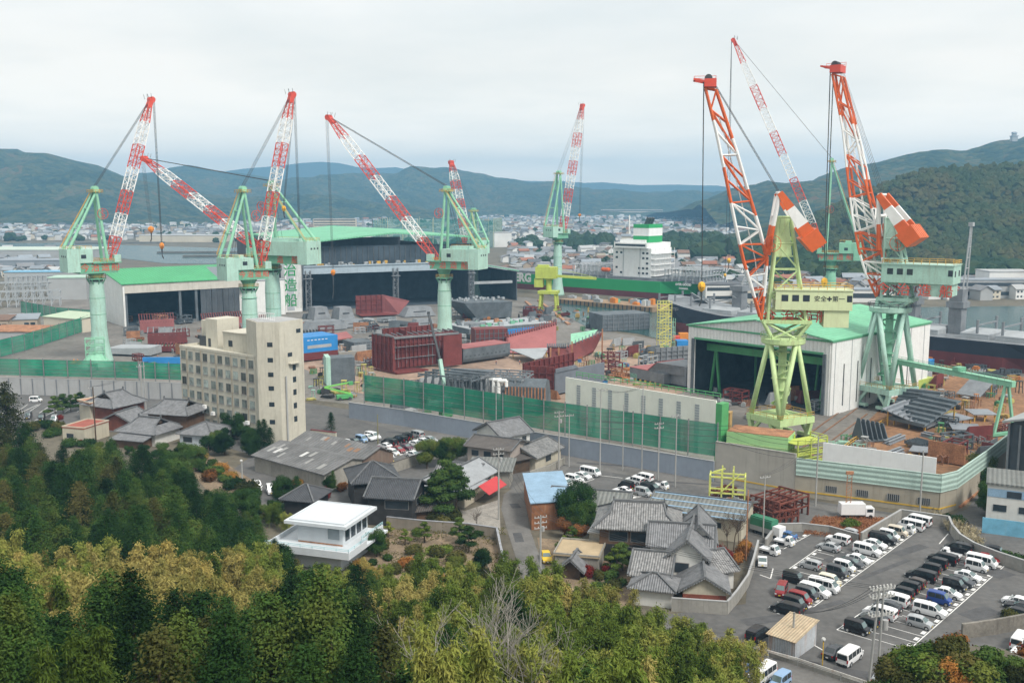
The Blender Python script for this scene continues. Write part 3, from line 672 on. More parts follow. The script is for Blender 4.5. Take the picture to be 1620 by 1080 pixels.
column_crane('mint column crane furthest left, boom raised steeply to the right', 160, 573, .72, 2.75,
    dict(ctop=441, deck=431, foot=(174,411), tip=(238,158), apex=(150,303), end=99, htop=393, hbot=414, hfront=140, ebot=428, bleg=(104,393), emb=(158,338), fleg=(166,413)),
    hooks=[((256,390), 1.5, m_hooko, 3)])
column_crane('mint column crane behind the cream office block, boom raised steeply', 398, 573, .68, 2.85,
    dict(ctop=455, deck=441, foot=(411,420), tip=(461,150), apex=(384,303), end=350, htop=407, hbot=425, hfront=393, ebot=441, bleg=(352,405), emb=(400,341), fleg=(402,425)),
    hooks=[((475,398), 1.6, m_hook, 3), ((449,331), 1.3, m_hook, 2)])
column_crane('mint column crane with its boom luffed low to the left', 435, 560, math.pi-.45, 2.95,
    dict(ctop=427, deck=416, foot=(409,393), tip=(229,251), apex=(430,294), end=496, htop=381, hbot=403, hfront=424, ebot=416, bleg=(492,381), emb=(421,327), fleg=(428,402)),
    hooks=[((239,364), 1.6, m_hooko, 3)])
column_crane('mint column crane over the maroon block, boom leaning left', 704, 554, math.pi-.42, 2.75,
    dict(ctop=440, deck=425, foot=(692,412), tip=(521,186), apex=(707,302), end=764, htop=393, hbot=412, hfront=706, ebot=424, bleg=(763,393), emb=(700,337), fleg=(702,411)),
    hooks=[((527,432), 1.5, m_hooko, 8)])
column_crane('small distant crane half hidden behind the maroon block crane', 750, 468, math.pi-.9, 2.6,
    dict(ctop=408, deck=402, foot=(741,390), tip=(714,257), apex=(749,334), end=764, htop=380, hbot=392, hfront=750, ebot=400, bleg=(765,384), fleg=(747,390), bands=9),
    big=1.15, letters=False)
column_crane('slim mint column crane standing before the white ship, boom upright', 882, 467, .75, 2.7,
    dict(ctop=384, deck=377, foot=(890,365), tip=(921,167), apex=(884,275), end=867, htop=359, hbot=369, hfront=883, ebot=375, bleg=(868,358), fleg=(887,369), bands=9),
    hooks=[((917,341), 1.3, m_hooko, 3)], letters=False)
column_crane('green column crane behind the right hall, boom highest in the sky', 1311, 497, math.pi-.3, 3.0,
    dict(ctop=425, deck=412, foot=(1301,391), tip=(1161,64), apex=(1316,256), end=1365, htop=384, hbot=400, hfront=1328, ebot=411, bleg=(1358,382), emb=(1313,331), fleg=(1307,398), bands=9, bw=6.2, bd=3.8),
    hooks=[((1153,413), 1.7, m_hook, 3), ((1147,436), 1.2, m_hook, 2)], body=m_mintg)

# ---- the two heavy level-luffing cranes
def quad_beam(mb, p, q, w, h, m=None): mb.bar(p, q, w, h, m)
def heavy_crane(label, cx, cy, az, S, body, houseM, pt, base_rot, ring_py, house, tip, hookp, hookm, text):
    g = G(cx, cy); r = thing('luffing_crane', label, 'crane', g, 0, 'heavy luffing cranes by the right hall')
    pp = lambda p: plane_pt(g.x, g.y, az, *p)
    zr = pp((cx, ring_py))[1]
    Lc = lambda x, y, z: (x*math.cos(az)-y*math.sin(az), x*math.sin(az)+y*math.cos(az), z)
    Mz = Matrix.Rotation(az, 4, 'Z'); Mb = Matrix.Rotation(base_rot, 4, 'Z')
    # undercarriage and legs
    hb = 5.2*S; zb = 6.2*S
    mb = MB(); mb.M = Mb
    for a in (-1,1):
        mb.box(-hb-.7, hb+.7, a*hb-.7, a*hb+.7, zb-1.6, zb); mb.box(a*hb-.6, a*hb+.6, -hb, hb, zb-1.55, zb-.05)
    mb.box(-hb, hb, -hb, hb, zb-.5, zb-.2)
    mb.m = 1
    railing(mb, [(-hb-.6,-hb-.6,zb),(hb+.6,-hb-.6,zb),(hb+.6,hb+.6,zb),(-hb-.6,hb+.6,zb),(-hb-.6,-hb-.6,zb)], 1.1, .06)
    mb.build('portal_frame', [body, m_rail], r)
    for a in (-1,1):
        for b in (-1,1):
            mb = MB(); mb.M = Mb
            mb.bar((a*hb, b*hb, zb-1.5), (a*hb, b*hb*1.15-b*1.7, 1.5), 1.0, 1.2); mb.bar((a*hb, b*hb-b*3.5, zb-1.5), (a*hb, b*hb*1.15-b*1.7, 1.9), .7, .8)
            mb.build('portal_leg', body, r)
            mb = MB(); mb.M = Mb; yy = b*hb*1.15-b*1.7
            mb.box(a*hb-.6, a*hb+.6, yy-3.0, yy+3.0, .8, 1.6); mb.m = 1
            for k in range(4): mb.tube((a*hb-.5, yy-2.4+k*1.6, .55), (a*hb+.5, yy-2.4+k*1.6, .55), .55, n=10)
            mb.build('bogie', [body, m_dark], r)
    R = 5.0*S
    for k in range(4):
        ca = base_rot+math.pi/4+k*math.pi/2
        c = Vector((hb*1.414*.98*math.cos(ca), hb*1.414*.98*math.sin(ca), zb))
        for s in (-1,1):
            ta = ca+s*.72
            mb = MB(); mb.tube(c+Vector((0,0,-.2)), (R*.93*math.cos(ta), R*.93*math.sin(ta), zr), .66*S, .58*S, n=9)
            mb.build('leg', body, r, True)
    mb = MB(); mb.tube((0,0,zb),(0,0,zr),1.0*S,n=10)
    for z in np.arange(zb+3, zr-1, 3.2): mb.lathe([(1.8*S,z),(1.8*S,z+.2)], n=10)
    for k in range(14):
        z0 = lerp(zb, zr, k/14); z1 = lerp(zb, zr, (k+1)/14); a0 = k*1.3; a1 = a0+1.3
        mb.bar((2.1*math.cos(a0),2.1*math.sin(a0),z0),(2.1*math.cos(a1),2.1*math.sin(a1),z1),.5,.15)
        mb.tube((2.6*math.cos(a0),2.6*math.sin(a0),z0),(2.6*math.cos(a1),2.6*math.sin(a1),z1),.1,n=4)
    mb.build('stair_column', m_mintg if body is not m_lime else body, r)
    mb = MB(); mb.lathe([(R,zr-.3),(R*1.08,zr),(R*1.08,zr+1.1),(R,zr+1.3)], n=28); mb.m = 1
    railing(mb, [(R*1.12*math.cos(2*math.pi*k/16), R*1.12*math.sin(2*math.pi*k/16), zr+1.2) for k in range(17)], 1.1, .07)
    mb.build('slewing_ring', [body, m_dark if body is not m_lime else body], r, False)
    # slewing superstructure (local frame of the jib)
    fx, fz = pp(pt['foot']); ax_, apz = pp(pt['apex'])
    z1 = fz-.5
    mb = MB(); mb.M = Mz
    top = [(fx-.5,-3.2*S),(fx-.5,3.2*S),(-6*S,3.2*S),(-6*S,-3.2*S)]
    bot = [(R*.8*math.cos(a),R*.8*math.sin(a)) for a in (-.75,.75,math.pi-.75,math.pi+.75)]
    for (tx_, ty_), (bx_, by_) in zip(top, bot): mb.tube((bx_,by_,zr+1.2),(tx_,ty_,z1),.45*S,n=7)
    for k in range(4):
        a, b = top[k], top[(k+1)%4]; mb.bar((*a,z1),(*b,z1),.7*S,.9*S)
        c = bot[(k+1)%4]; mb.tube((*a,z1),(*c,zr+1.2),.3*S,n=6); c = bot[k]; mb.tube((*b,z1),(*c,zr+1.2),.3*S,n=6)
    mb.build('slewing_frame', body, r)
    hx0, hx1 = house['x0']*S, house['x1']*S; hz0 = pp((cx, house['bot']))[1]; hz1 = pp((cx, house['top']))[1]; HW = house['w']*S
    mb = MB(); mb.M = Mz; mb.box(hx0, hx1, -HW, HW, hz0, hz1); mb.box(hx0-.2,hx1+.2,-HW-.2,HW+.2,hz1,hz1+.25)
    hs = mb.build('machine_house', houseM, r)
    def win(*q): mb = MB(); mb.M = Mz; mb.box(*q); mb.build('window', m_glass, hs)
    for k in range(4):
        xx = lerp(hx0, hx1, (.04,.6,.74,.88)[k]); w_ = .8 if k != 0 else .6
        for s in (-1,1): win(xx-w_, xx+w_, s*(HW+.02)-.03, s*(HW+.02)+.03, lerp(hz0,hz1,.45), lerp(hz0,hz1,.78))
    for k in range(2): win(hx0-.05, hx0+.01, -HW*.5+k*HW-.7, -HW*.5+k*HW+.7, lerp(hz0,hz1,.4), lerp(hz0,hz1,.72))
    mb = MB(); mb.M = Mz
    railing(mb, [(hx0,-HW,hz1+.25),(hx1,-HW,hz1+.25),(hx1,HW,hz1+.25),(hx0,HW,hz1+.25),(hx0,-HW,hz1+.25)], 1.1, .07)
    mb.build('railing', m_rail, r)
    mb = MB(); mb.M = Mz; mb.box(hx0+.6, hx0+6.5*S, -HW+.4, HW-.4, hz0-house['cw']*S, hz0-.02); mb.box(hx0+6.6*S, fx-1, -HW*.6, HW*.6, hz0-.8, hz0-.02)
    mb.build('counterweight', houseM, r)
    s = 1 if math.cos(az) < 0 else -1
    for side in (-1,1):
        for i, chh in enumerate('今治造船'):
            xpos = lerp(hx0+1.5*S, fx-2*S, i/3) if side < 0 else lerp(fx-2*S, hx0+(6.6 if text else 1.5)*S, i/3)
            lettering(chh, 3.4*S, m_textr, r, Mz @ basis((xpos, side*(HW*.62 if text else HW-.1), hz0-1.9*S), (1 if side<0 else -1,0,0), (0,0,1)), .08)
    if text:
        lettering('安全✚第一', 1.5*S, m_text, hs, Mz @ basis((lerp(hx0,hx1,.3), HW+.03, lerp(hz0,hz1,.58)), (-1,0,0), (0,0,1)), .02)
    # tower
    mb = MB(); mb.M = Mz; tb = [(fx-1.5,3.0*S),(-5*S,3.0*S),(-5*S,-3.0*S),(fx-1.5,-3.0*S)]
    tt = [(ax_+1.2*S,1.1*S),(ax_-1.6*S,1.1*S),(ax_-1.6*S,-1.1*S),(ax_+1.2*S,-1.1*S)]
    zt0 = z1
    for k in range(4): mb.tube((*tb[k],zt0),(*tt[k],apz),.42*S,.34*S,n=7)
    for j in range(4):
        t0, t1 = j/4, (j+1)/4
        for k in range(4):
            k2 = (k+1)%4
            a0 = Vector((*tb[k],zt0)).lerp(Vector((*tt[k],apz)), t0); b1 = Vector((*tb[k2],zt0)).lerp(Vector((*tt[k2],apz)), t1); a1 = Vector((*tb[k],zt0)).lerp(Vector((*tt[k],apz)), t1); b0 = Vector((*tb[k2],zt0)).lerp(Vector((*tt[k2],apz)), t0)
            mb.tube(a1,b1,.2*S,n=5); mb.tube(a0 if j%2 else b0, b1 if j%2 else a1, .2*S, n=5)
    zh = lerp(zt0, apz, .62); mb.box(ax_-2.4*S, ax_+1.9*S, -1.9*S, 1.9*S, zh, zh+.3)
    mb.hexa([(ax_-2.1*S,-1.9*S,zh+.3),(ax_+1.7*S,-1.9*S,zh+.3),(ax_+1.7*S,1.9*S,zh+.3),(ax_-2.1*S,1.9*S,zh+.3),(ax_-1.0*S,-1.1*S,apz),(ax_+.8*S,-1.1*S,apz),(ax_+.8*S,1.1*S,apz),(ax_-1.0*S,1.1*S,apz)])
    mb.build('tower', body, r)
    # boom: two deltoid side trusses
    Fc, Rc = [pp(p) for p in pt['front']], [pp(p) for p in pt['rear']]
    dbl = lambda c: [q for a, b in zip([(fx,fz)]+c, c) for q in (((a[0]+b[0])/2,(a[1]+b[1])/2), b)]
    Fc, Rc = dbl(Fc), dbl(Rc)
    n = len(Fc); mb = MB(); mb.M = Mz
    def wv(t): return lerp(2.7, 1.35, t)*S*pt.get('bw', 1)
    for s in (-1,1):
        for c_, rr in ((Fc,.33),(Rc,.33)):
            full = [(fx, fz)]+list(c_)
            for j, (p, q) in enumerate(zip(full, full[1:])):
                k = 2
                for i in range(k):
                    t0, t1 = (j+i/k)/n, (j+(i+1)/k)/n
                    mb.m = int((t0+.5/(n*k))*pt['nb']+1e-6) % 2
                    a = Vector((p[0],s*wv(t0),p[1])).lerp(Vector((q[0],s*wv(t0),q[1])), i/k); b = Vector((p[0],s*wv(t1),p[1])).lerp(Vector((q[0],s*wv(t1),q[1])), (i+1)/k)
                    mb.tube(a, b, rr*S, n=7, cap=False)
        for j in range(n):
            mb.m = int((j+.5)/n*pt['nb']) % 2; t = (j+1)/n
            mb.tube((Fc[j][0],s*wv(t),Fc[j][1]),(Rc[j][0],s*wv(t),Rc[j][1]),.2*S,n=5)
            a = (fx,fz) if j == 0 else (Fc[j-1] if j%2 else Rc[j-1]); b = Rc[j] if j%2 else Fc[j]
            if j: mb.tube((a[0],s*wv(j/n),a[1]),(b[0],s*wv(t),b[1]),.22*S,n=5)
    for j in range(n):
        mb.m = int((j+.5)/n*pt['nb']) % 2; t = (j+1)/n; t0 = j/n
        for c_ in (Fc, Rc):
            a = (fx,fz) if j == 0 else c_[j-1]
            mb.tube((c_[j][0],-wv(t),c_[j][1]),(c_[j][0],wv(t),c_[j][1]),.2*S,n=5)
            mb.tube((a[0],-wv(t0)*(1 if j%2 else -1),a[1]),(c_[j][0],wv(t)*(1 if j%2 else -1),c_[j][1]),.2*S,n=5)
    mb.m = 1
    for s in (-.5,.5):
        for j in range(1,n-1): t = (j+1)/n; mb.tube(((Fc[j-1][0]+Rc[j-1][0])/2,s*S,(Fc[j-1][1]+Rc[j-1][1])/2),((Fc[j][0]+Rc[j][0])/2,s*S,(Fc[j][1]+Rc[j][1])/2),.1,n=4)
    for j in range(1,n-1):
        for q in range(3): u = q/3; mb.bar((lerp(Fc[j-1][0]+Rc[j-1][0],Fc[j][0]+Rc[j][0],u)/2,-.5*S,lerp(Fc[j-1][1]+Rc[j-1][1],Fc[j][1]+Rc[j][1],u)/2),(lerp(Fc[j-1][0]+Rc[j-1][0],Fc[j][0]+Rc[j][0],u)/2,.5*S,lerp(Fc[j-1][1]+Rc[j-1][1],Fc[j][1]+Rc[j][1],u)/2),.08)
    mb.build('boom', [m_org, m_wht], r)
    tx, tz = pp(tip); mb = MB(); mb.M = Mz
    mb.box(tx-1.7*S, tx+1.2*S, -2.2*S, 2.2*S, tz-1.6*S, tz+.3*S)
    for q in (-1.2,0,1.2): mb.tube((tx+.2,q*S-.25,tz+.5*S),(tx+.2,q*S+.25,tz+.5*S),.95*S,n=12,m=1)
    mb.bar((tx+.8*S,-1.8*S,tz-.3),(tx+3.8*S,-1.8*S,tz+.3),.5); mb.bar((tx+.8*S,1.8*S,tz-.3),(tx+3.8*S,1.8*S,tz+.3),.5); mb.bar((tx+3.6*S,-1.8*S,tz+.3),(tx+3.6*S,1.8*S,tz+.3),.4)
    railing(mb, [(tx-1.7*S,-2.3*S,tz+.3),(tx+3.6*S,-2.3*S,tz+.3)],1.1,.06)
    mb.build('boom_head', [m_red, m_dark], r)
    # counterweight arms, links
    A0, A1 = pp(pt['arm0']), pp(pt['arm1']); wl = pp(pt['kink'])
    for s in (-1,1):
        mb = MB(); mb.M = Mz; yy = s*3.5*S
        for k, (t0, t1) in enumerate(((0,.36),(.36,.76),(.76,1.))):
            mb.m = k % 2
            d0, d1 = [lerp(1.5,3.3,t)*S for t in (t0,t1)]
            p, q = [Vector((lerp(A0[0],A1[0],t), yy, lerp(A0[1],A1[1],t))) for t in (t0,t1)]
            ax = (q-p).normalized(); up = Vector((0,1,0)).cross(ax); yv = Vector((0,.55*S,0))
            mb.hexa([p-yv-up*d0/2, p+yv-up*d0/2, p+yv+up*d0/2, p-yv+up*d0/2, q-yv-up*d1/2, q+yv-up*d1/2, q+yv+up*d1/2, q-yv+up*d1/2])
        mb.build('counterweight_arm', [m_org, m_wht], r)
        mb = MB(); mb.M = Mz
        p, q = Vector((A0[0], yy, A0[1]-.3)), Vector((wl[0], s*wv(.45)*1.05, wl[1])); mid = p.lerp(q, .52)
        mb.m = 1; mb.tube(p, mid, .55*S, n=8); mb.m = 0; mb.tube(mid, q, .55*S, .7*S, n=8)
        mb.build('link', [m_org, m_wht], r)
    mb = MB(); mb.M = Mz; mb.tube((A0[0],-3.5*S,A0[1]),(A0[0],3.5*S,A0[1]),.35*S,n=7); q = lerp(A0[0],wl[0],.38), lerp(A0[1],wl[1],.38); mb.tube((q[0],-3*S,q[1]),(q[0],3*S,q[1]),.4*S,n=7)
    mb.build('cross_tube', m_wht, r)
    ax = (Vector((A1[0],0,A1[1]))-Vector((A0[0],0,A0[1]))).normalized(); up = Vector((0,1,0)).cross(ax)
    c = Vector((A1[0],0,A1[1]))+ax*1.5*S; mb = MB(); mb.M = Mz; a_, u_, y_ = ax*2.1*S, up*2.3*S, Vector((0,4.6*S,0))
    mb.hexa([c-a_-y_-u_, c-a_+y_-u_, c-a_+y_+u_, c-a_-y_+u_, c+a_-y_-u_*.8, c+a_+y_-u_*.8, c+a_+y_+u_, c+a_-y_+u_])
    mb.m = 1
    for k in range(-2,3): mb.bar(c+Vector((0,k*1.8*S,0))-a_*1.01+u_*1.01, c+Vector((0,k*1.8*S,0))+a_*1.01+u_*1.01, .12, .12)
    mb.build('balance_weight', [m_org, m_rust], r)
    # ropes
    mb = MB(); mb.M = Mz
    for q in (-2.4,-.9,.9,2.4): mb.tube((A0[0],q*S,A0[1]+.5),(tx-.8*S,q*.7*S,tz),.038*S,n=4,cap=False)
    mb.build('luffing_rope', m_rope, r)
    hx, hz_ = pp(hookp); mb = MB(); mb.M = Mz
    for q in (-1.6,-1.2,1.2,1.6): mb.tube((tx+1.3*S,q,tz),(hx,q*.5,hz_+2*S),.085,n=4,cap=False)
    mb.build('hoist_rope', m_rope, r)
    o = hook_block(r, (hx, hz_), 1.5*S, hookm, 3); o.data.transform(Mz)
    e = pp(pt['emb']); em = emblem(r, (e[0], 3.6*S*s, e[1]), 2.0*S, (0,s,0), m_org); em.data.transform(Mz)
    return r
RAILAZ = math.radians(30)
heavy_crane('big lime green luffing crane with orange and white boom, cream machine house', 1233, 693, math.pi-.16, 1.0, m_lime, m_cream,
    dict(foot=(1203,503), apex=(1240,343), front=[(1190,458),(1177,415),(1164,358),(1149,284),(1133,208),(1116,140)], rear=[(1209,455),(1213,408),(1202,364),(1188,318),(1167,245),(1133,143)],
         nb=7, arm0=(1231,305), arm1=(1278,372), kink=(1213,402), emb=(1220,384)), RAILAZ, 541, dict(x0=-15.5, x1=2.6, bot=487, top=457, w=4.2, cw=4.2), (1122,128), (1110,455), m_hook, True)
heavy_crane('big mint green luffing crane with orange and white boom beside the right hall', 1400, 645, math.pi-.62, 1.08, m_mint, m_mint,
    dict(foot=(1391,468), apex=(1410,345), front=[(1374,432),(1362,393),(1352,340),(1345,285),(1336,205),(1319,118)], rear=[(1404,435),(1398,397),(1388,355),(1376,305),(1358,222),(1333,122)],
         nb=7, arm0=(1396,308), arm1=(1438,366), kink=(1394,395), emb=(1426,384), bw=1.0), RAILAZ, 491, dict(x0=-16, x1=1.5, bot=444, top=416, w=4.4, cw=3.2), (1324,106), (1304,448), m_hook, False)
# ------------------------------------------------------------------ shipyard halls, ships, walls
m_white = mat('white_cladding', (.74, .75, .73), rough=.6, var=.07, scale=.3, streak=.35, scol=(.36,.34,.30), fine=.04)
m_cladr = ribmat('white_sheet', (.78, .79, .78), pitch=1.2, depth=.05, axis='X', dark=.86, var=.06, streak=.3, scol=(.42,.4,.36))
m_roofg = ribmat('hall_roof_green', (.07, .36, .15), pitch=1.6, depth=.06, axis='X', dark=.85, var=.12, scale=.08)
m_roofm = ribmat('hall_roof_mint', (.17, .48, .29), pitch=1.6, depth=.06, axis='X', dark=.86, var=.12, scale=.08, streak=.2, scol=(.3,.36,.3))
m_gtrim = mat('green_trim', (.10, .34, .18), rough=.5, var=.1)
m_gframe = mat('green_steel', (.09, .36, .13), rough=.55, var=.2, scale=.3, streak=.3)
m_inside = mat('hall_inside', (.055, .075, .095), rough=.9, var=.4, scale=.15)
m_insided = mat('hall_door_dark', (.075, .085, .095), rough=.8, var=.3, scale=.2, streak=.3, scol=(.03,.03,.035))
m_grey = mat('grey_steel', (.20, .215, .23), rough=.6, var=.25, scale=.25, streak=.35, scol=(.10,.09,.085), fine=.08)
m_greyl = mat('grey_steel_light', (.36, .385, .40), rough=.6, var=.15, scale=.25, streak=.3, scol=(.2,.19,.18), fine=.06)
m_greyd = mat('primer_slate', (.115, .135, .15), rough=.7, var=.3, scale=.3, streak=.3, scol=(.07,.06,.055), fine=.1)
m_maroon = mat('maroon_primer', (.165, .038, .034), rough=.65, var=.25, scale=.3, streak=.4, scol=(.09,.028,.024), fine=.1)
m_pink = mat('pink_primer', (.33, .115, .11), rough=.7, var=.16, scale=.15, streak=.25, scol=(.28,.1,.09), fine=.06)
m_blue = mat('blue_paint', (.03, .23, .56), rough=.5, var=.12, scale=.3, streak=.2, scol=(.05,.12,.25))
m_hullg = mat('hull_green', (.03, .36, .115), rough=.45, var=.06, scale=.1)
m_hullb = mat('hull_black', (.022, .028, .042), rough=.45, var=.2, scale=.2)
m_boot = mat('hull_boot_red', (.15, .032, .032), rough=.6, var=.2, scale=.2, streak=.3, scol=(.1,.03,.03))
m_ywood = mat('yellow_frame', (.66, .62, .16), rough=.6, var=.15, scale=.6)
m_orange = mat('orange_gear', (.65, .24, .04), rough=.6, var=.2)
m_net = bpy.data.materials.new('green_net'); m_net.use_nodes = True
_nt = m_net.node_tree; _b = _nt.nodes['Principled BSDF']; _b.inputs['Roughness'].default_value = .7
_co = _n(_nt, 'ShaderNodeNewGeometry').outputs['Position']; _z = _n(_nt, 'ShaderNodeTexNoise'); _z.inputs['Scale'].default_value = .16; _z.inputs['Detail'].default_value = 6; _nt.links.new(_co, _z.inputs['Vector'])
_cr = _n(_nt, 'ShaderNodeValToRGB'); _cr.color_ramp.elements[0].position = .3; _cr.color_ramp.elements[0].color = (.008,.19,.11,1); _cr.color_ramp.elements[1].position = .72; _cr.color_ramp.elements[1].color = (.025,.33,.19,1)
_nt.links.new(_z.outputs['Fac'], _cr.inputs[0]); _nt.links.new(_cr.outputs[0], _b.inputs['Base Color'])
_tr = _n(_nt, 'ShaderNodeBsdfTransparent'); _mx = _n(_nt, 'ShaderNodeMixShader'); _mr = _n(_nt, 'ShaderNodeMapRange'); _mr.inputs[1].default_value = .38; _mr.inputs[2].default_value = .66; _mr.inputs[3].default_value = .02; _mr.inputs[4].default_value = .25
_z2 = _n(_nt, 'ShaderNodeTexNoise'); _z2.inputs['Scale'].default_value = .09; _nt.links.new(_co, _z2.inputs['Vector']); _nt.links.new(_z2.outputs['Fac'], _mr.inputs[0])
_nt.links.new(_mr.outputs[0], _mx.inputs[0]); _nt.links.new(_b.outputs[0], _mx.inputs[1]); _nt.links.new(_tr.outputs[0], _mx.inputs[2]); _nt.links.new(_mx.outputs[0], _nt.nodes['Material Output'].inputs['Surface'])

def frame(A, B):
    """origin, rotation, length of a base line seen at two places in the photograph"""
    a = A if isinstance(A, Vector) else G(*A); b = B if isinstance(B, Vector) else G(*B)
    d = b-a; return a, math.atan2(d.y, d.x), d.length
def zat(px_y, Y):   # height of a point at distance Y seen at row px_y (centre column)
    return P(810, px_y, Y).z

# right hall: gable front towards the camera
def gable_hall(label, A, B, D, he, hr, roofm, wallm, open_x, open_h, inside, fascia=None, extra=None, group=None):
    a, rz, W = frame(A, B); r = thing('assembly_hall', label, 'hall', a, rz, group)
    x0, x1 = open_x[0]*W, open_x[1]*W
    mb = MB()
    mb.box(-.25, .25, .3, D, 0, he); mb.box(W-.25, W+.25, .3, D, 0, he)
    mb.poly([(0,D,0),(W,D,0),(W,D,he),(W/2,D,hr),(0,D,he)])
    mb.box(.26, x0, 0, .5, 0, he); mb.box(x1, W-.26, 0, .5, 0, he)
    mb.prism([(0,0)], 0, 0) if False else None
    mb.poly([(x0,.0,open_h),(x1,.0,open_h),(x1,0,he),(x0,0,he)]); mb.poly([(.26,.01,he),(W-.26,.01,he),(W/2,.01,hr-.1)])
    mb.poly([(x0,.5,open_h),(x1,.5,open_h),(x1,0,open_h),(x0,0,open_h)])
    mb.build('wall', wallm, r)
    mb = MB(); o = .6
    for s in (0, 1):
        xe = -o if s == 0 else W+o; ze = he-o*(hr-he)/(W/2)
        mb.hexa([(xe,-o,ze),(W/2,-o,hr),(W/2,D+o,hr),(xe,D+o,ze),(xe,-o,ze+.35),(W/2,-o,hr+.35),(W/2,D+o,hr+.35),(xe,D+o,ze+.35)])
    mb.build('roof', roofm, r)
    mb = MB(); mb.bar((0,-.1,he-.2),(W,-.1,he-.2),.3,.5); mb.bar((x0,-.12,open_h+.2),(x1,-.12,open_h+.2),.3,.6)
    mb.bar((W+.35,0,he-.3),(W+.35,D,he-.3),.3,.4); mb.build('trim', m_gtrim, r)
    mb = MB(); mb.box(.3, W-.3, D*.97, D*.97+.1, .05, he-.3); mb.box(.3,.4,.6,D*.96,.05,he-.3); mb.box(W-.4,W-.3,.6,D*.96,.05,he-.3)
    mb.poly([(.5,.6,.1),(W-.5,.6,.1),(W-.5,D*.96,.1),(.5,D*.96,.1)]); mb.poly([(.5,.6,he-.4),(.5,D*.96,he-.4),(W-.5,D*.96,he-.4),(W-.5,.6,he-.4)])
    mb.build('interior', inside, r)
    return r, W, x0, x1
r, W, x0, x1 = gable_hall('big white assembly hall with pale green roof and open front', (1087,620), (1310,658), 62, 21.2, 24.8, m_roofm, m_cladr, (.05,.955), 17.2, m_inside)
mb = MB(); mb.box(x0+.3, x1-.3, 6, 8.6, 13.0, 15.2); mb.box(x0+.3, x1-.3, 12, 13, 13.5, 15)
gb = mb.build('gantry_beam', m_gframe, r)
for xx in (x0+1.5, x1-4.5):
    mb = MB(); mb.bar((xx,7,0.1),(xx+1.6,7,13),.7); mb.bar((xx+3.4,7,.1),(xx+1.8,7,13),.7); mb.build('gantry_leg', m_gframe, r)
mb = MB()
for k in range(6): mb.bar((lerp(x0+8,x1-8,k/5),22+rng.uniform(-3,6),.1),(lerp(x0+8,x1-8,k/5),22,12),.6)
mb.build('inner_columns', m_gframe, r)
mb = MB(); mb.box(x0-.9,x0,-.5,0,0,17.3); mb.box(x1,x1+.9,-.5,0,0,17.3); mb.build('door_jamb', m_greyd, r)
for k in range(6):
    mb = MB(); yy = 7+k*8; mb.box(W+.255, W+.3, yy, yy+.55, 2, 14); mb.build('window_slit', m_dark, r)
mb = MB()
for k in range(7): mb.box(W+.256, W+.33, 2+k*9.3, 2.25+k*9.3, 0, 21)
mb.build('downpipes', m_greyl, r)

# left green roofed hall: long open front under an eave
def eave_hall(label, A, B, D, he, hr, roofm, wallm, ymid=.5, cat='hall'):
    a, rz, W = frame(A, B); r = thing('assembly_hall', label, cat, a, rz)
    mb = MB(); mb.poly([(0,0,0),(0,D,0),(0,D,he*.9),(0,D*ymid,hr-.2),(0,0,he-.2)]); mb.poly([(W,0,0),(W,0,he-.2),(W,D*ymid,hr-.2),(W,D,he*.9),(W,D,0)]); mb.box(0,W,D-.2,D,0,he*.9)
    mb.box(0,.9,-.1,.5,0,he-.3)
    mb.build('wall', wallm, r)
    mb = MB(); o = .8
    mb.hexa([(-o,-o,he),(W+o,-o,he),(W+o,D*ymid,hr),(-o,D*ymid,hr),(-o,-o,he+.4),(W+o,-o,he+.4),(W+o,D*ymid,hr+.4),(-o,D*ymid,hr+.4)])
    mb.hexa([(-o,D*ymid,hr),(W+o,D*ymid,hr),(W+o,D+o,he*.9),(-o,D+o,he*.9),(-o,D*ymid,hr+.4),(W+o,D*ymid,hr+.4),(W+o,D+o,he*.9+.4),(-o,D+o,he*.9+.4)])
    mb.build('roof', roofm, r)
    return r, W
r, W = eave_hall('white hall with bright green roof and wide open front', (197,517), (394,502), 52, 20.0, 25.2, m_roofg, m_white, .62)
mb = MB(); mb.box(0.9, W, -.3, .3, 15.8, 19.95); mb.build('fascia', mat('cream_fascia',(.55,.53,.47),var=.1,streak=.4,scol=(.3,.27,.22)), r)
mb = MB(); mb.hexa([(W*.42,6,21.02),(W*.78,2,20.62),(W*.98,26,24.52),(W*.60,30,24.92),(W*.42,6,21.25),(W*.78,2,20.85),(W*.98,26,24.72),(W*.60,30,25.1)]); mb.build('solar_panels', mat('solar_grey',(.14,.16,.18),rough=.35,var=.15), r)
for xx in (.3, W*.42, W*.55):
    mb = MB(); mb.box(xx+.6, xx+1.8, .4, 1.6, 0, 15.7); mb.build('column', m_greyd, r)
mb = MB()
for k in range(7): mb.box(W*.60+k*2.9, W*.60+k*2.9+2.7, -.2+.25*(k%2), .15+.25*(k%2), 0, 15.7)
mb.build('sliding_door', m_insided, r)
mb = MB(); mb.poly([(.5,1,.12),(W-.5,1,.12),(W-.5,51,.12),(.5,51,.12)]); mb.box(.5,W-.5,50.5,51,.2,14); mb.build('interior', m_inside, r)
# white wall building between the halls
a, rz, Wn = frame((361,503), (452,497)); r = thing('workshop_building', 'plain white windowless building between the two open halls', 'building', a, rz)
mb = MB(); mb.box(0,Wn,0,30,0,18.2); mb.build('wall', m_white, r); mb = MB(); mb.box(-.3,Wn+.3,-.3,30.3,18.21,18.6); mb.build('roof', m_greyl, r)
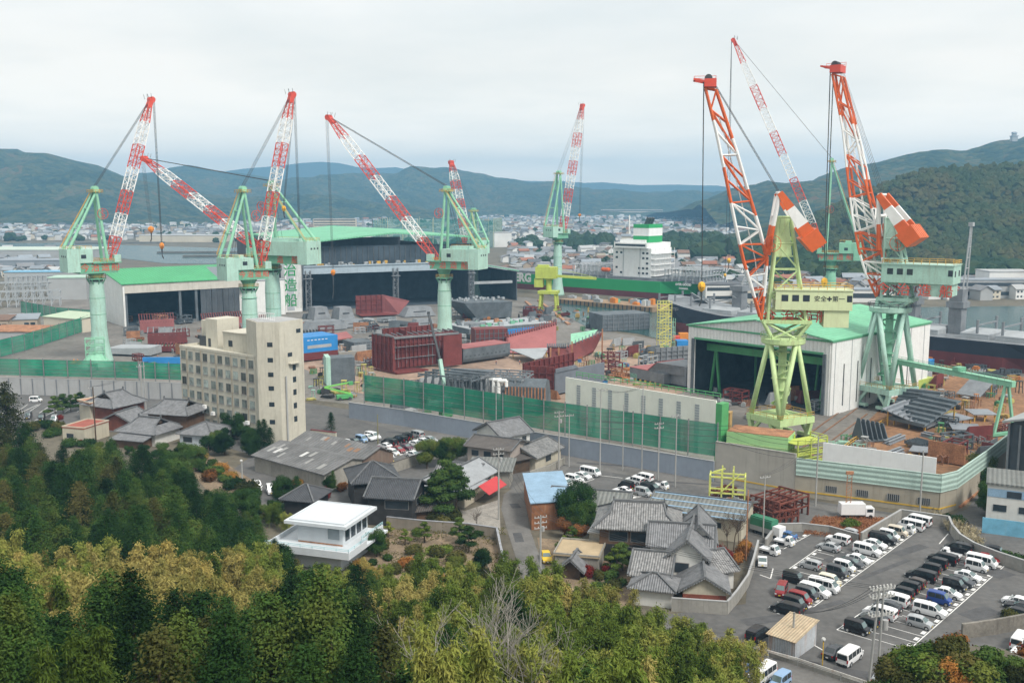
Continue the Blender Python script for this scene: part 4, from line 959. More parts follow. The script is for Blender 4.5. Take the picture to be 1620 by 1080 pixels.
# central hall
a, rz, W = frame((452,494), (748,479)); r = thing('assembly_hall', 'huge dark open fronted hall with low mint roof and green lettering tower', 'hall', a, rz)
hl, hp, hr2 = 35.5, 41., 38.; xp = W*.56; D = 120
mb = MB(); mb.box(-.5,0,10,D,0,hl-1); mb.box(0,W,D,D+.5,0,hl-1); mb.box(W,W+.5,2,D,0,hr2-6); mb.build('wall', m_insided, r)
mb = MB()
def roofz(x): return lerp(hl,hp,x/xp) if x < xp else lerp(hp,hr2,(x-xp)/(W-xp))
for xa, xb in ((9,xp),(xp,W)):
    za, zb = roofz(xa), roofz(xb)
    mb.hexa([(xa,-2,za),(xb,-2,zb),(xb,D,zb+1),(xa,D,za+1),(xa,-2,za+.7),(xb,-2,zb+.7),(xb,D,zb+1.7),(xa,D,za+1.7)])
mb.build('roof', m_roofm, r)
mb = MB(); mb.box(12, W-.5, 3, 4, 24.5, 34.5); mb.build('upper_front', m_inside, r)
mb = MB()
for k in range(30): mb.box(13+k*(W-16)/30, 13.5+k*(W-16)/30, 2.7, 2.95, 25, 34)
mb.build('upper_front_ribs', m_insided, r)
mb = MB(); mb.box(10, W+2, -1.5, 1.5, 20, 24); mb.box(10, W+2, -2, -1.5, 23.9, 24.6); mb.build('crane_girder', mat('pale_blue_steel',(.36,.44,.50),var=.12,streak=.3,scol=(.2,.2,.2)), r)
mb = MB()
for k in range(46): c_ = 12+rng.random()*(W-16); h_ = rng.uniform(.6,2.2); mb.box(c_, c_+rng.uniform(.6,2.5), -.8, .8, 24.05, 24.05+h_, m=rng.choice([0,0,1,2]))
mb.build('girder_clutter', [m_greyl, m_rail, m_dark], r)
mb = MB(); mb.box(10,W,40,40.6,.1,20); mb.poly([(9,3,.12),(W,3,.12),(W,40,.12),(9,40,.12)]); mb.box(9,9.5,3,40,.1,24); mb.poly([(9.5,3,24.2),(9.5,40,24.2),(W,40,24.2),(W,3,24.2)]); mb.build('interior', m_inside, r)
for xx in (12, xp, W-2):
    mb = MB()
    for sx in (-1.3,1.3):
        for sy in (-3.4,-1.8): mb.tube((xx+sx,sy,0),(xx+sx,sy,22),.22,n=5)
    for k in range(10):
        z = k*2.2; s = 1 if k%2 else -1
        mb.tube((xx-s*1.3,-3.4,z),(xx+s*1.3,-3.4,z+2.2),.14,n=4); mb.tube((xx-1.3,-3.4,z),(xx+1.3,-3.4,z),.14,n=4); mb.tube((xx+1.3,-3.4,z),(xx+1.3,-1.8,z+2.2),.14,n=4)
    mb.box(xx-2.4,xx+2.4,-4,-1.6,17.5,17.9); mb.build('scaffold_tower', m_grey, r)
mb = MB(); mb.box(0,9,-.5,8,0,hl); mb.m = 1; mb.box(.8,4.8,-.62,-.5,1,hl-.6); mb.build('sign_tower', [m_white, mat('sign_grey',(.42,.45,.48),var=.1)], r)
for i, chh in enumerate('今治造船'): lettering(chh, 7.4, mat('sign_green',(.02,.27,.08),rough=.5), r, basis((2.8,-.66,hl-5.2-i*8.1), (1,0,0), (0,0,1)), .08)
mb = MB()
for k in range(5): mb.bar((9.3+.3*k%2,-.55,hl-1),(9.3,-.55,2),.12) ; mb.box(5.6+k*.7,5.75+k*.7,-.56,-.5,2,hl-1)
mb.build('pipes', m_grey, r)
# lower right bay
a, rz, W = frame((748,478), (818,475)); r = thing('assembly_hall', 'lower mint roofed open shed attached right of the dark hall', 'hall', a, rz)
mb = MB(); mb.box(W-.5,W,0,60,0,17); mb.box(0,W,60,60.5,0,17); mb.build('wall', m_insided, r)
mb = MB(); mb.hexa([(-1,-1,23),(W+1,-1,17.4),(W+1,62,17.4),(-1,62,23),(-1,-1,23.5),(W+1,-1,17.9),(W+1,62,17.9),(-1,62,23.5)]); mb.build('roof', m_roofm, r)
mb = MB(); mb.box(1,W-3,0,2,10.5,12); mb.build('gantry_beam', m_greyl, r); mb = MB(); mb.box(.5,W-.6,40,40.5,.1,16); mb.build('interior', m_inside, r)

# ---------------------------------------------------------------- ships
def hull_ship(name, label, stern, bow, beam, zdeck, zboot, topm, prof, bowlen=.16, flare=3., cat='ship'):
    """hull along the line stern -> bow (near side), lying away from the camera"""
    d = bow-stern; L_ = d.length; rz = math.atan2(d.y, d.x)
    r = thing(name, label, cat, stern, rz)
    mb = MB(); rings = []
    side = 1 if -math.sin(rz)*0+math.cos(rz)*1 > 0 else -1    # which local y points away from the camera
    N = 18
    for i in range(N+1):
        t = i/N; x = t*L_
        k = 1.0 if t < 1-bowlen else math.sqrt(max(0, 1-((t-(1-bowlen))/bowlen)**2))
        ks = 1 if t > .05 else lerp(.78, 1, t/.05)
        zt = prof(t); c = side*beam/2
        wt = beam/2*max(.03, k**.7)*ks; wb = beam/2*max(.02, k**1.4)*ks*(1 if t > .1 else lerp(.25, 1, t/.1))
        xb = x-(flare*1.6*(t-(1-bowlen))/bowlen if t > 1-bowlen else 0)+(lerp(6,0,t/.06) if t < .06 else 0)
        rings.append([(x, c-wt, zt), (lerp(xb,x,.35), c-lerp(wb,wt,.5), zboot), (xb, c-wb, 0), (xb, c+wb, 0), (lerp(xb,x,.35), c+lerp(wb,wt,.5), zboot), (x, c+wt, zt)])
    ms = lambda j, k: (0, 1, 1, 1, 0, 2)[k]
    mb.loft(rings, ms=ms); mb.build('hull', [topm, m_boot, m_grey], r)
    return r, L_, side
s0, b0 = G(1098,477), G(690,447)
r, L_, sd = hull_ship('container_ship', 'green hulled container ship with white accommodation block, moored at the quay', s0, b0, 34, 9, 3.6, m_hullg, lambda t: 10.5+ (1.5*(1-t/.12) if t < .12 else 0)+(4*(t-.8)/.2 if t > .8 else 0))
def sx(px): # place along the ship for a column of the photograph
    u, _ = plane_pt(s0.x, s0.y, math.atan2((b0-s0).y,(b0-s0).x), px, 470); return u
yc = sd*17
xa, xb = sx(1022), sx(962)
mb = MB(); mb.box(xa, xb, yc-12, yc+12, 10.4, 30); mb.box(xa+2,xb-2,yc-14.2,yc+14.2,30,33.2); mb.box(xa+6,xb-3,yc-9,yc+9,33.2,35); mb.build('accommodation', m_wht, r)
acc = r.children[-1]
for k in range(5):
    for t in (.1,.2,.3,.78,.9):
        if rng.random() < .75: mb = MB(); mb.box(lerp(xa,xb,t)-.8, lerp(xa,xb,t)+.8, yc-12.05*sd-.05, yc-12.05*sd+.05, 14+k*3.1, 15.2+k*3.1); mb.build('window', m_glass, acc)
for t in (.28,.72): mb = MB(); mb.box(lerp(xa,xb,t)-.12,lerp(xa,xb,t)+.12,yc-12.3*sd-.1,yc-12.3*sd+.1,11,30); mb.build('pipe', m_greyl, acc)
mb = MB(); mb.box(xa+3,xb-3,yc-14.25,yc+14.25,31.2,32.4); mb.build('bridge_window', m_glass, acc)
mb = MB()
for k in range(5):
    z = 13+k*3.4; mb.box(xb-.0, xb+2.0, yc-12, yc+12, z, z+.3); mb.box(xa-2.6, xa, yc-12, yc+12, z, z+.3)
    for q in (-11.5,-6,0,6,11.5): mb.bar((xb+1.9,yc+q,z),(xb+1.9,yc+q,z+3.4),.2); mb.bar((xa-2.5,yc+q,z),(xa-2.5,yc+q,z+3.4),.2)
mb.build('balconies', m_wht, acc)
mb = MB(); f0, f1 = sx(1012), sx(988); mb.box(f0-.05,f1+.05,yc-8.05,yc+8.05,37.2,42.5,m=0); mb.box(f0-.06,f1+.06,yc-8.06,yc+8.06,33.4,37.4,m=1); mb.box(f0-.07,f1+.07,yc-8.07,yc+8.07,42.2,44.5,m=1)
for q in (-3,0,3): mb.tube(((f0+f1)/2,yc+q,44),((f0+f1)/2-2,yc+q,48.5),1.1,n=8,m=2)
mb.build('funnel', [m_wht, m_hullg, m_dark], r)
mb = MB(); mb.tube((xb-4,yc,38),(xb-4,yc,50),.35,n=6); mb.bar((xb-4,yc-4,46),(xb-4,yc+4,46),.3); mb.build('mast', m_wht, r)
mb = MB(); q = xb+3; mb.loft([[(q+dx*.1, yc-17*sd-1.2*sd+1.3*math.cos(a), 15.5+1.3*math.sin(a)) if False else (q+dx, yc-15.6*sd+w_*math.cos(a), 16+w_*math.sin(a)) for a in [2*math.pi*k/8 for k in range(8)]] for dx, w_ in ((-3.5,.5),(-2.5,1.4),(2.5,1.4),(3.5,.5))]); mb.build('lifeboat', m_org, r)
for px in list(range(905,960,13))+list(range(1050,1106,11)):
    x_ = sx(px); mb = MB()
    for z in (10.6,14.4): mb.box(x_-.8,x_+.8,yc-16,yc+16,z,z+.35)
    for q in range(-16,17,4): mb.bar((x_,yc+q,10.5),(x_,yc+q,18.2),.45); 
    mb.box(x_-.8,x_+.8,yc-16,yc+16,18,18.3); mb.build('lashing_bridge', m_greyl, r)
mb = MB(); mb.box(sx(1104),sx(800),yc-15.5,yc+15.5,10.3,12.2); mb.build('hatch_covers', m_grey, r)
rz_ = r.rotation_euler.z; toward = -sd
lx = (1,0,0) if (Matrix.Rotation(rz_,3,'Z') @ Vector((1,0,0))).x > 0 else (-1,0,0)
lettering('EVERG', 8.0, m_wht, r, basis((sx(819), yc-17.15*sd, 7.6), lx, (0,0,1)), .05)
lettering('EVER GOOD', 1.9, m_wht, r, basis((sx(1080), yc-16.6*sd, 9.6), lx, (0,0,1)), .05)
lettering('PANAMA', 1.5, m_wht, r, basis((sx(1080), yc-16.3*sd, 7.2), lx, (0,0,1)), .05)

b1, s1 = G(1026,523), G(1680,600)
r, L_, sd = hull_ship('cargo_ship', 'black and red bulk carrier lying behind the right hall', s1, b1, 30, 10, 5.2, m_hullb, lambda t: 10.2+(5.5*((t-.78)/.22)**1.3 if t > .78 else 0), bowlen=.10, flare=6)
az1 = math.atan2((b1-s1).y,(b1-s1).x); yc = sd*15
c1 = s1+Vector((-math.sin(az1), math.cos(az1), 0))*yc
def sx1(px, py=540): return plane_pt(c1.x, c1.y, az1, px, py)[0]
for pa, pb in ((1640,1590),(1580,1535),(1500,1455),(1235,1185),(1175,1130)):
    x_0, x_1 = sx1(pa), sx1(pb); mb = MB(); mb.box(x_0,x_1,yc-10,yc+10,10.15,12); mb.hexa([(x_0,yc-10,12),(x_1,yc-10,12),(x_1,yc+10,12),(x_0,yc+10,12),(x_0+.5,yc-1,13),(x_1-.5,yc-1,13),(x_1-.5,yc+1,13),(x_0+.5,yc+1,13)]); mb.build('hatch_cover', m_greyl, r)
mb = MB(); railing(mb, [(sx1(1650),yc-14.6*sd,10.2),(sx1(1075),yc-14.6*sd,10.2)],1.3,.08,every=4); mb.build('railing', m_greyl, r)
for px, tip in ((1512,(1527,354)),(1168,(1178,445)),(1440,(1452,446))):
    x_ = sx1(px); mb = MB(); mb.box(x_-2.4,x_+2.4,yc-2.4,yc+2.4,10.1,27 if px > 1400 else 22); mb.box(x_-3.2,x_+3.2,yc-3.2,yc+3.2,20,22.3); mb.build('crane_post', m_grey, r)
    tz = zat(tip[1], 395); xt = x_-3.0; mb = MB()
    for q in (-1,1):
        mb.tube((x_-2, yc+q*2.0, 23),(xt, yc+q*.5, tz),.3,n=6)
    for k in range(7): t = k/7; mb.tube((lerp(x_-2,xt,t),yc-lerp(2,.5,t),lerp(23,tz,t)),(lerp(x_-2,xt,t),yc+lerp(2,.5,t),lerp(23,tz,t)),.2,n=5)
    mb.box(xt-.8,xt+.8,yc-.9,yc+.9,tz-.3,tz+1.2); mb.build('crane_jib', m_greyl, r)
for px in (1060,1085,1110,1140,1205,1245,1470,1560,1600):
    x_ = sx1(px); mb = MB()
    for q in (-9,9): mb.tube((x_,yc+q,10),(x_,yc+q,17),.5,n=6)
    mb.bar((x_,yc-9,15),(x_,yc+9,15),.5); mb.build('deck_post', m_grey, r)
mb = MB()
for px in (1100, 1165, 1205):
    x_ = sx1(px); mb.poly([(x_-4,yc-8,10.3),(x_+4,yc-8,10.3),(x_+2.5,yc-7.5,17),]); mb.hexa([(x_-5,yc-9,10.3),(x_+5,yc-9,10.3),(x_+5,yc-8.4,10.3),(x_-5,yc-8.4,10.3),(x_-.4,yc+4,18),(x_+.4,yc+4,18),(x_+.4,yc+4.5,18),(x_-.4,yc+4.5,18)])
mb.build('open_hatch_leaves', m_greyl, r)

# dark block afloat, pier
def block(name, label, cat, A, B, depth, h, mats, cut=None, ribs=0, z0=0., group=None, ribm=1, cap=None):
    a, rz, W = frame(A, B); r = thing(name, label, cat, a, rz, group)
    mb = MB(); mb.box(0,W,0,depth,z0,z0+h); mb.build('shell', mats, r)
    if ribs:
        mb = MB(); mb.m = 0
        for k in range(ribs+1):
            x = W*k/ribs; mb.box(max(0,x-.12), min(W,x+.12), -.35, -.005, z0+.2, z0+h-.2)
        for k in range(1,4): mb.box(.2, W-.2, -.22, -.003, z0+h*k/4-.12, z0+h*k/4+.12)
        mb.build('stiffeners', mats[ribm] if isinstance(mats,(list,tuple)) else mats, r)
    if cap is not None:
        mb = MB(); mb.box(-.1,W+.1,-.1,depth+.1,z0+h,z0+h+.25); mb.build('top_plate', cap, r)
    return r, W
block('floating_dock_section', 'dark grey slab sided block floating in the dock', 'hull block', (953,525), (1027,521), 14, 7.5, [m_greyd, m_grey], ribs=9, z0=.2)
a, rz, W = frame((884,480), (1032,494)); r = thing('pier', 'long rust brown working pier beside the green ship', 'pier', a, rz)
mb = MB(); mb.box(0,W,0,17,.1,2.6); mb.build('deck_slab', mat('pier_deck',(.30,.20,.12),var=.3,fine=.2), r)
mb = MB(); [mb.box(x_,x_+.8,-.15,-.01,.1,2.5) for x_ in np.arange(1,W-1,3.)]; mb.build('fenders', m_dark, r)
for k in range(15):
    x_ = rng.uniform(2,W-6); y_ = rng.uniform(2,13); h_ = rng.uniform(1.2,3.2)
    mb = MB(); mb.box(-rng.uniform(1,3), rng.uniform(1,3), -1.2, 1.2, 0, h_); mb.box(-.8,.8,-.6,.6,h_,h_+.4)
    o = mb.build('work_container', rng.choice([m_greyl,m_greyl,m_mintd,m_orange,m_blue,m_white]))
    c_, s_ = math.cos(rz), math.sin(rz); o.location = (a.x+x_*c_-y_*s_, a.y+x_*s_+y_*c_, 2.61); o.rotation_euler.z = rz+rng.uniform(-.2,.2)
    tag(o, 'small steel work container standing on the brown pier', 'container', 'containers on the pier')

# lime portal jib crane at the dock head
g = G(868,490); r = thing('portal_crane', 'small yellow green portal jib crane with boxy housing at the dock head', 'crane', g, math.radians(-12))
m_ygr = mat('yellow_green', (.48,.56,.10), rough=.5, var=.12, streak=.3)
mb = MB()
for a_ in (-4,4):
    for b_ in (-3.5,3.5): mb.tube((a_*1.15,b_,0),(a_,b_*.9,9),.7,n=8); mb.box(a_*1.15-1.2,a_*1.15+1.2,b_-.6,b_+.6,0,.9)
mb.build('portal_legs', m_ygr, r); mb = MB(); mb.box(-5.4,5.4,-4.2,4.2,9,10.6); mb.build('portal_deck', m_ygr, r)
mb = MB(); mb.tube((0,0,10.6),(0,0,17),1.6,n=12); mb.lathe([(2.4,16.5),(2.4,17.3)],n=14); mb.build('post', m_ygr, r)
mb = MB(); mb.box(-7,4.5,-3,3,17.3,23.5); mb.box(-7.6,-3,-2.6,2.6,12.5,17.2); mb.box(-6,0,-2,2,23.5,24.6); mb.build('housing', m_ygr, r)
mb = MB(); mb.bar((4,0,18.6),(26,0,17.6),1.6,1.3); mb.bar((3,0,23),(24,0,18.5),.2); mb.build('jib', m_ygr, r)

# ---------------------------------------------------------------- boundary walls and net fences
def wall_line(name, label, pix, h, th, m, cat='wall', z0=0., cap=None, every=None, postm=None):
    pts = [G(*p) if not isinstance(p, Vector) else p for p in pix]
    o0 = pts[0]; r = thing(name, label, cat, o0)
    mb = MB(); mp = MB(); mc = MB()
    for p, q in zip(pts, pts[1:]):
        p, q = p-o0, q-o0; d = (q-p); n = Vector((-d.y,d.x,0)).normalized()*th/2; Z0, Z1 = Vector((0,0,z0)), Vector((0,0,z0+h))
        mb.hexa([p-n+Z0,q-n+Z0,q+n+Z0,p+n+Z0,p-n+Z1,q-n+Z1,q+n+Z1,p+n+Z1])
        if cap: mc.hexa([p-n*1.3+Z1,q-n*1.3+Z1,q+n*1.3+Z1,p+n*1.3+Z1]+[v+Vector((0,0,.12)) for v in (p-n*1.3+Z1,q-n*1.3+Z1,q+n*1.3+Z1,p+n*1.3+Z1)])
        if every:
            k = max(1, int(d.length/every))
            for i in range(k+1): a = p.lerp(q, i/k)-n*1.5; mp.bar(a+Z0, a+Z1, .16, .3)
    mb.build('panel', m, r)
    if mp.f: mp.build('joints', postm, r)
    if mc.f: mc.build('coping', cap, r)
    return r
m_bluewall = mat('blue_grey_wall', (.27, .31, .37), rough=.7, var=.08, scale=.1, streak=.3, scol=(.2,.22,.24), fine=.04)
m_lgrey = mat('pale_grey_panel', (.38, .385, .385), rough=.7, var=.1, scale=.2, streak=.35, scol=(.24,.23,.22))
m_post = mat('galvanised', (.33, .335, .33), rough=.5, var=.12)
WALLP = [(553,661),(640,674),(735,691),(860,714),(1000,738),(1129,761)]
wall_line('boundary_wall', 'long plain blue grey wall below the green net fence', WALLP, 4.4, .4, m_bluewall, cap=m_lgrey)
wall_line('boundary_wall', 'pale grey panelled wall left of the cream office block', [(-40,622),(110,626),(200,629),(292,633)], 5.2, .3, m_lgrey, every=3.6, postm=m_grey, cap=m_lgrey)
m_npost = mat('fence_post_grey', (.20,.215,.21), rough=.6, var=.2)
def net_fence(label, pix, z0, h, every, nrail=5, off=0.):
    pts = [G(*p) for p in pix]; o0 = pts[0]; r = thing('net_fence', label, 'fence', o0)
    mb = MB()
    seg = []
    for p, q in zip(pts, pts[1:]):
        k = max(1, round((q-p).length/every))
        for i in range(k): seg.append((p.lerp(q,i/k)-o0, p.lerp(q,(i+1)/k)-o0))
    for p, q in seg:
        n = 6
        for i in range(n):
            a, b = p.lerp(q,i/n), p.lerp(q,(i+1)/n); d = (q-p).normalized(); nn = Vector((-d.y,d.x,0))
            f = lambda v, t, zz: v+nn*(math.sin(t*math.pi)*.25*math.sin(zz*2))+Vector((0,0,z0+zz))
            mb.poly([f(a,i/n,0),f(b,(i+1)/n,0),f(b,(i+1)/n,h*.5),f(a,i/n,h*.5)]); mb.poly([f(a,i/n,h*.5),f(b,(i+1)/n,h*.5),f(b,(i+1)/n,h),f(a,i/n,h)])
    mb.build('net', m_net, r)
    for i, (p, q) in enumerate(seg+[(seg[-1][1], None)]):
        m2 = MB(); m2.bar(p+Vector((0,-.25,0)), p+Vector((0,-.25,z0+h+.4)), .26, .26); m2.build('post', m_npost, r)
    m2 = MB()
    for p, q in seg:
        for k in range(nrail+1): zz = z0+h*k/nrail; m2.bar(p+Vector((0,-.2,zz)), q+Vector((0,-.2,zz)), .05)
    m2.build('rails', m_npost, r)
    return r
net_fence('long green net fence on grey posts above the blue grey wall', [(577,659),(640,668),(735,685),(860,708),(1000,732),(1133,754)], 4.6, 7.2, 6.2)
net_fence('green net fence above the pale grey panelled wall', [(-40,619),(110,623),(222,626)], 5.5, 5.2, 7.2)
net_fence('darker green net fence stretch beside the cream office block', [(226,626),(292,629)], 5.5, 5.0, 4.5)
net_fence('green net fence running diagonally past the left column crane', [(-20,572),(40,556),(95,538),(150,520)], .5, 6.5, 7.5)
net_fence('short green net fence behind the pale roofed cream shed', [(34,497),(90,508),(150,513)], 1, 6, 8)
# white panel screen behind the net
a, rz, W = frame((894,681), (1130,729)); r = thing('panel_screen', 'big white panelled screen wall standing behind the green net', 'screen', a, rz)
mb = MB(); mb.box(0,W,0,.4,0.1,14.2); mb.build('panel', mat('screen_white',(.78,.78,.70),var=.06,streak=.2,scol=(.4,.4,.35)), r)
for k in range(8): mb = MB(); x_ = W*(.085+.113*k); [mb.box(x_,x_+1.2,-.06,-.005,z_,z_+.5) for z_ in np.arange(1,12.3,.62)]; mb.build('louvre', m_greyl, r)
mb = MB(); mb.box(W+.02,W+1.6,0,3,0,13.6); railing(mb,[(2,2,14.3),(W,2,14.3)],1.3,.09); mb.build('frame', m_gframe, r)
# concrete and mint walls to the right
wall_line('retaining_wall', 'light concrete wall below the lime crane ballast', [(1131,760),(1257,783)], 8.6, .5, mat('pale_concrete',(.40,.38,.34),var=.1,streak=.5,scol=(.24,.22,.19)), cap=m_conc)
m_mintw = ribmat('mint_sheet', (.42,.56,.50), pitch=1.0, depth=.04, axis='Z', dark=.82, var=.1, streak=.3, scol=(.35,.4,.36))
SW = [(1257,783),(1380,799),(1484,813),(1510,806),(1556,770),(1588,742)]
wall_line('retaining_wall', 'buff concrete wall with barred openings and yellow stripe along the road', SW, 4.4, .5, mat('buff_concrete',(.37,.335,.27),var=.1,streak=.5,scol=(.2,.17,.13)))
def offs(pix, dy): return [G(px, py)+Vector((0, dy, 0)) for px, py in pix]
wall_line('sheet_parapet', 'pale mint sheet parapet above the buff concrete wall', offs(SW,-.35), 3.4, .3, m_mintw, z0=4.42, cap=m_mintw)
for px, py in ((1312,789.5),(1361,796),(1410,802.7),(1458,809)):
    g = G(px,py)+Vector((0,-.62,1.6)); o = thing('barred_opening', 'dark barred opening in the buff concrete roadside wall', 'opening', g, math.atan2((G(1484,813)-G(1257,783)).y,(G(1484,813)-G(1257,783)).x), 'barred openings in the roadside wall')
    mb = MB(); mb.box(-1.1,1.1,0,.1,0,1.3); mb.build('recess', m_dark, o); mb = MB(); [mb.box(-1.1+k*.37,-1.0+k*.37,-.06,-.01,0,1.3) for k in range(7)]; mb.build('bars', m_post, o)
wall_line('yellow_stripe', 'yellow painted stripe running along the roadside concrete walls', offs([(1131,760),(1257,783),(1380,799),(1484,813),(1510,806),(1556,770)],-.34), .28, .05, m_yline, z0=1.0, cat='marking')
wall_line('white_screen', 'long white sheet screen inside the stockyard wall', [(1300,758),(1478,786)], 8.2, .3, mat('screen_sheet',(.80,.81,.81),var=.06,streak=.3,scol=(.42,.42,.42)))
# ------------------------------------------------------------------ vehicles
def paint(name, c, metal=.0, rough=.28): return mat('paint_'+name.replace(' ', '_'), c, rough=rough, var=.04, scale=1., metal=metal, spec=.5)
PAINT = {'white': paint('white',(.78,.79,.80)), 'silver': paint('silver',(.46,.48,.50),.25), 'black': paint('black',(.012,.012,.015)), 'dark grey': paint('dark grey',(.07,.075,.085),.2),
  'red': paint('red',(.24,.02,.024)), 'blue': paint('blue',(.02,.06,.26)), 'light blue': paint('light blue',(.26,.40,.60)), 'beige': paint('beige',(.60,.54,.45)), 'cream': paint('cream',(.72,.68,.56)),
  'yellow': paint('yellow',(.72,.48,.02)), 'orange': paint('orange',(.66,.30,.06)), 'purple': paint('purple',(.10,.03,.05)), 'brown': paint('brown',(.075,.06,.055)), 'mid blue': paint('mid blue',(.06,.15,.34)), 'green': paint('green',(.03,.2,.12))}
m_cglass = mat('car_glass', (.022,.03,.034), rough=.06, var=.1, spec=.8)
m_screen = mat('car_windscreen', (.12,.17,.17), rough=.05, var=.15, scale=2., spec=.9)
m_tyre = mat('tyre', (.02,.02,.02), rough=.85); m_rim = mat('rim', (.42,.43,.44), rough=.35, metal=.4)
m_head = mat('headlamp', (.62,.66,.68), rough=.1, spec=.8); m_tail = mat('tail_lamp', (.42,.015,.02), rough=.2)
m_platey = mat('plate_yellow', (.62,.45,.04), rough=.5); m_platew = mat('plate_white', (.7,.7,.68), rough=.5); m_trim = mat('car_trim', (.03,.03,.033), rough=.6)
# stations: x, z bottom, z belt, z top, half width, half width of the roof
def S(*a): return list(a)
CARS = {
 'kei van': dict(W=.74, st=[(-1.69,.30,.92,1.62,.70,.60),(-1.62,.24,.95,1.80,.73,.64),(-.9,.22,.96,1.86,.74,.66),(.35,.22,.96,1.85,.74,.66),(.72,.22,.98,1.76,.74,.64),(1.16,.22,1.02,1.10,.73,.66),(1.52,.24,.93,.98,.71,.62),(1.68,.30,.74,.78,.66,.58)], side=[(-1.45,-.5),(-.42,.42),(.48,.86)], ws=(4,5), wheels=(-1.15,1.14,.29), kei=True),
 'kei car': dict(W=.74, st=[(-1.69,.32,.90,1.25,.69,.56),(-1.60,.24,.93,1.48,.73,.58),(-.9,.22,.94,1.60,.74,.61),(.10,.22,.94,1.60,.74,.62),(.42,.22,.95,1.50,.74,.60),(1.0,.22,.97,1.03,.73,.65),(1.52,.24,.86,.90,.71,.62),(1.68,.30,.68,.72,.65,.56)], side=[(-1.4,-.5),(-.42,.35),(.4,.6)], ws=(4,5), wheels=(-1.14,1.12,.28), kei=True),
 'minivan': dict(W=.86, st=[(-2.32,.32,.98,1.55,.80,.66),(-2.22,.25,1.0,1.76,.85,.71),(-1.2,.24,1.0,1.84,.86,.74),(.4,.24,1.0,1.82,.86,.74),(.75,.24,1.0,1.74,.86,.72),(1.52,.24,1.06,1.12,.85,.76),(2.1,.26,.93,.98,.82,.72),(2.32,.33,.74,.78,.75,.64)], side=[(-2.05,-1.15),(-1.05,-.05),(.05,.7),(.75,1.1)], ws=(4,5), wheels=(-1.45,1.42,.33)),
 'hatchback': dict(W=.845, st=[(-1.98,.34,.86,1.02,.77,.60),(-1.80,.25,.90,1.22,.83,.62),(-1.05,.23,.93,1.46,.845,.63),(-.15,.23,.93,1.52,.845,.65),(.25,.23,.93,1.44,.845,.63),(1.05,.23,.95,1.0,.84,.74),(1.75,.25,.80,.84,.80,.70),(2.0,.32,.62,.66,.70,.58)], side=[(-1.3,-.5),(-.42,.3),(.36,.7)], ws=(4,5), wheels=(-1.28,1.26,.31)),
 'sedan': dict(W=.87, st=[(-2.3,.36,.90,.94,.78,.68),(-1.75,.25,.95,1.0,.86,.72),(-1.0,.24,.95,1.38,.87,.62),(-.35,.23,.95,1.46,.87,.64),(.15,.23,.95,1.40,.87,.63),(.95,.23,.95,1.0,.87,.74),(1.9,.25,.80,.84,.83,.72),(2.25,.33,.62,.66,.74,.6)], side=[(-1.2,-.45),(-.38,.3),(.36,.6)], ws=(4,5), wheels=(-1.4,1.38,.32)),
 'van': dict(W=.85, st=[(-2.34,.36,1.0,1.88,.82,.72),(-2.28,.30,1.0,1.94,.84,.74),(-1.0,.28,1.02,1.99,.85,.75),(1.1,.28,1.02,1.98,.85,.75),(1.45,.28,1.04,1.86,.85,.73),(2.05,.28,1.08,1.16,.84,.74),(2.25,.30,.9,.94,.82,.7),(2.34,.36,.7,.74,.78,.66)], side=[(-2.1,-1.1),(-1.0,.1),(.22,1.0),(1.1,1.55)], ws=(4,5), wheels=(-1.35,1.5,.33)),
 'off-roader': dict(W=.85, st=[(-2.05,.42,1.0,1.55,.80,.68),(-1.98,.34,1.02,1.72,.84,.70),(-1.0,.32,1.04,1.80,.85,.72),(.2,.32,1.04,1.78,.85,.72),(.45,.32,1.05,1.70,.85,.70),(.95,.32,1.08,1.14,.84,.76),(1.85,.35,1.0,1.04,.82,.74),(2.0,.42,.75,.8,.78,.68)], side=[(-1.85,-1.0),(-.9,-.1),(0,.6)], ws=(4,5), wheels=(-1.3,1.3,.37)),
}
def side_quad(st, xa, xb, lo, hi, s, off=.012):
    def at(x, f):
        for p, q in zip(st, st[1:]):
            if x <= q[0]:
                t = (x-p[0])/(q[0]-p[0]); zb, zt, wb, wt = [lerp(p[i],q[i],t) for i in (2,3,4,5)]
                return Vector((x, s*(lerp(wb*.985,wt,f)+off), lerp(zb,zt,f)))
    n = 4; lo_, hi_ = [], []
    for k in range(n+1):
        x = lerp(xa,xb,k/n); lo_.append(at(x,lo)); hi_.append(at(x,hi))
    return lo_, hi_
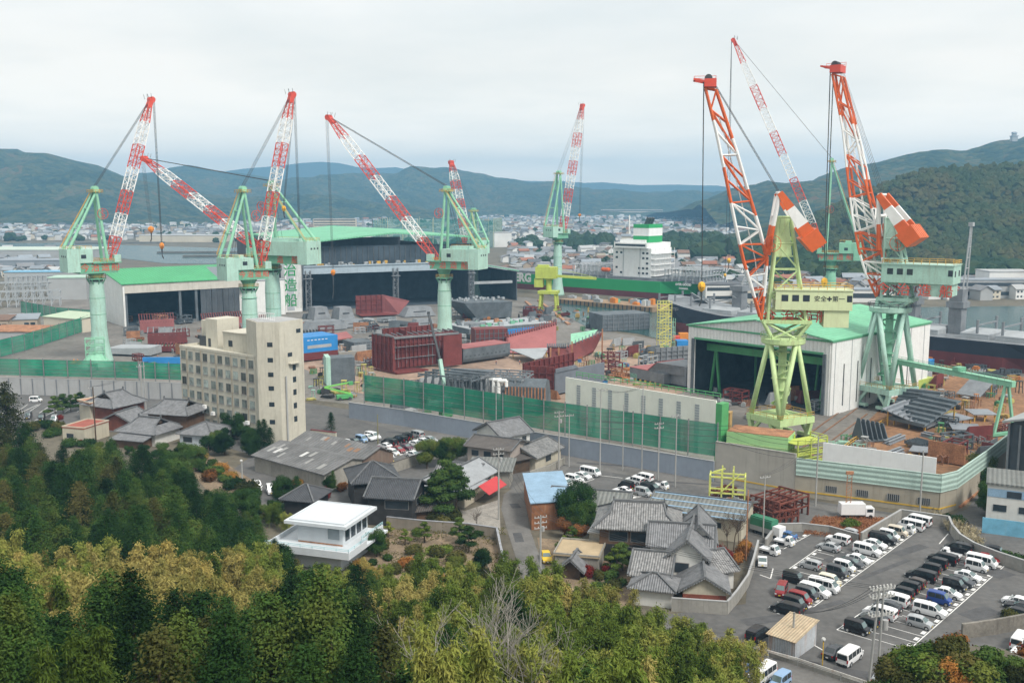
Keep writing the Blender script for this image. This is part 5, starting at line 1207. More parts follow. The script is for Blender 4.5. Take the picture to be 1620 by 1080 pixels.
def car_proto(kind):
    c = CARS[kind]; st = c['st']; P_ = []
    mb = MB(); rings = []
    for x, z0, zb, zt, w, wt in st:
        zm = lerp(z0, zb, .45)
        rings.append([(x,-w*.95,z0),(x,-w,zm),(x,-w*.985,zb),(x,-wt,zt-.05),(x,-wt*.82,zt),(x,wt*.82,zt),(x,wt,zt-.05),(x,w*.985,zb),(x,w,zm),(x,w*.95,z0)])
    mb.loft(rings)
    xb = [s for s in st][c['ws'][1]]
    for s in (-1,1): mb.box(xb[0]-.25, xb[0]-.08, s*(c['W']+.09)-.08, s*(c['W']+.09)+.08, xb[2]+.02, xb[2]+.17)
    mb.m = 1
    for s in (-1,1):
        for wx in c['wheels'][:2]:
            r_ = c['wheels'][2]; mb.tube((wx, s*(c['W']-.05), r_+.02), (wx, s*(c['W']+.006), r_+.02), r_*1.16, n=12)
    x0, x1 = st[0], st[-1]
    mb.box(x1[0]-.02, x1[0]+.02, -x1[4]*.6, x1[4]*.6, x1[1]+.06, x1[1]+.2); mb.box(x0[0]-.03, x0[0]+.02, -x0[4]*.9, x0[4]*.9, x0[1]-.02, x0[1]+.14)
    P_.append(('body', mb.mesh('car_body', [PAINT['white'], m_trim])))
    # glass
    a, b = st[c['ws'][0]], st[c['ws'][1]]; mb = MB()
    f0, f1 = .06, .93
    def wsp(t, f): x, z, w_ = lerp(a[0],b[0],t), lerp(a[3],b[3],t), lerp(a[5]*.86,b[5]*.95,t); return Vector((x,f*w_,z))
    nrm = Vector((a[3]-b[3],0,b[0]-a[0])).normalized()*.015
    mb.poly([wsp(.04,-1)+nrm, wsp(.96,-1)+nrm, wsp(.96,1)+nrm, wsp(.04,1)+nrm]); P_.append(('windscreen', mb.mesh('windscreen', m_screen)))
    mb = MB(); p, q = st[0], st[1]
    if kind in ('hatchback','sedan'): p, q = st[1], st[2]
    zlo, zhi = lerp(p[2],p[3],.1), lerp(q[2],q[3],.93)
    xl, xh = p[0], q[0]
    nn = Vector((-(zhi-zlo),0,xh-xl)).normalized()*.02
    if kind in ('hatchback','sedan'):
        A_ = [Vector((p[0]+.02,-p[5]*.8,p[3])),Vector((p[0]+.02,p[5]*.8,p[3])),Vector((q[0],q[5]*.8,q[3]-.02)),Vector((q[0],-q[5]*.8,q[3]-.02))]
        nn = Vector((-(q[3]-p[3]),0,q[0]-p[0])).normalized()*.02
    else: A_ = [Vector((p[0],-p[4]*.86,zlo)),Vector((p[0],p[4]*.86,zlo)),Vector((p[0],p[5]*.9,p[3]-.1)),Vector((p[0],-p[5]*.9,p[3]-.1))]; nn = Vector((-.015,0,0))
    mb.poly([v+nn for v in A_]); P_.append(('rear_window', mb.mesh('rear_window', m_cglass)))
    for s in (-1,1):
        mb = MB()
        for xa, xb_ in c['side']:
            lo, hi = side_quad(st, xa, xb_, .10, .84, s)
            for k in range(len(lo)-1): mb.poly([lo[k],lo[k+1],hi[k+1],hi[k]])
        P_.append(('side_windows', mb.mesh('side_windows', m_cglass)))
    for s in (-1,1):
        for wx in c['wheels'][:2]:
            r_ = c['wheels'][2]; mb = MB(); yo = s*(c['W']+.012)
            mb.tube((wx, yo-s*.2, r_), (wx, yo, r_), r_, n=14); mb.m = 1; mb.tube((wx, yo, r_), (wx, yo+s*.012, r_), r_*.66, n=10)
            P_.append(('wheel', mb.mesh('wheel', [m_tyre, m_rim])))
    p, q = st[-2], st[-1]
    for s in (-1,1):
        mb = MB(); mb.box(lerp(p[0],q[0],.45), q[0]+.01, s*q[4]*.86-.14, s*q[4]*.86+.14, lerp(q[1],q[2],.62), q[2]+.03); P_.append(('headlight', mb.mesh('headlight', m_head)))
        p0 = st[0]; mb = MB(); mb.box(p0[0]-.02, p0[0]+.1, s*p0[4]*.9-.09, s*p0[4]*.9+.09, lerp(p0[1],p0[2],.62), p0[2]+(.22 if kind not in ('sedan','hatchback') else .0)); P_.append(('tail_light', mb.mesh('tail_light', m_tail)))
    pm = m_platey if c.get('kei') else m_platew
    for x, sg in ((q[0],1),(st[0][0],-1)):
        mb = MB(); mb.box(x+sg*.03-.012, x+sg*.03+.012, -.17, .17, q[1]+.1, q[1]+.27); P_.append(('number_plate', mb.mesh('number_plate', pm)))
    return P_
def truck_proto():
    P_ = []; mb = MB(); W = .73
    mb.loft([[(x,-w,z0),(x,-w,zb),(x,-wt,zt),(x,wt,zt),(x,w,zb),(x,w,z0)] for x,z0,zb,zt,w,wt in [(.35,.3,1.0,1.70,W,.64),(.9,.28,1.0,1.76,W,.65),(1.15,.28,1.02,1.70,W,.64),(1.55,.28,1.02,1.08,W,.68),(1.68,.34,.8,.84,.7,.62)]])
    mb.box(-1.7,.30,-W,W,.62,.70); mb.box(-1.7,-1.66,-W,W,.70,.96); [mb.box(-1.7,.30,s*W-.02,s*W+.02,.70,.96) for s in (-1,1)]; mb.box(.26,.30,-W,W,.70,1.25)
    mb.m = 1; mb.box(-1.6,.4,-.5,.5,.32,.6)
    P_.append(('body', mb.mesh('truck_body', [PAINT['white'], m_trim])))
    mb = MB(); n_ = Vector((.6,0,.4)).normalized()*.015; mb.poly([Vector(v)+n_ for v in ((1.17,-.6,1.66),(1.53,-.64,1.1),(1.53,.64,1.1),(1.17,.6,1.66))]); P_.append(('windscreen', mb.mesh('windscreen', m_screen)))
    for s in (-1,1):
        mb = MB(); mb.poly([(.5,s*(W-.0+.01),1.05),(1.25,s*(W+.01),1.05),(1.1,s*(.66),1.6),(.5,s*(.665),1.6)]); P_.append(('side_window', mb.mesh('side_window', m_cglass)))
        for wx in (-1.05,1.15):
            mb = MB(); mb.tube((wx,s*.55,.28),(wx,s*.74,.28),.28,n=14); mb.m = 1; mb.tube((wx,s*.74,.28),(wx,s*.75,.28),.17,n=10); P_.append(('wheel', mb.mesh('wheel', [m_tyre,m_rim])))
        mb = MB(); mb.box(1.6,1.7,s*.55-.1,s*.55+.1,.6,.78); P_.append(('headlight', mb.mesh('headlight', m_head)))
        mb = MB(); mb.box(-1.73,-1.7,s*.6-.09,s*.6+.09,.45,.58); P_.append(('tail_light', mb.mesh('tail_light', m_tail)))
    mb = MB(); mb.box(1.69,1.71,-.17,.17,.42,.58); P_.append(('number_plate', mb.mesh('number_plate', m_platey)))
    return P_
PROTO = {k: car_proto(k) for k in CARS}; PROTO['kei truck'] = truck_proto()
NAMEOF = {'kei van':'boxy_van','kei car':'small_car','minivan':'minivan','hatchback':'hatchback_car','sedan':'sedan_car','van':'passenger_van','off-roader':'off_road_car','kei truck':'flatbed_truck'}
WORD = {'kei van':'boxy mini van','kei car':'small upright car','minivan':'people carrier','hatchback':'hatchback','sedan':'saloon car','van':'high roofed van','off-roader':'square off-roader','kei truck':'mini pickup truck'}
SEEN = {}
def car(px, py, kind, colour, heading, where, z=0., group=None):
    g = G(px, py, z)
    lab = '%s %s %s' % (colour, WORD[kind], where)
    if lab in SEEN: SEEN[lab] += 1; lab += ', %s of its kind there' % ORD[SEEN[lab]-1]
    else: SEEN[lab] = 1
    r = thing(NAMEOF[kind], lab, 'truck' if 'truck' in kind else 'car', g, heading+rng.uniform(-.03,.03), group)
    for nm, me in PROTO[kind]:
        o = put(nm, me, r)
        if nm == 'body': o.material_slots[0].link = 'OBJECT'; o.material_slots[0].material = PAINT[colour]
    return r
d_ = G(1436,1030)-G(1388.6,1016); HF = math.atan2(d_.y, d_.x); HB = HF+math.pi
d_ = G(1598,887)-G(1438.6,1027); ROWA = math.atan2(d_.y, d_.x)
print('stall', math.degrees(HF), 'row', math.degrees(ROWA))
def row(name, cars, group):
    n = len(cars)
    for i, (px, py, k, c, h) in enumerate(cars):
        w = ('%s from the far end of %s' % (ORD[i] if i else 'first', name))
        car(px, py, k, c, h, w, group=group)
row('the left block', [(1452,830,'van','white',HB),(1441,837,'van','white',HB),(1432,842,'kei truck','white',HF),(1420,847,'kei van','beige',HF),(1407,853,'kei van','white',HF),(1397,858,'minivan','black',HF),(1384,866,'hatchback','white',HF),(1372,876,'minivan','white',HF),(1358,890,'hatchback','white',HF),(1347,896,'hatchback','dark grey',HF),(1336,903,'kei van','white',HF),(1325,911,'kei van','dark grey',HF)], 'cars in the left car park block')
row('the tail-out cars, left block', [(1341,848,'kei car','silver',HB),(1325,859,'off-roader','white',HB),(1311,870,'hatchback','silver',HB),(1282,899,'kei car','silver',HB)], 'cars in the left car park block')
row('the near left cluster', [(1313,926,'kei van','cream',HF),(1303,934,'van','white',HF),(1289,941,'minivan','white',HF),(1277,946,'kei van','dark grey',HF),(1266,954,'kei van','red',HF),(1258,962,'kei van','black',HF),(1244,970,'minivan','black',HB)], 'cars in the nearest left cluster')
car(1256,921,'kei van','black',HF,'standing alone behind the maroon boxy van', group='cars in the nearest left cluster')
car(1236,940,'kei van','red',HF-math.radians(75),'with grey nose turned towards the left car park entrance', group='cars in the nearest left cluster')
row('the tail-out right row', [(1529,866,'sedan','black',HB),(1516,873,'minivan','black',HB),(1503,883,'kei truck','white',HB),(1491,890,'minivan','black',HB),(1481,898,'kei van','black',HB),(1470,907,'kei van','black',HB),(1457,917,'minivan','black',HB),(1446,928,'kei car','brown',HB),(1436,936,'kei van','black',HB),(1426,946,'kei van','black',HB),(1412,955,'minivan','white',HB),(1404,965,'hatchback','dark grey',HB),(1392,976,'minivan','white',HB),(1381,984,'hatchback','dark grey',HB),(1369,991,'kei car','black',HB),(1356,1000,'kei van','black',HF)], 'cars in the right car park block')
row('the outer right row', [(1574,880,'kei van','black',HF),(1561,889,'hatchback','red',HF),(1553,895,'van','white',HF),(1545,902,'kei van','white',HF),(1531,917,'hatchback','white',HF),(1520,925,'hatchback','dark grey',HF),(1510,932,'kei van','black',HF),(1499,944,'hatchback','white',HF),(1486,954,'kei van','blue',HF),(1471,972,'minivan','white',HF),(1455,991,'kei car','silver',HF)], 'cars in the right car park block')
car(1243,852,'hatchback','mid blue',HB,'parked in the corner by the low concrete wall')
car(1241,862,'kei truck','white',HF,'parked beside the blue hatchback at the low wall')
car(1218,876,'kei truck','white',HF-.1,'behind the pickup by the block garden wall')
car(1206,893,'kei truck','white',HF-math.radians(62),'nose to the camera by the block wall')
car(1608,957,'hatchback','white',HB,'at the right edge above the low wall'); car(1614,966,'sedan','black',HB,'at the right edge above the low wall'); car(1604,976,'kei car','black',HB,'half hidden behind the right edge bushes')
car(1614,1022,'van','white',HF+1.6,'below the low wall at the right edge'); car(1611,1046,'minivan','white',HF+1.6,'lowest at the right edge below the wall')
car(1199,1009,'minivan','black',ROWA,'beside the rusty roofed shed behind the white guard rail')
car(1320,1036,'sedan','dark grey',ROWA,'beside the white van near the yellow post'); car(1344,1046,'van','white',ROWA,'behind the guard rail right of the yellow post'); car(1396,1078,'hatchback','silver',ROWA,'half hidden by the knoll bushes near the double pole')
car(1148,1062,'kei truck','white',ROWA+math.pi,'on the gravel below the lane'); car(1172,1068,'hatchback','mid blue',ROWA+math.pi,'on the gravel below the lane'); car(1206,1076,'van','white',ROWA+math.pi,'on the gravel below the lane'); car(1234,1086,'kei van','light blue',ROWA+math.pi,'on the gravel below the lane')
# the middle and western lots
M0 = HF+.02; MB_ = M0+math.pi
row('the left middle file', [(934,752,'van','white',M0),(922,757,'hatchback','white',M0),(909,763,'off-roader','white',M0),(889,769,'van','white',M0)], 'cars in the middle car park')
row('the right middle file', [(1045,773,'kei truck','white',M0),(1030,777,'minivan','black',M0),(1018,784,'kei van','silver',M0)], 'cars in the middle car park')
row('the tail-out middle file', [(1017,760,'minivan','white',MB_),(1004,765,'off-roader','white',MB_),(990,773,'kei van','black',MB_),(985,780,'hatchback','white',MB_),(972,784,'hatchback','white',MB_),(964,791,'sedan','white',MB_),(950,792,'kei van','black',M0)], 'cars in the middle car park')
row('the office side file', [(590,694,'minivan','white',M0),(583,696,'hatchback','white',M0),(572,699,'kei van','light blue',M0),(561,702,'hatchback','black',M0),(550,705,'kei car','white',M0)], 'cars in the western car park')
row('the long western file', [(681,699,'hatchback','silver',M0),(671,702,'hatchback','white',M0),(659,706,'hatchback','white',M0),(642,711,'hatchback','purple',M0),(630,715,'hatchback','red',M0),(622,720,'kei car','white',M0),(611,724,'hatchback','white',M0),(602,724,'hatchback','orange',M0)], 'cars in the western car park')
row('the tail-out western file', [(658,691,'minivan','silver',MB_),(643,695,'kei van','black',MB_),(633,699,'minivan','black',MB_),(616,704,'minivan','black',MB_),(609,709,'hatchback','white',MB_),(596,714,'sedan','purple',MB_)], 'cars in the western car park')
car(620,739,'hatchback','yellow',M0,'by the low tiled wall of the western car park'); car(655,723,'hatchback','white',M0,'beside the round green tree in the western car park')
car(57,636,'kei van','white',.05,'crossing the car park below the grey panel wall'); car(148,637,'kei truck','white',math.pi+.2,'below the grey panel wall by the garden pines')
for px, py, c in ((45,662,'dark grey'),(66,665,'black'),(86,667,'silver')): car(px,py,'kei van',c,HF-.6,'in the left car park')
car(864,886,'hatchback','yellow',-math.pi/2+.12,'on the lane beside the utility pole')
for px, py in ((408,775),(428,780),(452,788)): car(px,py,'kei van','white',HF-.5,'by the grey warehouse lane')
# parking paint
ln = MB()
def pline(a, b, w=.13):
    a, b = G(*a), G(*b); d = (b-a).normalized(); n = Vector((-d.y,d.x,0))*w/2
    ln.poly([(v.x,v.y,.05) for v in (a-n,b-n,b+n,a+n)])
def stall_row(p0, p1, n, depth_px, side=1, stubs=True, ticks=None):
    a, b = G(*p0), G(*p1); u = (b-a).normalized(); v = Vector((math.cos(HF),math.sin(HF),0))
    for k in range(n+1):
        c = a.lerp(b, k/n)
        for q in ((0,5.0),):
            e = c-v*5.0*side; nn = Vector((-v.y,v.x,0))*.06
            ln.poly([(w.x,w.y,.051) for w in (c-nn,e-nn,e+nn,c+nn)])
        if k < n:
            c2 = a.lerp(b,(k+.5)/n)-v*.5*side; ln.poly([(w.x,w.y,.052) for w in (c2-u*.55-v*.28,c2+u*.55-v*.28,c2+u*.55+v*.28,c2-u*.55+v*.28)])
    nn = Vector((-u.y,u.x,0))*.08; ln.poly([(w.x,w.y,.053) for w in (a-nn,b-nn,b+nn,a+nn)])
stall_row((1438.6,1027),(1598,887),17,0); stall_row((1324,996),(1524,856),19,0,-1); stall_row((1266,975),(1476,822),21,0); stall_row((1248,900),(1298,865),5,0,-1)
stall_row((1240,868),(1284,844),3,0); stall_row((955,800),(1055,775),9,0); stall_row((880,778),(940,758),6,0); stall_row((600,732),(690,700),9,0)
for a, b in (((1223,899),(1219,915)),((1219,915),(1202,909)),((1500,844),(1486,860)),((1221,966),(1245,976)),((1245,976),(1287,963)),((1270,1010),(1305,1030)),((1368,1064),(1400,1080))): pline(a,b,.18)
for k in range(9): pline((2+k*20,655-k*.6),(24+k*20,640-k*.4),.16)
for a, b in (((0,668),(60,640)),((40,672),(110,640)),((930,750),(985,756))): pline(a,b,.2)
tag(ln.build('parking_lines', m_line), kind='structure')
# ------------------------------------------------------------------ ship sections and gear lying in the yard
def V3(px, py, z): g = G(px, py, z); return g
def panel(mb, A, B, z0, z1, th=.3, ribs=0, rs=1, m=0, mr=None, lean=0.):
    """upright plate between two ground points with stiffeners on the camera side"""
    A, B = Vector(A), Vector(B); d = (B-A).normalized(); n = Vector((d.y,-d.x,0)); L = (B-A).length
    T = n*lean
    f = lambda u, z, o: A+d*u+n*o+T*((z-z0)/(z1-z0))+Vector((0,0,z))
    mb.hexa([f(0,z0,0),f(L,z0,0),f(L,z0,-th),f(0,z0,-th),f(0,z1,0),f(L,z1,0),f(L,z1,-th),f(0,z1,-th)], m)
    for k in range(ribs+1 if ribs else 0):
        u = L*k/ribs; w = .16
        u0, u1 = max(0,u-w), min(L,u+w)
        mb.hexa([f(u0,z0,.003*rs),f(u1,z0,.003*rs),f(u1,z0,.55*rs),f(u0,z0,.55*rs),f(u0,z1,.003*rs),f(u1,z1,.003*rs),f(u1,z1,.55*rs),f(u0,z1,.55*rs)], m if mr is None else mr)
    if ribs:
        for k in range(1,4): z = lerp(z0,z1,k/4); mb.hexa([f(0,z-.14,.004*rs),f(L,z-.14,.004*rs),f(L,z-.14,.35*rs),f(0,z-.14,.35*rs),f(0,z+.14,.004*rs),f(L,z+.14,.004*rs),f(L,z+.14,.35*rs),f(0,z+.14,.35*rs)], m if mr is None else mr)
def local(o, pts): return [Vector(p)-o for p in pts]
# big maroon block
c0 = G(624,592); r = thing('hull_block','tall dark maroon ribbed hull block standing beside the mint crane column','hull block', c0)
L1 = G(591,585)-c0; R1 = G(731,580)-c0; bk = Vector((-R1.y,R1.x,0)).normalized()*11
mb = MB(); panel(mb, L1, (0,0,0), 1, 13, .4, 5, 1); mb.build('left_panel', m_maroon, r)
mb = MB(); panel(mb, Vector((.6,0,0))+bk*.5, R1+bk*.5, 1, 12.5, .4, 16); panel(mb, R1*.72, R1, .8, 12.2, .5); mb.build('front_panel', m_maroon, r)
mb = MB(); panel(mb, bk+R1*.05, bk+R1*.8, 1, 14.6, .4, 9); panel(mb, bk*.5+R1*.3, bk*1.2+R1*.3, 1, 14, .4); panel(mb, bk*.2+R1, bk*1.2+R1, 1, 12.5, .4); mb.build('rear_panel', m_maroon, r)
mb = MB()
for t in np.linspace(0,1,14): mb.bar(R1*t+bk*.5+Vector((0,0,12.6)), R1*t+bk*.9+Vector((0,0,12.9)), .35)
for k in range(12): t = rng.random(); p = R1*t+bk*.46; mb.bar(p+Vector((0,0,rng.uniform(1,4))), p+Vector((0,0,rng.uniform(8,12.8))), .2)
for z in (4.5,8.5,11.6): mb.bar(R1*.02+bk*.44+Vector((0,0,z)), R1*.7+bk*.44+Vector((0,0,z)), .9, .12)
mb.bar((0,0,12.7), R1*.95+Vector((0,0,12.4)), .5, .7); mb.bar(L1+Vector((0,0,13.1)), (0,0,13.1), .5, .6); mb.build('scaffold', m_grey, r)
mb = MB(); mb.hexa([L1*1.05+Vector((0,0,.3)),Vector((1,-1.5,.3)),R1*.5+Vector((0,-2,.3)),R1*.4+bk*.5+Vector((0,0,.3))]+[v+Vector((0,0,.6)) for v in (L1*1.05,Vector((1,-1.5,.3)),R1*.5+Vector((0,-2,.3)),R1*.4+bk*.5)]); mb.build('base_plate', m_maroon, r)
# long slate block with rounded bilge
a, rz, W = frame((733,578),(807,567)); r = thing('hull_block','long slate grey bilge block with pink upper edge right of the maroon block','hull block', a, rz)
mb = MB(); mb.loft([[(x,0,2.2),(x,.4,1.2),(x,1.6,.5),(x,9,.5),(x,9,6),(x,0,6)] for x in (0,W)]); mb.build('shell', m_greyd, r); mb = MB(); mb.box(0,W,-.05,9,6.01,6.3); mb.build('top_edge', m_pink, r)
mb = MB(); [mb.box(1+k*2.1,1.8+k*2.1,-.03,-.005,2.9,3.4) for k in range(int(W/2.2))]; mb.build('openings', m_dark, r)
# deck plate on trestles
def slabplate(name, label, pix, z, th, m, legm, group=None, cat='steel plate'):
    pts = [G(px,py,z) for px,py in pix]; o = Vector((sum(p.x for p in pts)/len(pts), sum(p.y for p in pts)/len(pts), 0)); r = thing(name, label, cat, o, 0, group)
    mb = MB(); mb.prism([(p-o) for p in pts], z, z+th); mb.build('plate', m, r)
    if legm:
        for p in pts:
            q = (p-o)*.85; mb = MB(); mb.bar((q.x,q.y,0),(q.x,q.y,z-.01),.35); mb.bar((q.x-.6,q.y,0.06),(q.x+.6,q.y,0.06),.3,.1); mb.build('leg', legm, r)
    return r
slabplate('deck_section','pale grey triangular deck plate on trestles in front of the pink shell',[(806,553),(868,551),(858,566),(846,569)],3.,.3,m_greyl,m_rail)
slabplate('deck_section','salmon pink deck slab on yellow trestles behind the blue block',[(503,533),(548,525),(558,534),(515,541)],2.8,.3,m_pink,m_rail)
slabplate('deck_section','small salmon slab beside the grey roofed blocks',[(470,534),(520,527),(530,534),(480,541)],2.2,.3,m_pink,m_rail)
# pink flank and maroon bow
def shell(name, label, low, up, mats, ribs=True, backing=None):
    lo = [Vector(p) for p in low]; u = [Vector(p) for p in up]; o = Vector((lo[0].x, lo[0].y, 0)); r = thing(name, label, 'hull block', o)
    n = 14; m_ = len(lo)
    def ev(c, t): k = min(m_-2, int(t*(m_-1))); return c[k].lerp(c[k+1], t*(m_-1)-k)-o
    mb = MB(); rings = []
    for i in range(n+1):
        a, b = ev(lo,i/n), ev(u,i/n); ring = []
        for j in range(7): t = j/6; p = a.lerp(b,t); p = p+Vector((0,1.4*math.sin(t*math.pi),-1.0*math.sin(t*math.pi))); ring.append(p)
        rings.append(ring+[q+Vector((.1,.5,.1)) for q in ring[::-1]])
    mb.loft(rings); mb.build('shell', mats[0], r, True)
    if ribs:
        mb = MB()
        for i in range(22):
            b = ev(u,i/21); a = ev(lo,i/21); mb.bar(b+(a-b)*.10+Vector((0,.3,0)), b+Vector((0,.8,.9)), .35, .7)
        mb.build('frames', mats[1], r)
    return r, o
shell('hull_block','curved pale pink hull flank leaning in the middle of the yard',[G(803,558,.6),G(840,560,.6),G(880,556,.6)],[P(800,531,402),P(840,520,408),P(880,509,412)],[m_pink,m_maroon])
r, o = shell('hull_block','maroon bow piece with green inner face beside the pink flank',[G(868,569,.6),G(906,572,.6),G(938,558,.6)],[P(866,548,372),P(896,548,372),P(954,525,392)],[m_maroon,m_greyd])
mb = MB(); q = [P(903,528,398)-o,P(946,521,400)-o,P(925,545,394)-o,P(903,550,392)-o]; mb.poly(q); mb.hexa(q+[v+Vector((0,.4,0)) for v in q]); mb.build('inner_face', m_mintg, r)
mb = MB(); [mb.bar(P(px,550,370)-o, Vector((P(px,550,370).x-o.x, 370-o.y, .1)), .6) for px in (871,884)]; mb.bar(P(905,540,369)-o, Vector((P(905,540,369).x-o.x,369-o.y,.1)),.5); mb.bar(P(953,520,375)-o, Vector((P(953,520,375).x-o.x,375-o.y,.1)),.5); mb.build('props', m_rust, r)
# grey fronted maroon open section
a, rz, W = frame((878,627),(956,608)); r = thing('hull_block','open hull section with slate front plate and red inside near the net fence','hull block', a, rz)
mb = MB(); panel(mb,(0,0,0),(W,0,0),.6,7.4,.4); mb.hexa([(0,-.01,7.4),(W*.45,-.01,7.4),(W*.45,-.3,7.4),(0,-.3,7.4),(0,-.01,8.6),(W*.38,-.01,8.6),(W*.38,-.3,8.6),(0,-.3,8.6)]); mb.build('front_plate', mat('slate_blue_plate',(.17,.195,.23),var=.12,streak=.2,scol=(.1,.1,.1)), r)
mb = MB(); panel(mb,(-4,9,0),(0.2,.5,0),.6,9.2,.4,4,1); panel(mb,(-4,9.3,0),(W*.9,11,0),.6,9.8,.4,10); mb.hexa([(0,.5,.8),(W,.5,.8),(W*.9,11,.8),(-4,9,.8),(0,.5,1.2),(W,.5,1.2),(W*.9,11,1.2),(-4,9,1.2)]); mb.build('inner_plates', m_maroon, r)
# block with pink slope near the hall
a, rz, W = frame((996,600),(1050,612)); r = thing('hull_block','grey block with sloping pink top plate left of the right hall','hull block', a, rz)
mb = MB(); mb.box(0,W,0,12,.9,4.2); mb.hexa([(W*.55,.0,4.21),(W+7,3,4.21),(W+8,15,4.21),(W*.55,12,4.21),(W*.8,0,7.5),(W+7,3,7.2),(W+8,15,7.2),(W*.8,12,7.5)]); mb.box(W,W+7,3,15,.9,4.2); mb.build('shell', m_grey, r)
mb = MB(); mb.hexa([(0,-.1,4.22),(W*.56,-.1,4.22),(W*.56,12,4.22),(0,12,4.22),(0,-.1,4.4),(W*.56,-.1,4.4),(W*.56,12,4.4),(0,12,4.4)]); mb.hexa([(W*.55,-.1,4.41),(W*.8,-.1,7.55),(W*.8,12,7.55),(W*.55,12,4.41),(W*.53,-.1,4.6),(W*.79,-.1,7.75),(W*.79,12,7.75),(W*.53,12,4.6)]); mb.build('top_plate', m_pink, r)
mb = MB(); [mb.box(x,x+.6,-.4,0,0,.9) for x in np.arange(.5,W,2.4)]; mb.build('supports', m_rail, r)
a, rz, W = frame((1036,578),(1089,574)); r = thing('hull_block','upright slate bulkhead with maroon edge behind the pink topped block','hull block', a, rz); mb = MB(); panel(mb,(0,0,0),(W,0,0),.4,6.5,.4,6); mb.build('bulkhead', m_grey, r)
# open maroon box near the dark hall
a, rz, W = frame((571,503),(613,501)); r = thing('hull_block','open maroon three sided section before the dark hall','hull block', a, rz)
mb = MB(); panel(mb,(0,10,0),(W,10,0),1,10.5,.4,5); mb.build('rear_panel', m_maroon, r); mb = MB(); mb.hexa([(W,10,1),(W+6,0,1),(W+6.4,0,1),(W+.4,10,1),(W,10,10.5),(W+11,-2,8),(W+11.4,-2,8),(W+.4,10,10.5)]); mb.build('flared_panel', m_pink, r); mb = MB(); mb.box(0,W+5,0,10,.8,1.2); mb.build('floor_plate', m_maroon, r)
# grey vee shaped block
a, rz, W = frame((756,507),(809,503)); r = thing('hull_block','dark grey flared bow block with cluttered top behind the crane column','hull block', a, rz)
mb = MB(); mb.hexa([(0,0,.6),(W,0,.6),(W,16,.6),(0,16,.6),(-9,-2,9.5),(W,-1,8.5),(W,18,8.5),(-9,18,9.5)]); mb.build('shell', m_greyd, r); mb = MB()
for k in range(26): x, y, s_ = rng.uniform(-7,W-2), rng.uniform(0,16), rng.uniform(.5,1.6); mb.box(x,x+s_,y,y+s_,9.6,9.6+rng.uniform(.4,1.4))
mb.build('deck_gear', m_greyl, r)
# ribbed sections at the left
def ribbed(label, A, B, h, m, ribs, top=True, depth=5, mr=None, z0=.5):
    a, rz, W = frame(A,B); r = thing('hull_block', label, 'hull block', a, rz); mb = MB(); panel(mb,(0,0,0),(W,0,0),z0,h*.72,.4); mb.box(0,W,.01,depth,z0,z0+.4); mb.build('shell', m, r)
    mb = MB(); [mb.bar((W*k/ribs,.2,h*.55),(W*k/ribs,depth*.6,h),.3,.9) for k in range(ribs+1)]; mb.bar((0,depth*.6,h),(W,depth*.6,h),.25); mb.build('frames', mr or m_maroon, r); return r
ribbed('pink ribbed hull section left before the green roofed hall',(222,528),(276,525),8.5,m_pink,13)
ribbed('maroon hull section with grey edges below the pink ribbed one',(234,546),(296,544),7,m_maroon,7,mr=m_grey)
ribbed('low maroon section near the short blue wall',(243,558),(288,558),3.6,m_maroon,9)
ribbed('long pink ribbed section behind the cream office block',(322,523),(388,518),7.5,m_pink,18)
ribbed('maroon section with grey frames behind the cream office block',(338,535),(390,532),5.5,m_maroon,8,mr=m_grey)
ribbed('maroon ribbed section between the mint columns',(410,520),(440,518),6,m_maroon,8)
# blue block
a, rz, W = frame((466,575),(535,567)); r = thing('hull_block','bright blue ship section with maroon bottom right of the office tower','hull block', a, rz)
mb = MB(); mb.box(0,W,0,12,3.4,9.2,m=0); mb.box(0,W,0,12,.6,3.39,m=1); mb.build('shell', [m_blue,m_boot], r)
mb = MB(); mb.box(W*.3,W*.85,-.04,-.005,4.9,6.1); mb.build('grey_patch', m_greyl, r); mb = MB(); [mb.box(W*.3+k*1.5,W*.3+k*1.5+.9,-.04,-.005,7.9,8.2) for k in range(6)]; mb.build('white_marks', m_line, r)
block('blue_barrier','low bright blue sheeted wall left of the office block','barrier',(226,580),(291,580),1,3.4,m_blue)
for lab, A, B, D_, h_ in (('grey trapezoid block left of the hanging orange hook',(497,508),(524,506),9,6.5),('grey trapezoid block under the hanging orange hook',(536,508),(562,506),9,6.5),('long grey roofed block row behind the blue section',(484,527),(550,521),8,4.5),('grey flat block beside the scaffold by the dark hall',(540,520),(580,517),7,3.6),('dark grey block before the dark hall entrance',(640,503),(690,500),9,5),('slate block right of the crane column foot',(722,528),(765,530),8,5),('grey plate block at the hall mouth',(655,520),(690,518),7,4)):
    a, rz, W = frame(A,B); r = thing('hull_block', lab, 'hull block', a, rz); mb = MB(); mb.hexa([(0,0,.4),(W,0,.4),(W,D_,.4),(0,D_,.4),(W*.18,D_*.2,h_),(W*.86,D_*.2,h_),(W*.86,D_,h_),(W*.18,D_,h_)]); mb.build('shell', m_grey, r); mb = MB(); mb.box(W*.3,W*.7,D_*.09,D_*.1,h_*.35,h_*.6); mb.build('opening', m_dark, r)
# slate tank house with mint edge
a, rz, W = frame((524,610),(562,608)); r = thing('steel_bin','dark slate bin with a mint end plate beside the blue section','bin', a, rz); mb = MB(); mb.box(0,W,0,7,.2,9); mb.build('body', m_greyd, r); mb = MB(); mb.box(-1.5,-.02,-.2,7.2,.2,9.4); mb.build('end_plate', m_mint, r)
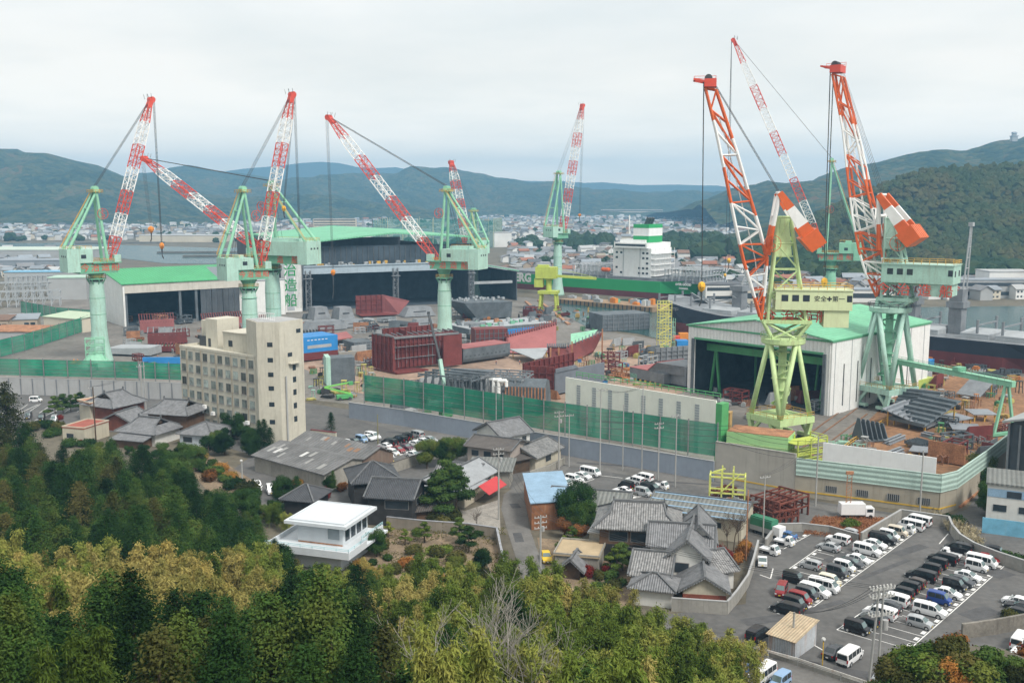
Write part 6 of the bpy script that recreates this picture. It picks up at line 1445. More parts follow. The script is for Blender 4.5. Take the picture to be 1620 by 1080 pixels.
# stepped frames by the net fence
def frames(label, A, B, D_, h_, nx, ny, m, w_=.45):
    a, rz, W = frame(A,B); r = thing('steel_rack', label, 'steel frame', a, rz); mb = MB()
    for i in range(nx+1):
        for j in range(ny+1): mb.bar((W*i/nx,D_*j/ny,0),(W*i/nx,D_*j/ny,h_*(1 if (i+j)%3 else .8)),w_)
    for j in range(ny+1):
        for z in (h_*.98,h_*.5): mb.bar((0,D_*j/ny,z),(W,D_*j/ny,z),w_*.9)
    for i in range(nx+1):
        for z in (h_*.9,h_*.45): mb.bar((W*i/nx,0,z),(W*i/nx,D_,z),w_*.9)
    for i in range(nx): mb.bar((W*i/nx,0,h_*.1),(W*(i+1)/nx,0,h_*.9),w_*.6)
    mb.build('beams', m, r); return r
frames('slate green steel framework behind the left end of the net fence',(662,640),(745,650),12,9.5,7,3,m_greyd)
block('hull_block','dark slate ribbed block behind the net fence below the long bilge block','hull block',(705,637),(772,640),9,9.0,[m_greyd,m_grey],ribs=12)
frames('grey steel skeleton with white ducts behind the net fence',(762,648),(826,652),12,10.0,6,3,m_grey)
a, rz, W = frame((800,652),(862,655)); r = thing('hull_block','round backed rusty grey stiffened block behind the net fence','hull block', a, rz); mb = MB(); mb.loft([[(x,0,.5),(x,9,.5),(x,9,4),(x,6.5,8.6),(x,3,9.6),(x,0,7.6)] for x in (0,W)]); mb.build('shell', m_greyd, r); mb = MB(); [mb.bar((W*k/12,-.15,.6),(W*k/12,-.15,7.5),.3) for k in range(13)]; mb.build('stiffeners', m_rust, r)
for k, (px, py) in enumerate(((772,648),(781,650),(789,652))):
    g = G(px,py); o = thing('duct_elbow',('left','middle','right')[k]+' white duct elbow on the grey steel skeleton','duct', g+Vector((0,0,7.4))); mb = MB(); mb.tube((0,0,-7.4),(0,0,1.6),.55,n=10); mb.tube((0,0,1.6),(2.2,-1,1.9),.55,n=10); mb.tube((2.2,-1,1.9),(2.2,-1,.2),.5,n=10); mb.build('pipe', m_wht, o)
block('hull_block','dark maroon hollow block between crane column and pink shell','hull block',(752,550),(803,548),8,7.5,[m_maroon,m_greyd],ribs=7)
r, W = block('hull_block','broad grey deck block littered with gear behind the pink shell','hull block',(742,533),(872,522),22,3.4,[m_greyd,m_grey],ribs=14,cap=m_greyl)
for k in range(40): x, y, s_ = rng.uniform(1,W-3), rng.uniform(1,20), rng.uniform(.8,2.4); mb = MB(); mb.box(x,x+s_,y,y+rng.uniform(.6,1.6),3.66,3.66+rng.uniform(.5,1.8)); mb.build('deck_box', rng.choice([m_greyd,m_greyl,m_mintd,m_rust,m_grey]), r)
block('blue_barrier','bright blue plate standing behind the ribbed edge of the pink shell','barrier',(800,541),(846,536),1,5.2,m_blue)
block('hull_block','slate hull plate stack left of the maroon block','hull block',(560,560),(592,557),10,4.5,[m_greyd,m_grey],ribs=5)
block('quay_wall_section','pale concrete dock wall stretch left of the maroon block','wall',(537,575),(592,571),1.2,4.2,m_conc)
for k, (p, q) in enumerate((((832,478),(872,512)),((852,476),(900,514)))):
    a, b = G(*p), G(*q); mb = MB(); mb.bar((a.x,a.y,.4),(b.x,b.y,.4),1.6,.7); tag(mb.build('crane_rail', mat('rail_orange',(.38,.20,.11),var=.3)), ('left','right')[k]+' rust orange crane track leading to the small portal crane','rail')
# mobile crane
g = G(706,645); r = thing('mobile_crane','mobile crane with pale green telescopic boom rising before the maroon block','crane', g)
tp_ = P(678,496,300)-g; md_ = P(696,568,287)-g
mb = MB(); mb.bar((0,0,2.4), md_, 1.0, 1.0); mb.build('lower_boom', m_mint, r); mb = MB(); mb.bar(md_, tp_, .6, .6); mb.box(tp_.x-.4,tp_.x+.4,tp_.y-.4,tp_.y+.4,tp_.z-.2,tp_.z+.6); mb.build('upper_boom', m_dark, r)
mb = MB(); mb.box(-5,4,-1.3,1.3,.8,1.9); mb.box(2.4,4.4,-1.2,1.2,1.91,3.2); mb.build('carrier', m_mint, r)
for x in (-3.8,-2.4,1.6,3.2):
    for s in (-1,1): mb = MB(); mb.tube((x,s*1.0,.6),(x,s*1.35,.6),.6,n=12); mb.build('wheel', m_tyre0 if False else m_dark, r)
mb = MB(); mb.tube(tp_, tp_-Vector((0,0,9)), .06, n=4); mb.build('rope', m_rope, r)
g = G(545,632); r = thing('boom_lift','bright green boom lift folded on the yard road right of the office tower','lift', g, .35)
mb = MB(); mb.box(-2.4,2.4,-1.1,1.1,.5,1.6); mb.build('chassis', m_gframe, r); mb = MB(); mb.bar((2,0,1.7),(-6,0,4.2),.5,.5); mb.bar((-6,0,4.2),(1.5,.8,5.0),.4,.4); mb.build('boom', mat('lift_green',(.20,.55,.12),rough=.5), r); mb = MB(); mb.box(1.5,2.8,.2,1.4,4.3,5.3); mb.build('basket', m_gframe, r)
for s in (-1.5,1.5):
    mb = MB(); mb.tube((s,-1.25,.5),(s,1.25,.5),.5,n=12); mb.build('wheels', m_dark, r)
# yellow scaffold stair tower
g = G(1050,557); r = thing('stair_tower','tall yellow scaffold stair tower near the dock','scaffold', g, .2)
mb = MB(); hh = 20.5
for x in (-2.4,0,2.4):
    for y in (-1.6,1.6): mb.tube((x,y,0),(x,y,hh),.13,n=5)
for k in range(9):
    z = k*2.4
    for y in (-1.6,1.6): mb.tube((-2.4,y,z),(2.4,y,z),.11,n=4); mb.tube((-2.4,y,z+1.1),(2.4,y,z+1.1),.08,n=4)
    for x in (-2.4,0,2.4): mb.tube((x,-1.6,z),(x,1.6,z),.1,n=4)
mb.build('frame', m_ywood, r); mb = MB(); [mb.bar((-2.2 if k%2 else 2.2,-.6,k*2.4+.1),(2.2 if k%2 else -2.2,-.6,k*2.4+2.4),.9,.18) for k in range(8)]; mb.build('stairs', m_ywood, r)
mb = MB(); [mb.tube((2.5,-1,z),(4.2,-1,z),.08,n=4) for z in np.arange(0,14,2.)]; mb.tube((4.2,-1,0),(4.2,-1,13.5),.12,n=5); mb.tube((4.2,1,0),(4.2,1,13.5),.12,n=5); mb.build('side_frame', m_mintg, r)
# ballast of the lime crane
a = Vector(((1148-810)/F*(222*CT+H*ST)*1.0, 222, 0)); b = Vector(((1246-810)/F*(215*CT+H*ST), 215.5, 0)); d = b-a
r = thing('ballast_box','light green ballast box with rusty top just behind the concrete wall','ballast', a, math.atan2(d.y,d.x)); W = d.length
mb = MB(); mb.box(0,W,0,7,.2,7.6); mb.build('box', mat('pale_green_paint',(.36,.62,.28),rough=.5,var=.1,streak=.2,scol=(.25,.3,.12)), r); mb = MB(); mb.box(.1,W-.1,.1,6.9,7.61,7.8); mb.build('top_plate', m_rust, r); mb = MB(); [mb.box(-.02,W+.02,-.06,-.005,z,z+.14) for z in (2.6,5.0)]; mb.build('seams', m_lime, r)
r2 = thing('rusty_crate','rust yellow crate standing on the left of the ballast box','crate', a+Vector((d.x*.05-1, d.y*.05+6.5, 0)), math.atan2(d.y,d.x)); mb = MB(); mb.box(0,2.4,0,2.2,0,10.6); mb.box(-.1,2.5,-.1,2.3,10.61,10.8); mb.build('box', mat('rust_yellow',(.42,.28,.11),var=.3,streak=.6,scol=(.25,.12,.05)), r2)
g = G(1268,742); r = thing('access_platform','yellow green railed platform at the foot of the lime crane','platform', g, RAILAZ); mb = MB()
for z in (2.,4.,6.4): mb.box(-4,5,-2.5,2.5,z,z+.15); railing(mb,[(-4,-2.5,z+.15),(5,-2.5,z+.15),(5,2.5,z+.15)],1.1,.08)
for x in (-4,0,5): mb.bar((x,-2.5,0),(x,-2.5,7.5),.25); mb.bar((x,2.5,0),(x,2.5,7.5),.25)
mb.build('frame', m_ygr, r)
# stockyard gantry, plates and panels
pA, pB = G(1418,646), G(1590,690); d = pB-pA; rz = math.atan2(d.y,d.x); W = d.length
r = thing('gantry_crane','mint green travelling gantry spanning the plate stockyard','crane', pA, rz); hz_ = 12.4
mb = MB(); mb.box(-2,W+1.5,-.7,.7,hz_+.6,hz_+1.9); mb.box(-2,W+1.5,-.9,.9,hz_+1.91,hz_+2.05); mb.build('girder', m_mintg, r)
for x in (0,W-.5):
    for s in (-1,1): mb = MB(); mb.bar((x,s*3.4,.8),(x,s*.6,hz_+.59),.6,.6); mb.build('leg', m_mintg, r)
    mb = MB(); mb.box(x-.6,x+.6,-4.6,4.6,.3,1.0); mb.build('bogie', m_mintd, r)
mb = MB(); mb.box(W*.55,W*.55+2,-1.4,1.4,hz_+2.06,hz_+3.2); mb.build('trolley', m_mintd, r)
mb = MB(); railing(mb,[(-2,-1,hz_+2.05),(W+1.5,-1,hz_+2.05)],1.,.06); mb.build('railing', m_mintg, r)
m_plate = mat('raw_plate',(.23,.25,.275),rough=.5,var=.16,scale=.4,streak=.0,fine=.08)
def ribplate(label, A, B, D_, z0, tilt, n, m=None):
    a, rz, W = frame(A,B); r = thing('plate_assembly', label, 'steel panel', a, rz); mb = MB()
    mb.hexa([(0,0,z0),(W,0,z0),(W,D_,z0+tilt),(0,D_,z0+tilt),(0,0,z0+.2),(W,0,z0+.2),(W,D_,z0+tilt+.2),(0,D_,z0+tilt+.2)]); mb.build('plate', m or m_plate, r)
    if n: mb = MB(); [mb.hexa([(0,D_*k/n,z0+tilt*k/n+.2),(W,D_*k/n,z0+tilt*k/n+.2),(W,D_*k/n+.15,z0+tilt*k/n+.2),(0,D_*k/n+.15,z0+tilt*k/n+.2),(0,D_*k/n,z0+tilt*k/n+.9),(W,D_*k/n,z0+tilt*k/n+.9),(W,D_*k/n+.15,z0+tilt*k/n+.9),(0,D_*k/n+.15,z0+tilt*k/n+.9)]) for k in range(n)]; mb.build('stiffeners', m or m_plate, r)
    mb = MB(); [mb.bar((W*t,D_*u,0),(W*t,D_*u,z0+tilt*u),.3) for t in (.08,.5,.92) for u in (.1,.9)]; mb.build('trestles', m_rail, r); return r
ribplate('large dark ribbed steel panel tilted in the plate stockyard',(1404,672),(1462,686),14,1.6,5.5,7,m_greyd)
ribplate('long stack of light ribbed plates right of the dark tilted panel',(1466,684),(1500,668),12,1.,3.5,8)
ribplate('upper row of slate frames behind the dark tilted panel',(1412,656),(1475,664),8,2.,4.5,6,m_greyd)
ribplate('flat pale steel plate on trestles at the right of the stockyard',(1506,689),(1554,692),8,1.6,0,0)
ribplate('second pale steel plate behind the flat one',(1512,678),(1540,672),6,1.8,.4,0)
ribplate('thin pale plate on trestles near the gantry right leg',(1540,668),(1578,668),6,2.,.3,0)
ribplate('small pale plate on a low table in the front of the stockyard',(1437,722),(1470,726),6,1.3,0,0)
ribplate('dark grid panel lying in the middle of the stockyard',(1430,706),(1456,713),5,.8,.2,6,m_greyd)
ribplate('grey tilted sheet with dark end near the gantry beam',(1512,628),(1550,634),9,1.,4.,0,m_grey)
g = G(1388,700); r = thing('plate_assembly','upright triangular slate bracket panel at the left of the stockyard','steel panel', g, .3); mb = MB()
for k in range(6): mb.hexa([(-4+k*1.4,0,.6),(-3.8+k*1.4,0,.6),(-3.8+k*1.4,5,.6),(-4+k*1.4,5,.6),(-4+k*1.4,2,6-k*.35),(-3.8+k*1.4,2,6-k*.35),(-3.8+k*1.4,3,6-k*.35),(-4+k*1.4,3,6-k*.35)])
mb.box(-4.5,4.5,0,5,.3,.59); mb.build('brackets', m_greyd, r)
for k, (A, B) in enumerate((((1402,703),(1428,692)),((1408,705),(1434,694)),((1393,726),(1428,713)),((1398,730),(1432,716)),((1455,690),(1530,708)),((1460,688),(1535,704)),((1470,694),(1500,700)))):
    a, rz, W = frame(A,B); r = thing('steel_beam','grey steel beam lying on the rust coloured stockyard ground','beam', a, rz, 'loose steel beams in the stockyard'); mb = MB(); mb.box(0,W,0,.9,.12,.3); mb.box(0,W,.38,.5,.301,.9); mb.box(0,W,.1,.8,.901,1.0); mb.build('section', m_plate, r)
def yrail(label, pix, h=1.3, z0=0.1):
    pts = [G(*p) for p in pix]; o = pts[0]; r = thing('guard_railing', label, 'railing', o); mb = MB(); railing(mb,[p-o+Vector((0,0,z0)) for p in pts],h,.10,every=2.5); mb.build('rails', m_rail, r)
yrail('yellow railing along the left edge of the plate stockyard',[(1292,748),(1345,705),(1402,668)]); yrail('yellow railing along the right edge of the plate stockyard',[(1487,790),(1540,745),(1604,700)]); yrail('inner yellow railing at the right of the plate stockyard',[(1475,788),(1530,742),(1592,700)])
for k,(p,q) in enumerate((((1258,702),(1345,640)),((1268,710),(1356,646)),((1283,722),(1372,655)),((1292,728),(1382,660)))):
    a, b = G(*p), G(*q); mb = MB(); mb.bar((a.x,a.y,.14),(b.x,b.y,.14),.35,.18); tag(mb.build('crane_rail', mat('rail_rust',(.22,.12,.07),var=.3)),'rusty crane rail set in the ground between hall and stockyard','rail','crane rails beside the right hall')
a, b = G(1604,712), G(1500,800); mb = MB(); mb.bar((a.x,a.y,.2),(b.x,b.y,.2),5,.4); tag(mb.build('rusty_walkway', m_rust),'long rusty walkway strip along the right edge of the stockyard','walkway')
block('barrier','long low row of red and orange boxes behind the gantry crane','boxes',(1462,575),(1492,577),2,2.6,m_orange); block('tarpaulin_stack','bright blue tarpaulin stack beside the right hall end','tarpaulin',(1450,584),(1470,586),6,3.4,m_blue)
block('tarpaulin_stack','blue tarpaulin covered stack by the yellow stair tower','tarpaulin',(1071,549),(1089,549),5,2.6,m_blue); block('material_bin','orange bin by the yellow stair tower','bin',(1075,537),(1090,537),4,2.6,m_orange); block('material_bin','red bin by the yellow stair tower','bin',(1066,541),(1076,541),4,2.4,m_red)
block('hull_block','small lime green machine base in the far stockyard','machine',(1452,617),(1478,612),7,3.2,mat('lime_machine',(.42,.50,.12),var=.25,streak=.3))
# portal foot and gear by the left crane
g = G(152,578); r = thing('stair_tower','mint green lattice access tower at the foot of the leftmost crane','scaffold', g, .4); mb = MB()
for x in (-3.2,0,3.2):
    for y in (-2,2): mb.tube((x,y,0),(x,y,10),.2,n=5)
for k in range(5):
    z = k*2.5
    for y in (-2,2): mb.tube((-3.2,y,z),(3.2,y,z),.16,n=4); mb.tube((-3.2,y,z),(0,y,z+2.5) ,.12,n=4) if k < 4 else None
    for x in (-3.2,0,3.2): mb.tube((x,-2,z),(x,2,z),.14,n=4)
mb.lathe([(6,0),(5.2,1),(2.5,4.2)],(0,0,0),12); mb.build('frame', m_mintg, r)
a, rz, W = frame((168,563),(237,565)); r = thing('plate_assembly','broad pale grey steel slab before the leftmost crane','steel panel', a, rz); mb = MB(); mb.hexa([(0,0,1),(W,0,.6),(W,9,.6),(0,11,1),(0,0,3),(W,0,3.6),(W,9,3.6),(0,11,3)]); mb.build('slab', m_greyl, r)
for k in range(5):
    g = G(118+k*11, 575+rng.uniform(-2,2)); o = thing('orange_gear','orange rigging gear heaped by the foot of the leftmost crane','gear', g, rng.random()*3, 'orange gear by the leftmost crane'); mb = MB(); [mb.bar((rng.uniform(-2,2),rng.uniform(-1,1),.2),(rng.uniform(-2,2),rng.uniform(-1,1),rng.uniform(.5,1.6)),.3) for _ in range(5)]; mb.build('bars', m_orange, o)
g = G(205,560); o = thing('tyre_heap','heap of black tyres and hoses by the pale grey slab','heap', g); mb = MB(); [mb.tube((x,y,.5),(x+.8,y+.3,.9),1.1,n=10) for x,y in ((-3,0),(-1,1),(1,0),(3,1),(0,2),(4,0))]; mb.build('tyres', m_dark, o)
house_like = (('cream_shed','cream workshop with pale green roof behind the diagonal net fence',(70,522),(126,527),14,6.2,walls[1],mat('pale_green_roof2',(.45,.55,.40),rough=.7,var=.1)),('rust_shed','long rust striped low shed at the left edge',(-20,540),(72,541),12,4.2,walls[2],m_rust),('grey_shed','grey low shed behind the rust striped one',(10,522),(60,520),14,4.5,walls[3],roofs[1]),('brown_shed','brown roofed shed beside the left edge',(-30,525),(14,524),12,5,walls[3],roofs[3]))
for nm, lab, A, B, D_, h_, mw, mr in house_like:
    a, rz, W = frame(A,B); r = thing(nm, lab, 'shed', a, rz); mb = MB(); mb.box(0,W,0,D_,0,h_); mb.build('wall', mw, r); mb = MB(); mb.hexa([(-.4,-.4,h_+.01),(W+.4,-.4,h_+.01),(W+.4,D_+.4,h_+1.2),(-.4,D_+.4,h_+1.2),(-.4,-.4,h_+.3),(W+.4,-.4,h_+.3),(W+.4,D_+.4,h_+1.5),(-.4,D_+.4,h_+1.5)]); mb.build('roof', mr, r)
    for t in (.65,.85): mb = MB(); mb.box(W*t-1,W*t+1,-.05,-.01,h_*.4,h_*.7); mb.build('window', m_glass, r)
for k, (A, B, h_) in enumerate((((-30,488),(95,484),9),((-30,478),(90,474),11),((20,470),(90,466),13))):
    frames(('front','middle','rear')[k]+' grey pipe gantry with walkways at the far left of the yard', A, B, 8, h_, 9, 1, m_greyl, .5)
# trestles, bins and small gear strewn over the working ground
def small(kind):
    mb = MB()
    if kind == 0:
        for x in (-.8,.8):
            for y in (-.5,.5): mb.bar((x,y,0),(x,y,1.3),.14)
        mb.bar((-1,-.5,1.3),(1,-.5,1.3),.16); mb.bar((-1,.5,1.3),(1,.5,1.3),.16); mb.bar((-.8,-.5,.4),(.8,.5,.4),.1)
    elif kind == 1: mb.box(-1.1,1.1,-.7,.7,.15,1.2); mb.box(-.9,.5,-.5,.5,1.21,1.5); mb.box(-1,1,-.6,.6,0,.14)
    elif kind == 2:
        for k in range(6): mb.tube((-1+k*.38,0,.1),(-1+k*.38,0,1.5+.1*(k%2)),.14,n=6)
        mb.box(-1.2,1.2,-.3,.3,0,.1)
    elif kind == 3:
        for k in range(4): mb.box(-1.5+.1*k,1.5-.15*k,-.9,.9,.1+k*.14,.2+k*.14)
        mb.bar((-1,0,.05),(1,0,.05),.2,.1)
    else:
        for x in (-.5,.5):
            for y in (-.5,.5): mb.bar((x,y,0),(x*.8,y*.8,2.6),.12)
        mb.box(-.6,.6,-.6,.6,2.6,2.75); mb.bar((-.5,-.5,1.3),(.5,-.5,1.3),.1)
    return mb
SN = ['work_trestle','parts_bin','bottle_rack','plate_stack','access_stand']
SL = ['low steel trestle','small parts bin','gas bottle rack','stack of small plates','tall thin access stand']
SM = [mat('gear_'+n, c, rough=.75, var=.35, scale=1.2, fine=.2) for n, c in (('green',(.07,.22,.10)),('ochre',(.36,.24,.07)),('grey',(.30,.31,.31)),('orange',(.42,.17,.05)),('blue',(.04,.17,.36)),('black',(.05,.05,.05)),('yellow',(.42,.38,.12)),('rusty',(.25,.13,.08)),('mint',(.25,.42,.33)))]
SMN = ['green','ochre','grey','orange','blue','black','yellow','rusty','mint']
smesh = {}
def scatter(n, x0, x1, y0, y1, where, kinds=(0,1,2,3,4), cols=(0,1,2,3,4,5,6,7,8), clear=()):
    k = 0
    while k < n:
        px, py = rng.uniform(x0,x1), rng.uniform(y0,y1)
        if any(a <= px <= b and c <= py <= d for a,b,c,d in clear): continue
        k += 1; kd, cl = rng.choice(kinds), rng.choice(list(cols)*2+[2,5,7])
        if (kd,cl) not in smesh: smesh[kd,cl] = small(kd).mesh(SN[kd], SM[cl])
        g = G(px,py); o = put(SN[kd], smesh[kd,cl], None, g+Vector((0,0,.07)), rng.random()*3.1); o.scale = [rng.uniform(.8,1.5)]*3
        tag(o, '%s %s lying about %s' % (SMN[cl], SL[kd], where), 'yard gear', '%s %ss %s' % (SMN[cl], SL[kd], where))
scatter(80, 905,1085, 548,612, 'the open ground left of the right hall', clear=((1035,1085,570,612),))
scatter(60, 1480,1590, 640,740, 'the plate stockyard', (0,0,0,4,1), (0,1,6,7,2), clear=((1505,1580,655,690),))
scatter(35, 1310,1480, 690,755, 'the front of the plate stockyard', (0,0,4,1,3), (0,1,7,2,8), clear=((1380,1475,690,730),))
scatter(60, 1440,1620, 585,640, 'the yard behind the gantry crane', (0,1,2,4,3), (0,1,2,3,6,7), clear=((1505,1560,600,635),))
scatter(75, 490,600, 560,635, 'the ground right of the office tower', (0,1,2,3,4), (0,1,2,5,6,8), clear=((515,565,590,615),))
scatter(50, 735,880, 505,552, 'the crowded yard before the dark hall', (0,1,2,3), (0,1,2,3,5,7), clear=((795,880,520,552),))
scatter(40, 820,940, 490,525, 'the dock head by the small portal crane', (1,2,3), (2,1,3,0,5))
scatter(45, 200,480, 518,560, 'the yard before the green roofed hall', (0,1,2,3), (0,1,2,5,3))
scatter(30, 60,290, 575,598, 'the ground behind the left net fence', (0,1,2,3), (0,2,8,5,1))
scatter(30, 580,700, 505,560, 'the yard around the crane column', (0,1,3), (1,2,7,5))
scatter(40, 640,880, 600,660, 'the strip behind the net fence', (1,2,3), (2,5,7,0))
scatter(30, 1290,1460, 752,775, 'the strip inside the stockyard wall', (1,3,0), (7,2,8,5))
scatter(25, 1070,1200, 640,700, 'the foot of the right hall', (1,2,3), (5,2,7))
# middle sized steel pieces between the big blocks
def piece(k):
    mb = MB()
    if k == 0:
        mb.box(-3.5,3.5,-1.8,1.8,.5,.75); [mb.box(-3.4+q*1.1,-3.25+q*1.1,-1.7,1.7,.751,1.7) for q in range(7)]; [mb.box(x,x+.3,-1.5,1.5,0,.49) for x in (-3,2.7)]
    elif k == 1:
        mb.box(-3,3,-.2,.0,.2,3.6); mb.box(-3,3,.01,2.2,.2,.5); [mb.hexa([(-3+q*1.45,.01,.51),(-2.85+q*1.45,.01,.51),(-2.85+q*1.45,2,.51),(-3+q*1.45,2,.51),(-3+q*1.45,.01,3.4),(-2.85+q*1.45,.01,3.4),(-2.85+q*1.45,.3,3.4),(-3+q*1.45,.3,3.4)]) for q in range(5)]
    else:
        for x in (-2.5,0,2.5):
            for y in (-1.5,1.5): mb.bar((x,y,0),(x,y,3),.28)
        for z in (.2,1.6,2.9):
            for y in (-1.5,1.5): mb.bar((-2.5,y,z),(2.5,y,z),.26)
            for x in (-2.5,0,2.5): mb.bar((x,-1.5,z),(x,1.5,z),.24)
    return mb
PM = [piece(k).mesh(n_, m_greyd) for k, n_ in enumerate(('ribbed_plate','bracket_section','box_frame_section'))]
PW = ['flat ribbed plate','upright bracketed section','open box section']; PC = [('slate',m_greyd),('maroon',m_maroon),('pale grey',m_greyl),('rusty',m_rust)]
def pieces(n, x0, x1, y0, y1, where, clear=()):
    k = 0
    while k < n:
        px, py = rng.uniform(x0,x1), rng.uniform(y0,y1)
        if any(a <= px <= b and c <= py <= d for a,b,c,d in clear): continue
        k += 1; q = rng.randrange(3); c = rng.choices(PC,[4,2,3,1.5])[0]; o = put(('ribbed_plate','bracket_section','box_frame_section')[q], PM[q], None, G(px,py)+Vector((0,0,.07)), rng.choice([HF,HF+1.57,.3])+rng.uniform(-.1,.1)); o.scale = [rng.uniform(.7,1.35)]*3
        o.material_slots[0].link = 'OBJECT'; o.material_slots[0].material = c[1]
        tag(o, '%s %s lying %s' % (c[0], PW[q], where), 'steel section', '%s %ss %s' % (c[0], PW[q], where))
pieces(16, 440,590, 545,600, 'right of the office tower', ((460,565,535,615),)); pieces(14, 600,735, 500,545, 'around the crane column', ((640,700,495,520),)); pieces(10, 735,880, 495,512, 'before the dark hall', ((745,812,490,512),))
pieces(16, 900,1035, 545,605, 'left of the right hall', ((900,960,540,612),(990,1035,580,612))); pieces(22, 640,880, 612,655, 'behind the net fence', ((760,800,640,655),)); pieces(12, 200,300, 505,530, 'before the green roofed hall', ((220,298,520,550),)); pieces(16, 1440,1600, 578,632, 'behind the gantry crane', ((1505,1560,600,636),)); pieces(10, 1480,1585, 655,735, 'in the plate stockyard', ((1500,1580,660,695),)); pieces(10, 1110,1290, 628,650, 'inside the right hall'); pieces(8, 830,900, 488,505, 'by the small portal crane'); pieces(10, 175,290, 530,572, 'by the left crane foot', ((222,298,535,562),)); pieces(12, 480,600, 500,530, 'before the dark hall mouth', ((490,565,500,528),))
# workers
def worker_mesh():
    pts = [(0,0,.95),(0,0,1.2),(0,0,1.42),(0,0,1.5),(0,.01,1.64),(.11,0,.9),(.13,.05,.48),(.13,-.01,.06),(.14,.14,.03),(-.11,0,.9),(-.13,-.04,.48),(-.14,-.1,.06),(-.14,.05,.03),(.2,0,1.38),(.27,.03,1.1),(.26,.16,.9),(-.2,0,1.38),(-.27,-.02,1.1),(-.26,.1,.9)]
    ed = [(0,1),(1,2),(2,3),(3,4),(0,5),(5,6),(6,7),(7,8),(0,9),(9,10),(10,11),(11,12),(2,13),(13,14),(14,15),(2,16),(16,17),(17,18)]
    rad = [.15,.15,.15,.06,.11,.1,.07,.05,.05,.1,.07,.05,.05,.07,.05,.04,.07,.05,.04]
    me = bpy.data.meshes.new('person'); me.from_pydata(pts, ed, []); o = bpy.data.objects.new('person', me); COL.objects.link(o); o.modifiers.new('skin','SKIN')
    for v, r_ in zip(me.skin_vertices[0].data, rad): v.radius = (r_, r_)
    me.skin_vertices[0].data[0].use_root = True; sb = o.modifiers.new('sub','SUBSURF'); sb.levels = sb.render_levels = 1
    dg = bpy.context.evaluated_depsgraph_get(); dg.update(); m2 = bpy.data.meshes.new_from_object(o.evaluated_get(dg)); bpy.data.objects.remove(o); m2.name = 'person'; m2.materials.clear(); m2.materials.append(mat('work_clothes',(.10,.14,.22),rough=.8)); return m2
wm_ = worker_mesh()
mb = MB(); mb.lathe([(.20,1.02),(.215,1.2),(.20,1.40)],n=10); vest = mb.mesh('vest', mat('vest_orange',(.70,.22,.03),rough=.7)); mb = MB(); mb.lathe([(.13,1.68),(.125,1.74),(.07,1.8),(.0,1.82)],n=10,cap=False); helm = mb.mesh('helmet', mat('helmet_white',(.75,.75,.70),rough=.4))
for px, py, w_ in ((785,577,'by the dark bilge block'),(822,577,'under the pink shell'),(806,592,'near the slate frames'),(930,588,'left of the slate front plate'),(970,570,'among the trestles'),(1000,552,'near the yellow stair tower'),(1352,712,'by the upright bracket panel'),(1520,712,'in the plate stockyard'),(1290,700,'by the lime crane foot'),(250,568,'by the short blue wall'),(1075,668,'at the mouth of the right hall')):
    o = put('person', wm_, None, G(px,py)+Vector((0,0,.07)), rng.random()*6); tag(o, 'worker in white helmet and orange vest standing '+w_, 'person'); put('vest', vest, o); put('helmet', helm, o)
# inside the halls
scatter(35, 215,390, 490,512, 'the floor of the green roofed hall', (1,2,3), (5,2,7,1)); scatter(30, 1110,1300, 620,645, 'the floor of the right hall', (1,3,2), (2,5))
# town side steel heaps
def rackframe(label, A, B, D_, h_, m, n): 
    r = frames(label, A, B, D_, h_, n, 2, m, .32); return r
rackframe('stack of rust red steel frames beside the road', (1186,815),(1232,829), 9, 4.2, mat('red_lead',(.15,.045,.03),var=.3,fine=.15), 5); rackframe('lower rust red steel frames beside the green truck', (1222,833),(1262,826), 7, 2.8, MATS['red_lead'], 4)
rackframe('small rust red frame behind the yellow frame', (1122,793),(1140,798), 5, 2.5, MATS['red_lead'], 2)
g = G(1150,797); r = thing('scaffold_rack','lime yellow welded scaffold frame standing among scrap by the road','frame', g, -.25); mb = MB()
for x in (-3.4,-1.1,1.1,3.4):
    for y in (-1.5,1.5): mb.bar((x,y,0),(x,y,6.2 if abs(x) > 2 else 7.4),.28)
for z in (2.6,5.8):
    for y in (-1.5,1.5): mb.bar((-3.4,y,z),(3.4,y,z),.28)
    for x in (-3.4,3.4): mb.bar((x,-1.5,z),(x,1.5,z),.28)
mb.bar((-1,-1.6,3),(2.5,-1.6,6.8),.6,.15); mb.bar((-.5,0,7.2),(-2.8,0,6.4),.3); mb.build('frame', m_ygr0 if False else mat('lime_scaffold',(.60,.64,.18),rough=.5,var=.15), r)
scatter(16, 1128,1180, 795,808, 'the scrap corner behind the blue striped shed', (1,3,2), (7,5,2))
g = G(1213,846); r = thing('covered_truck','small truck with green canvas cover backed against the low wall','truck', g, HF-.15); mb = MB(); mb.box(-3,1.6,-1,1,.7,1.6); mb.build('bed', m_greyl, r); mb = MB(); mb.box(-3.02,1.62,-1.03,1.03,1.61,3.0); mb.box(-3.02,1.62,-.8,.8,3.0,3.2); mb.build('canvas', mat('canvas_green',(.04,.19,.11),var=.12), r); mb = MB(); mb.box(1.8,3.3,-.95,.95,.6,2.3); mb.build('cab', PAINT['white'], r)
for x in (-2,2.4):
    for s in (-.8,.8): mb = MB(); mb.tube((x,s-.15,.42),(x,s+.15,.42),.42,n=12); mb.build('wheel', m_tyre, r)
g = G(1356,818); r = thing('box_truck','white box truck stopped on the road under the stockyard wall','truck', g, .0); mb = MB(); mb.box(-3.4,1.2,-1,1,.8,2.9); mb.build('box', PAINT['white'], r); mb = MB(); mb.box(1.3,2.9,-.95,.95,.5,2.1); mb.build('cab', PAINT['white'], r); mb = MB(); mb.box(1.5,2.6,-.97,-.955,1.3,1.9); mb.build('side_window', m_cglass, r)
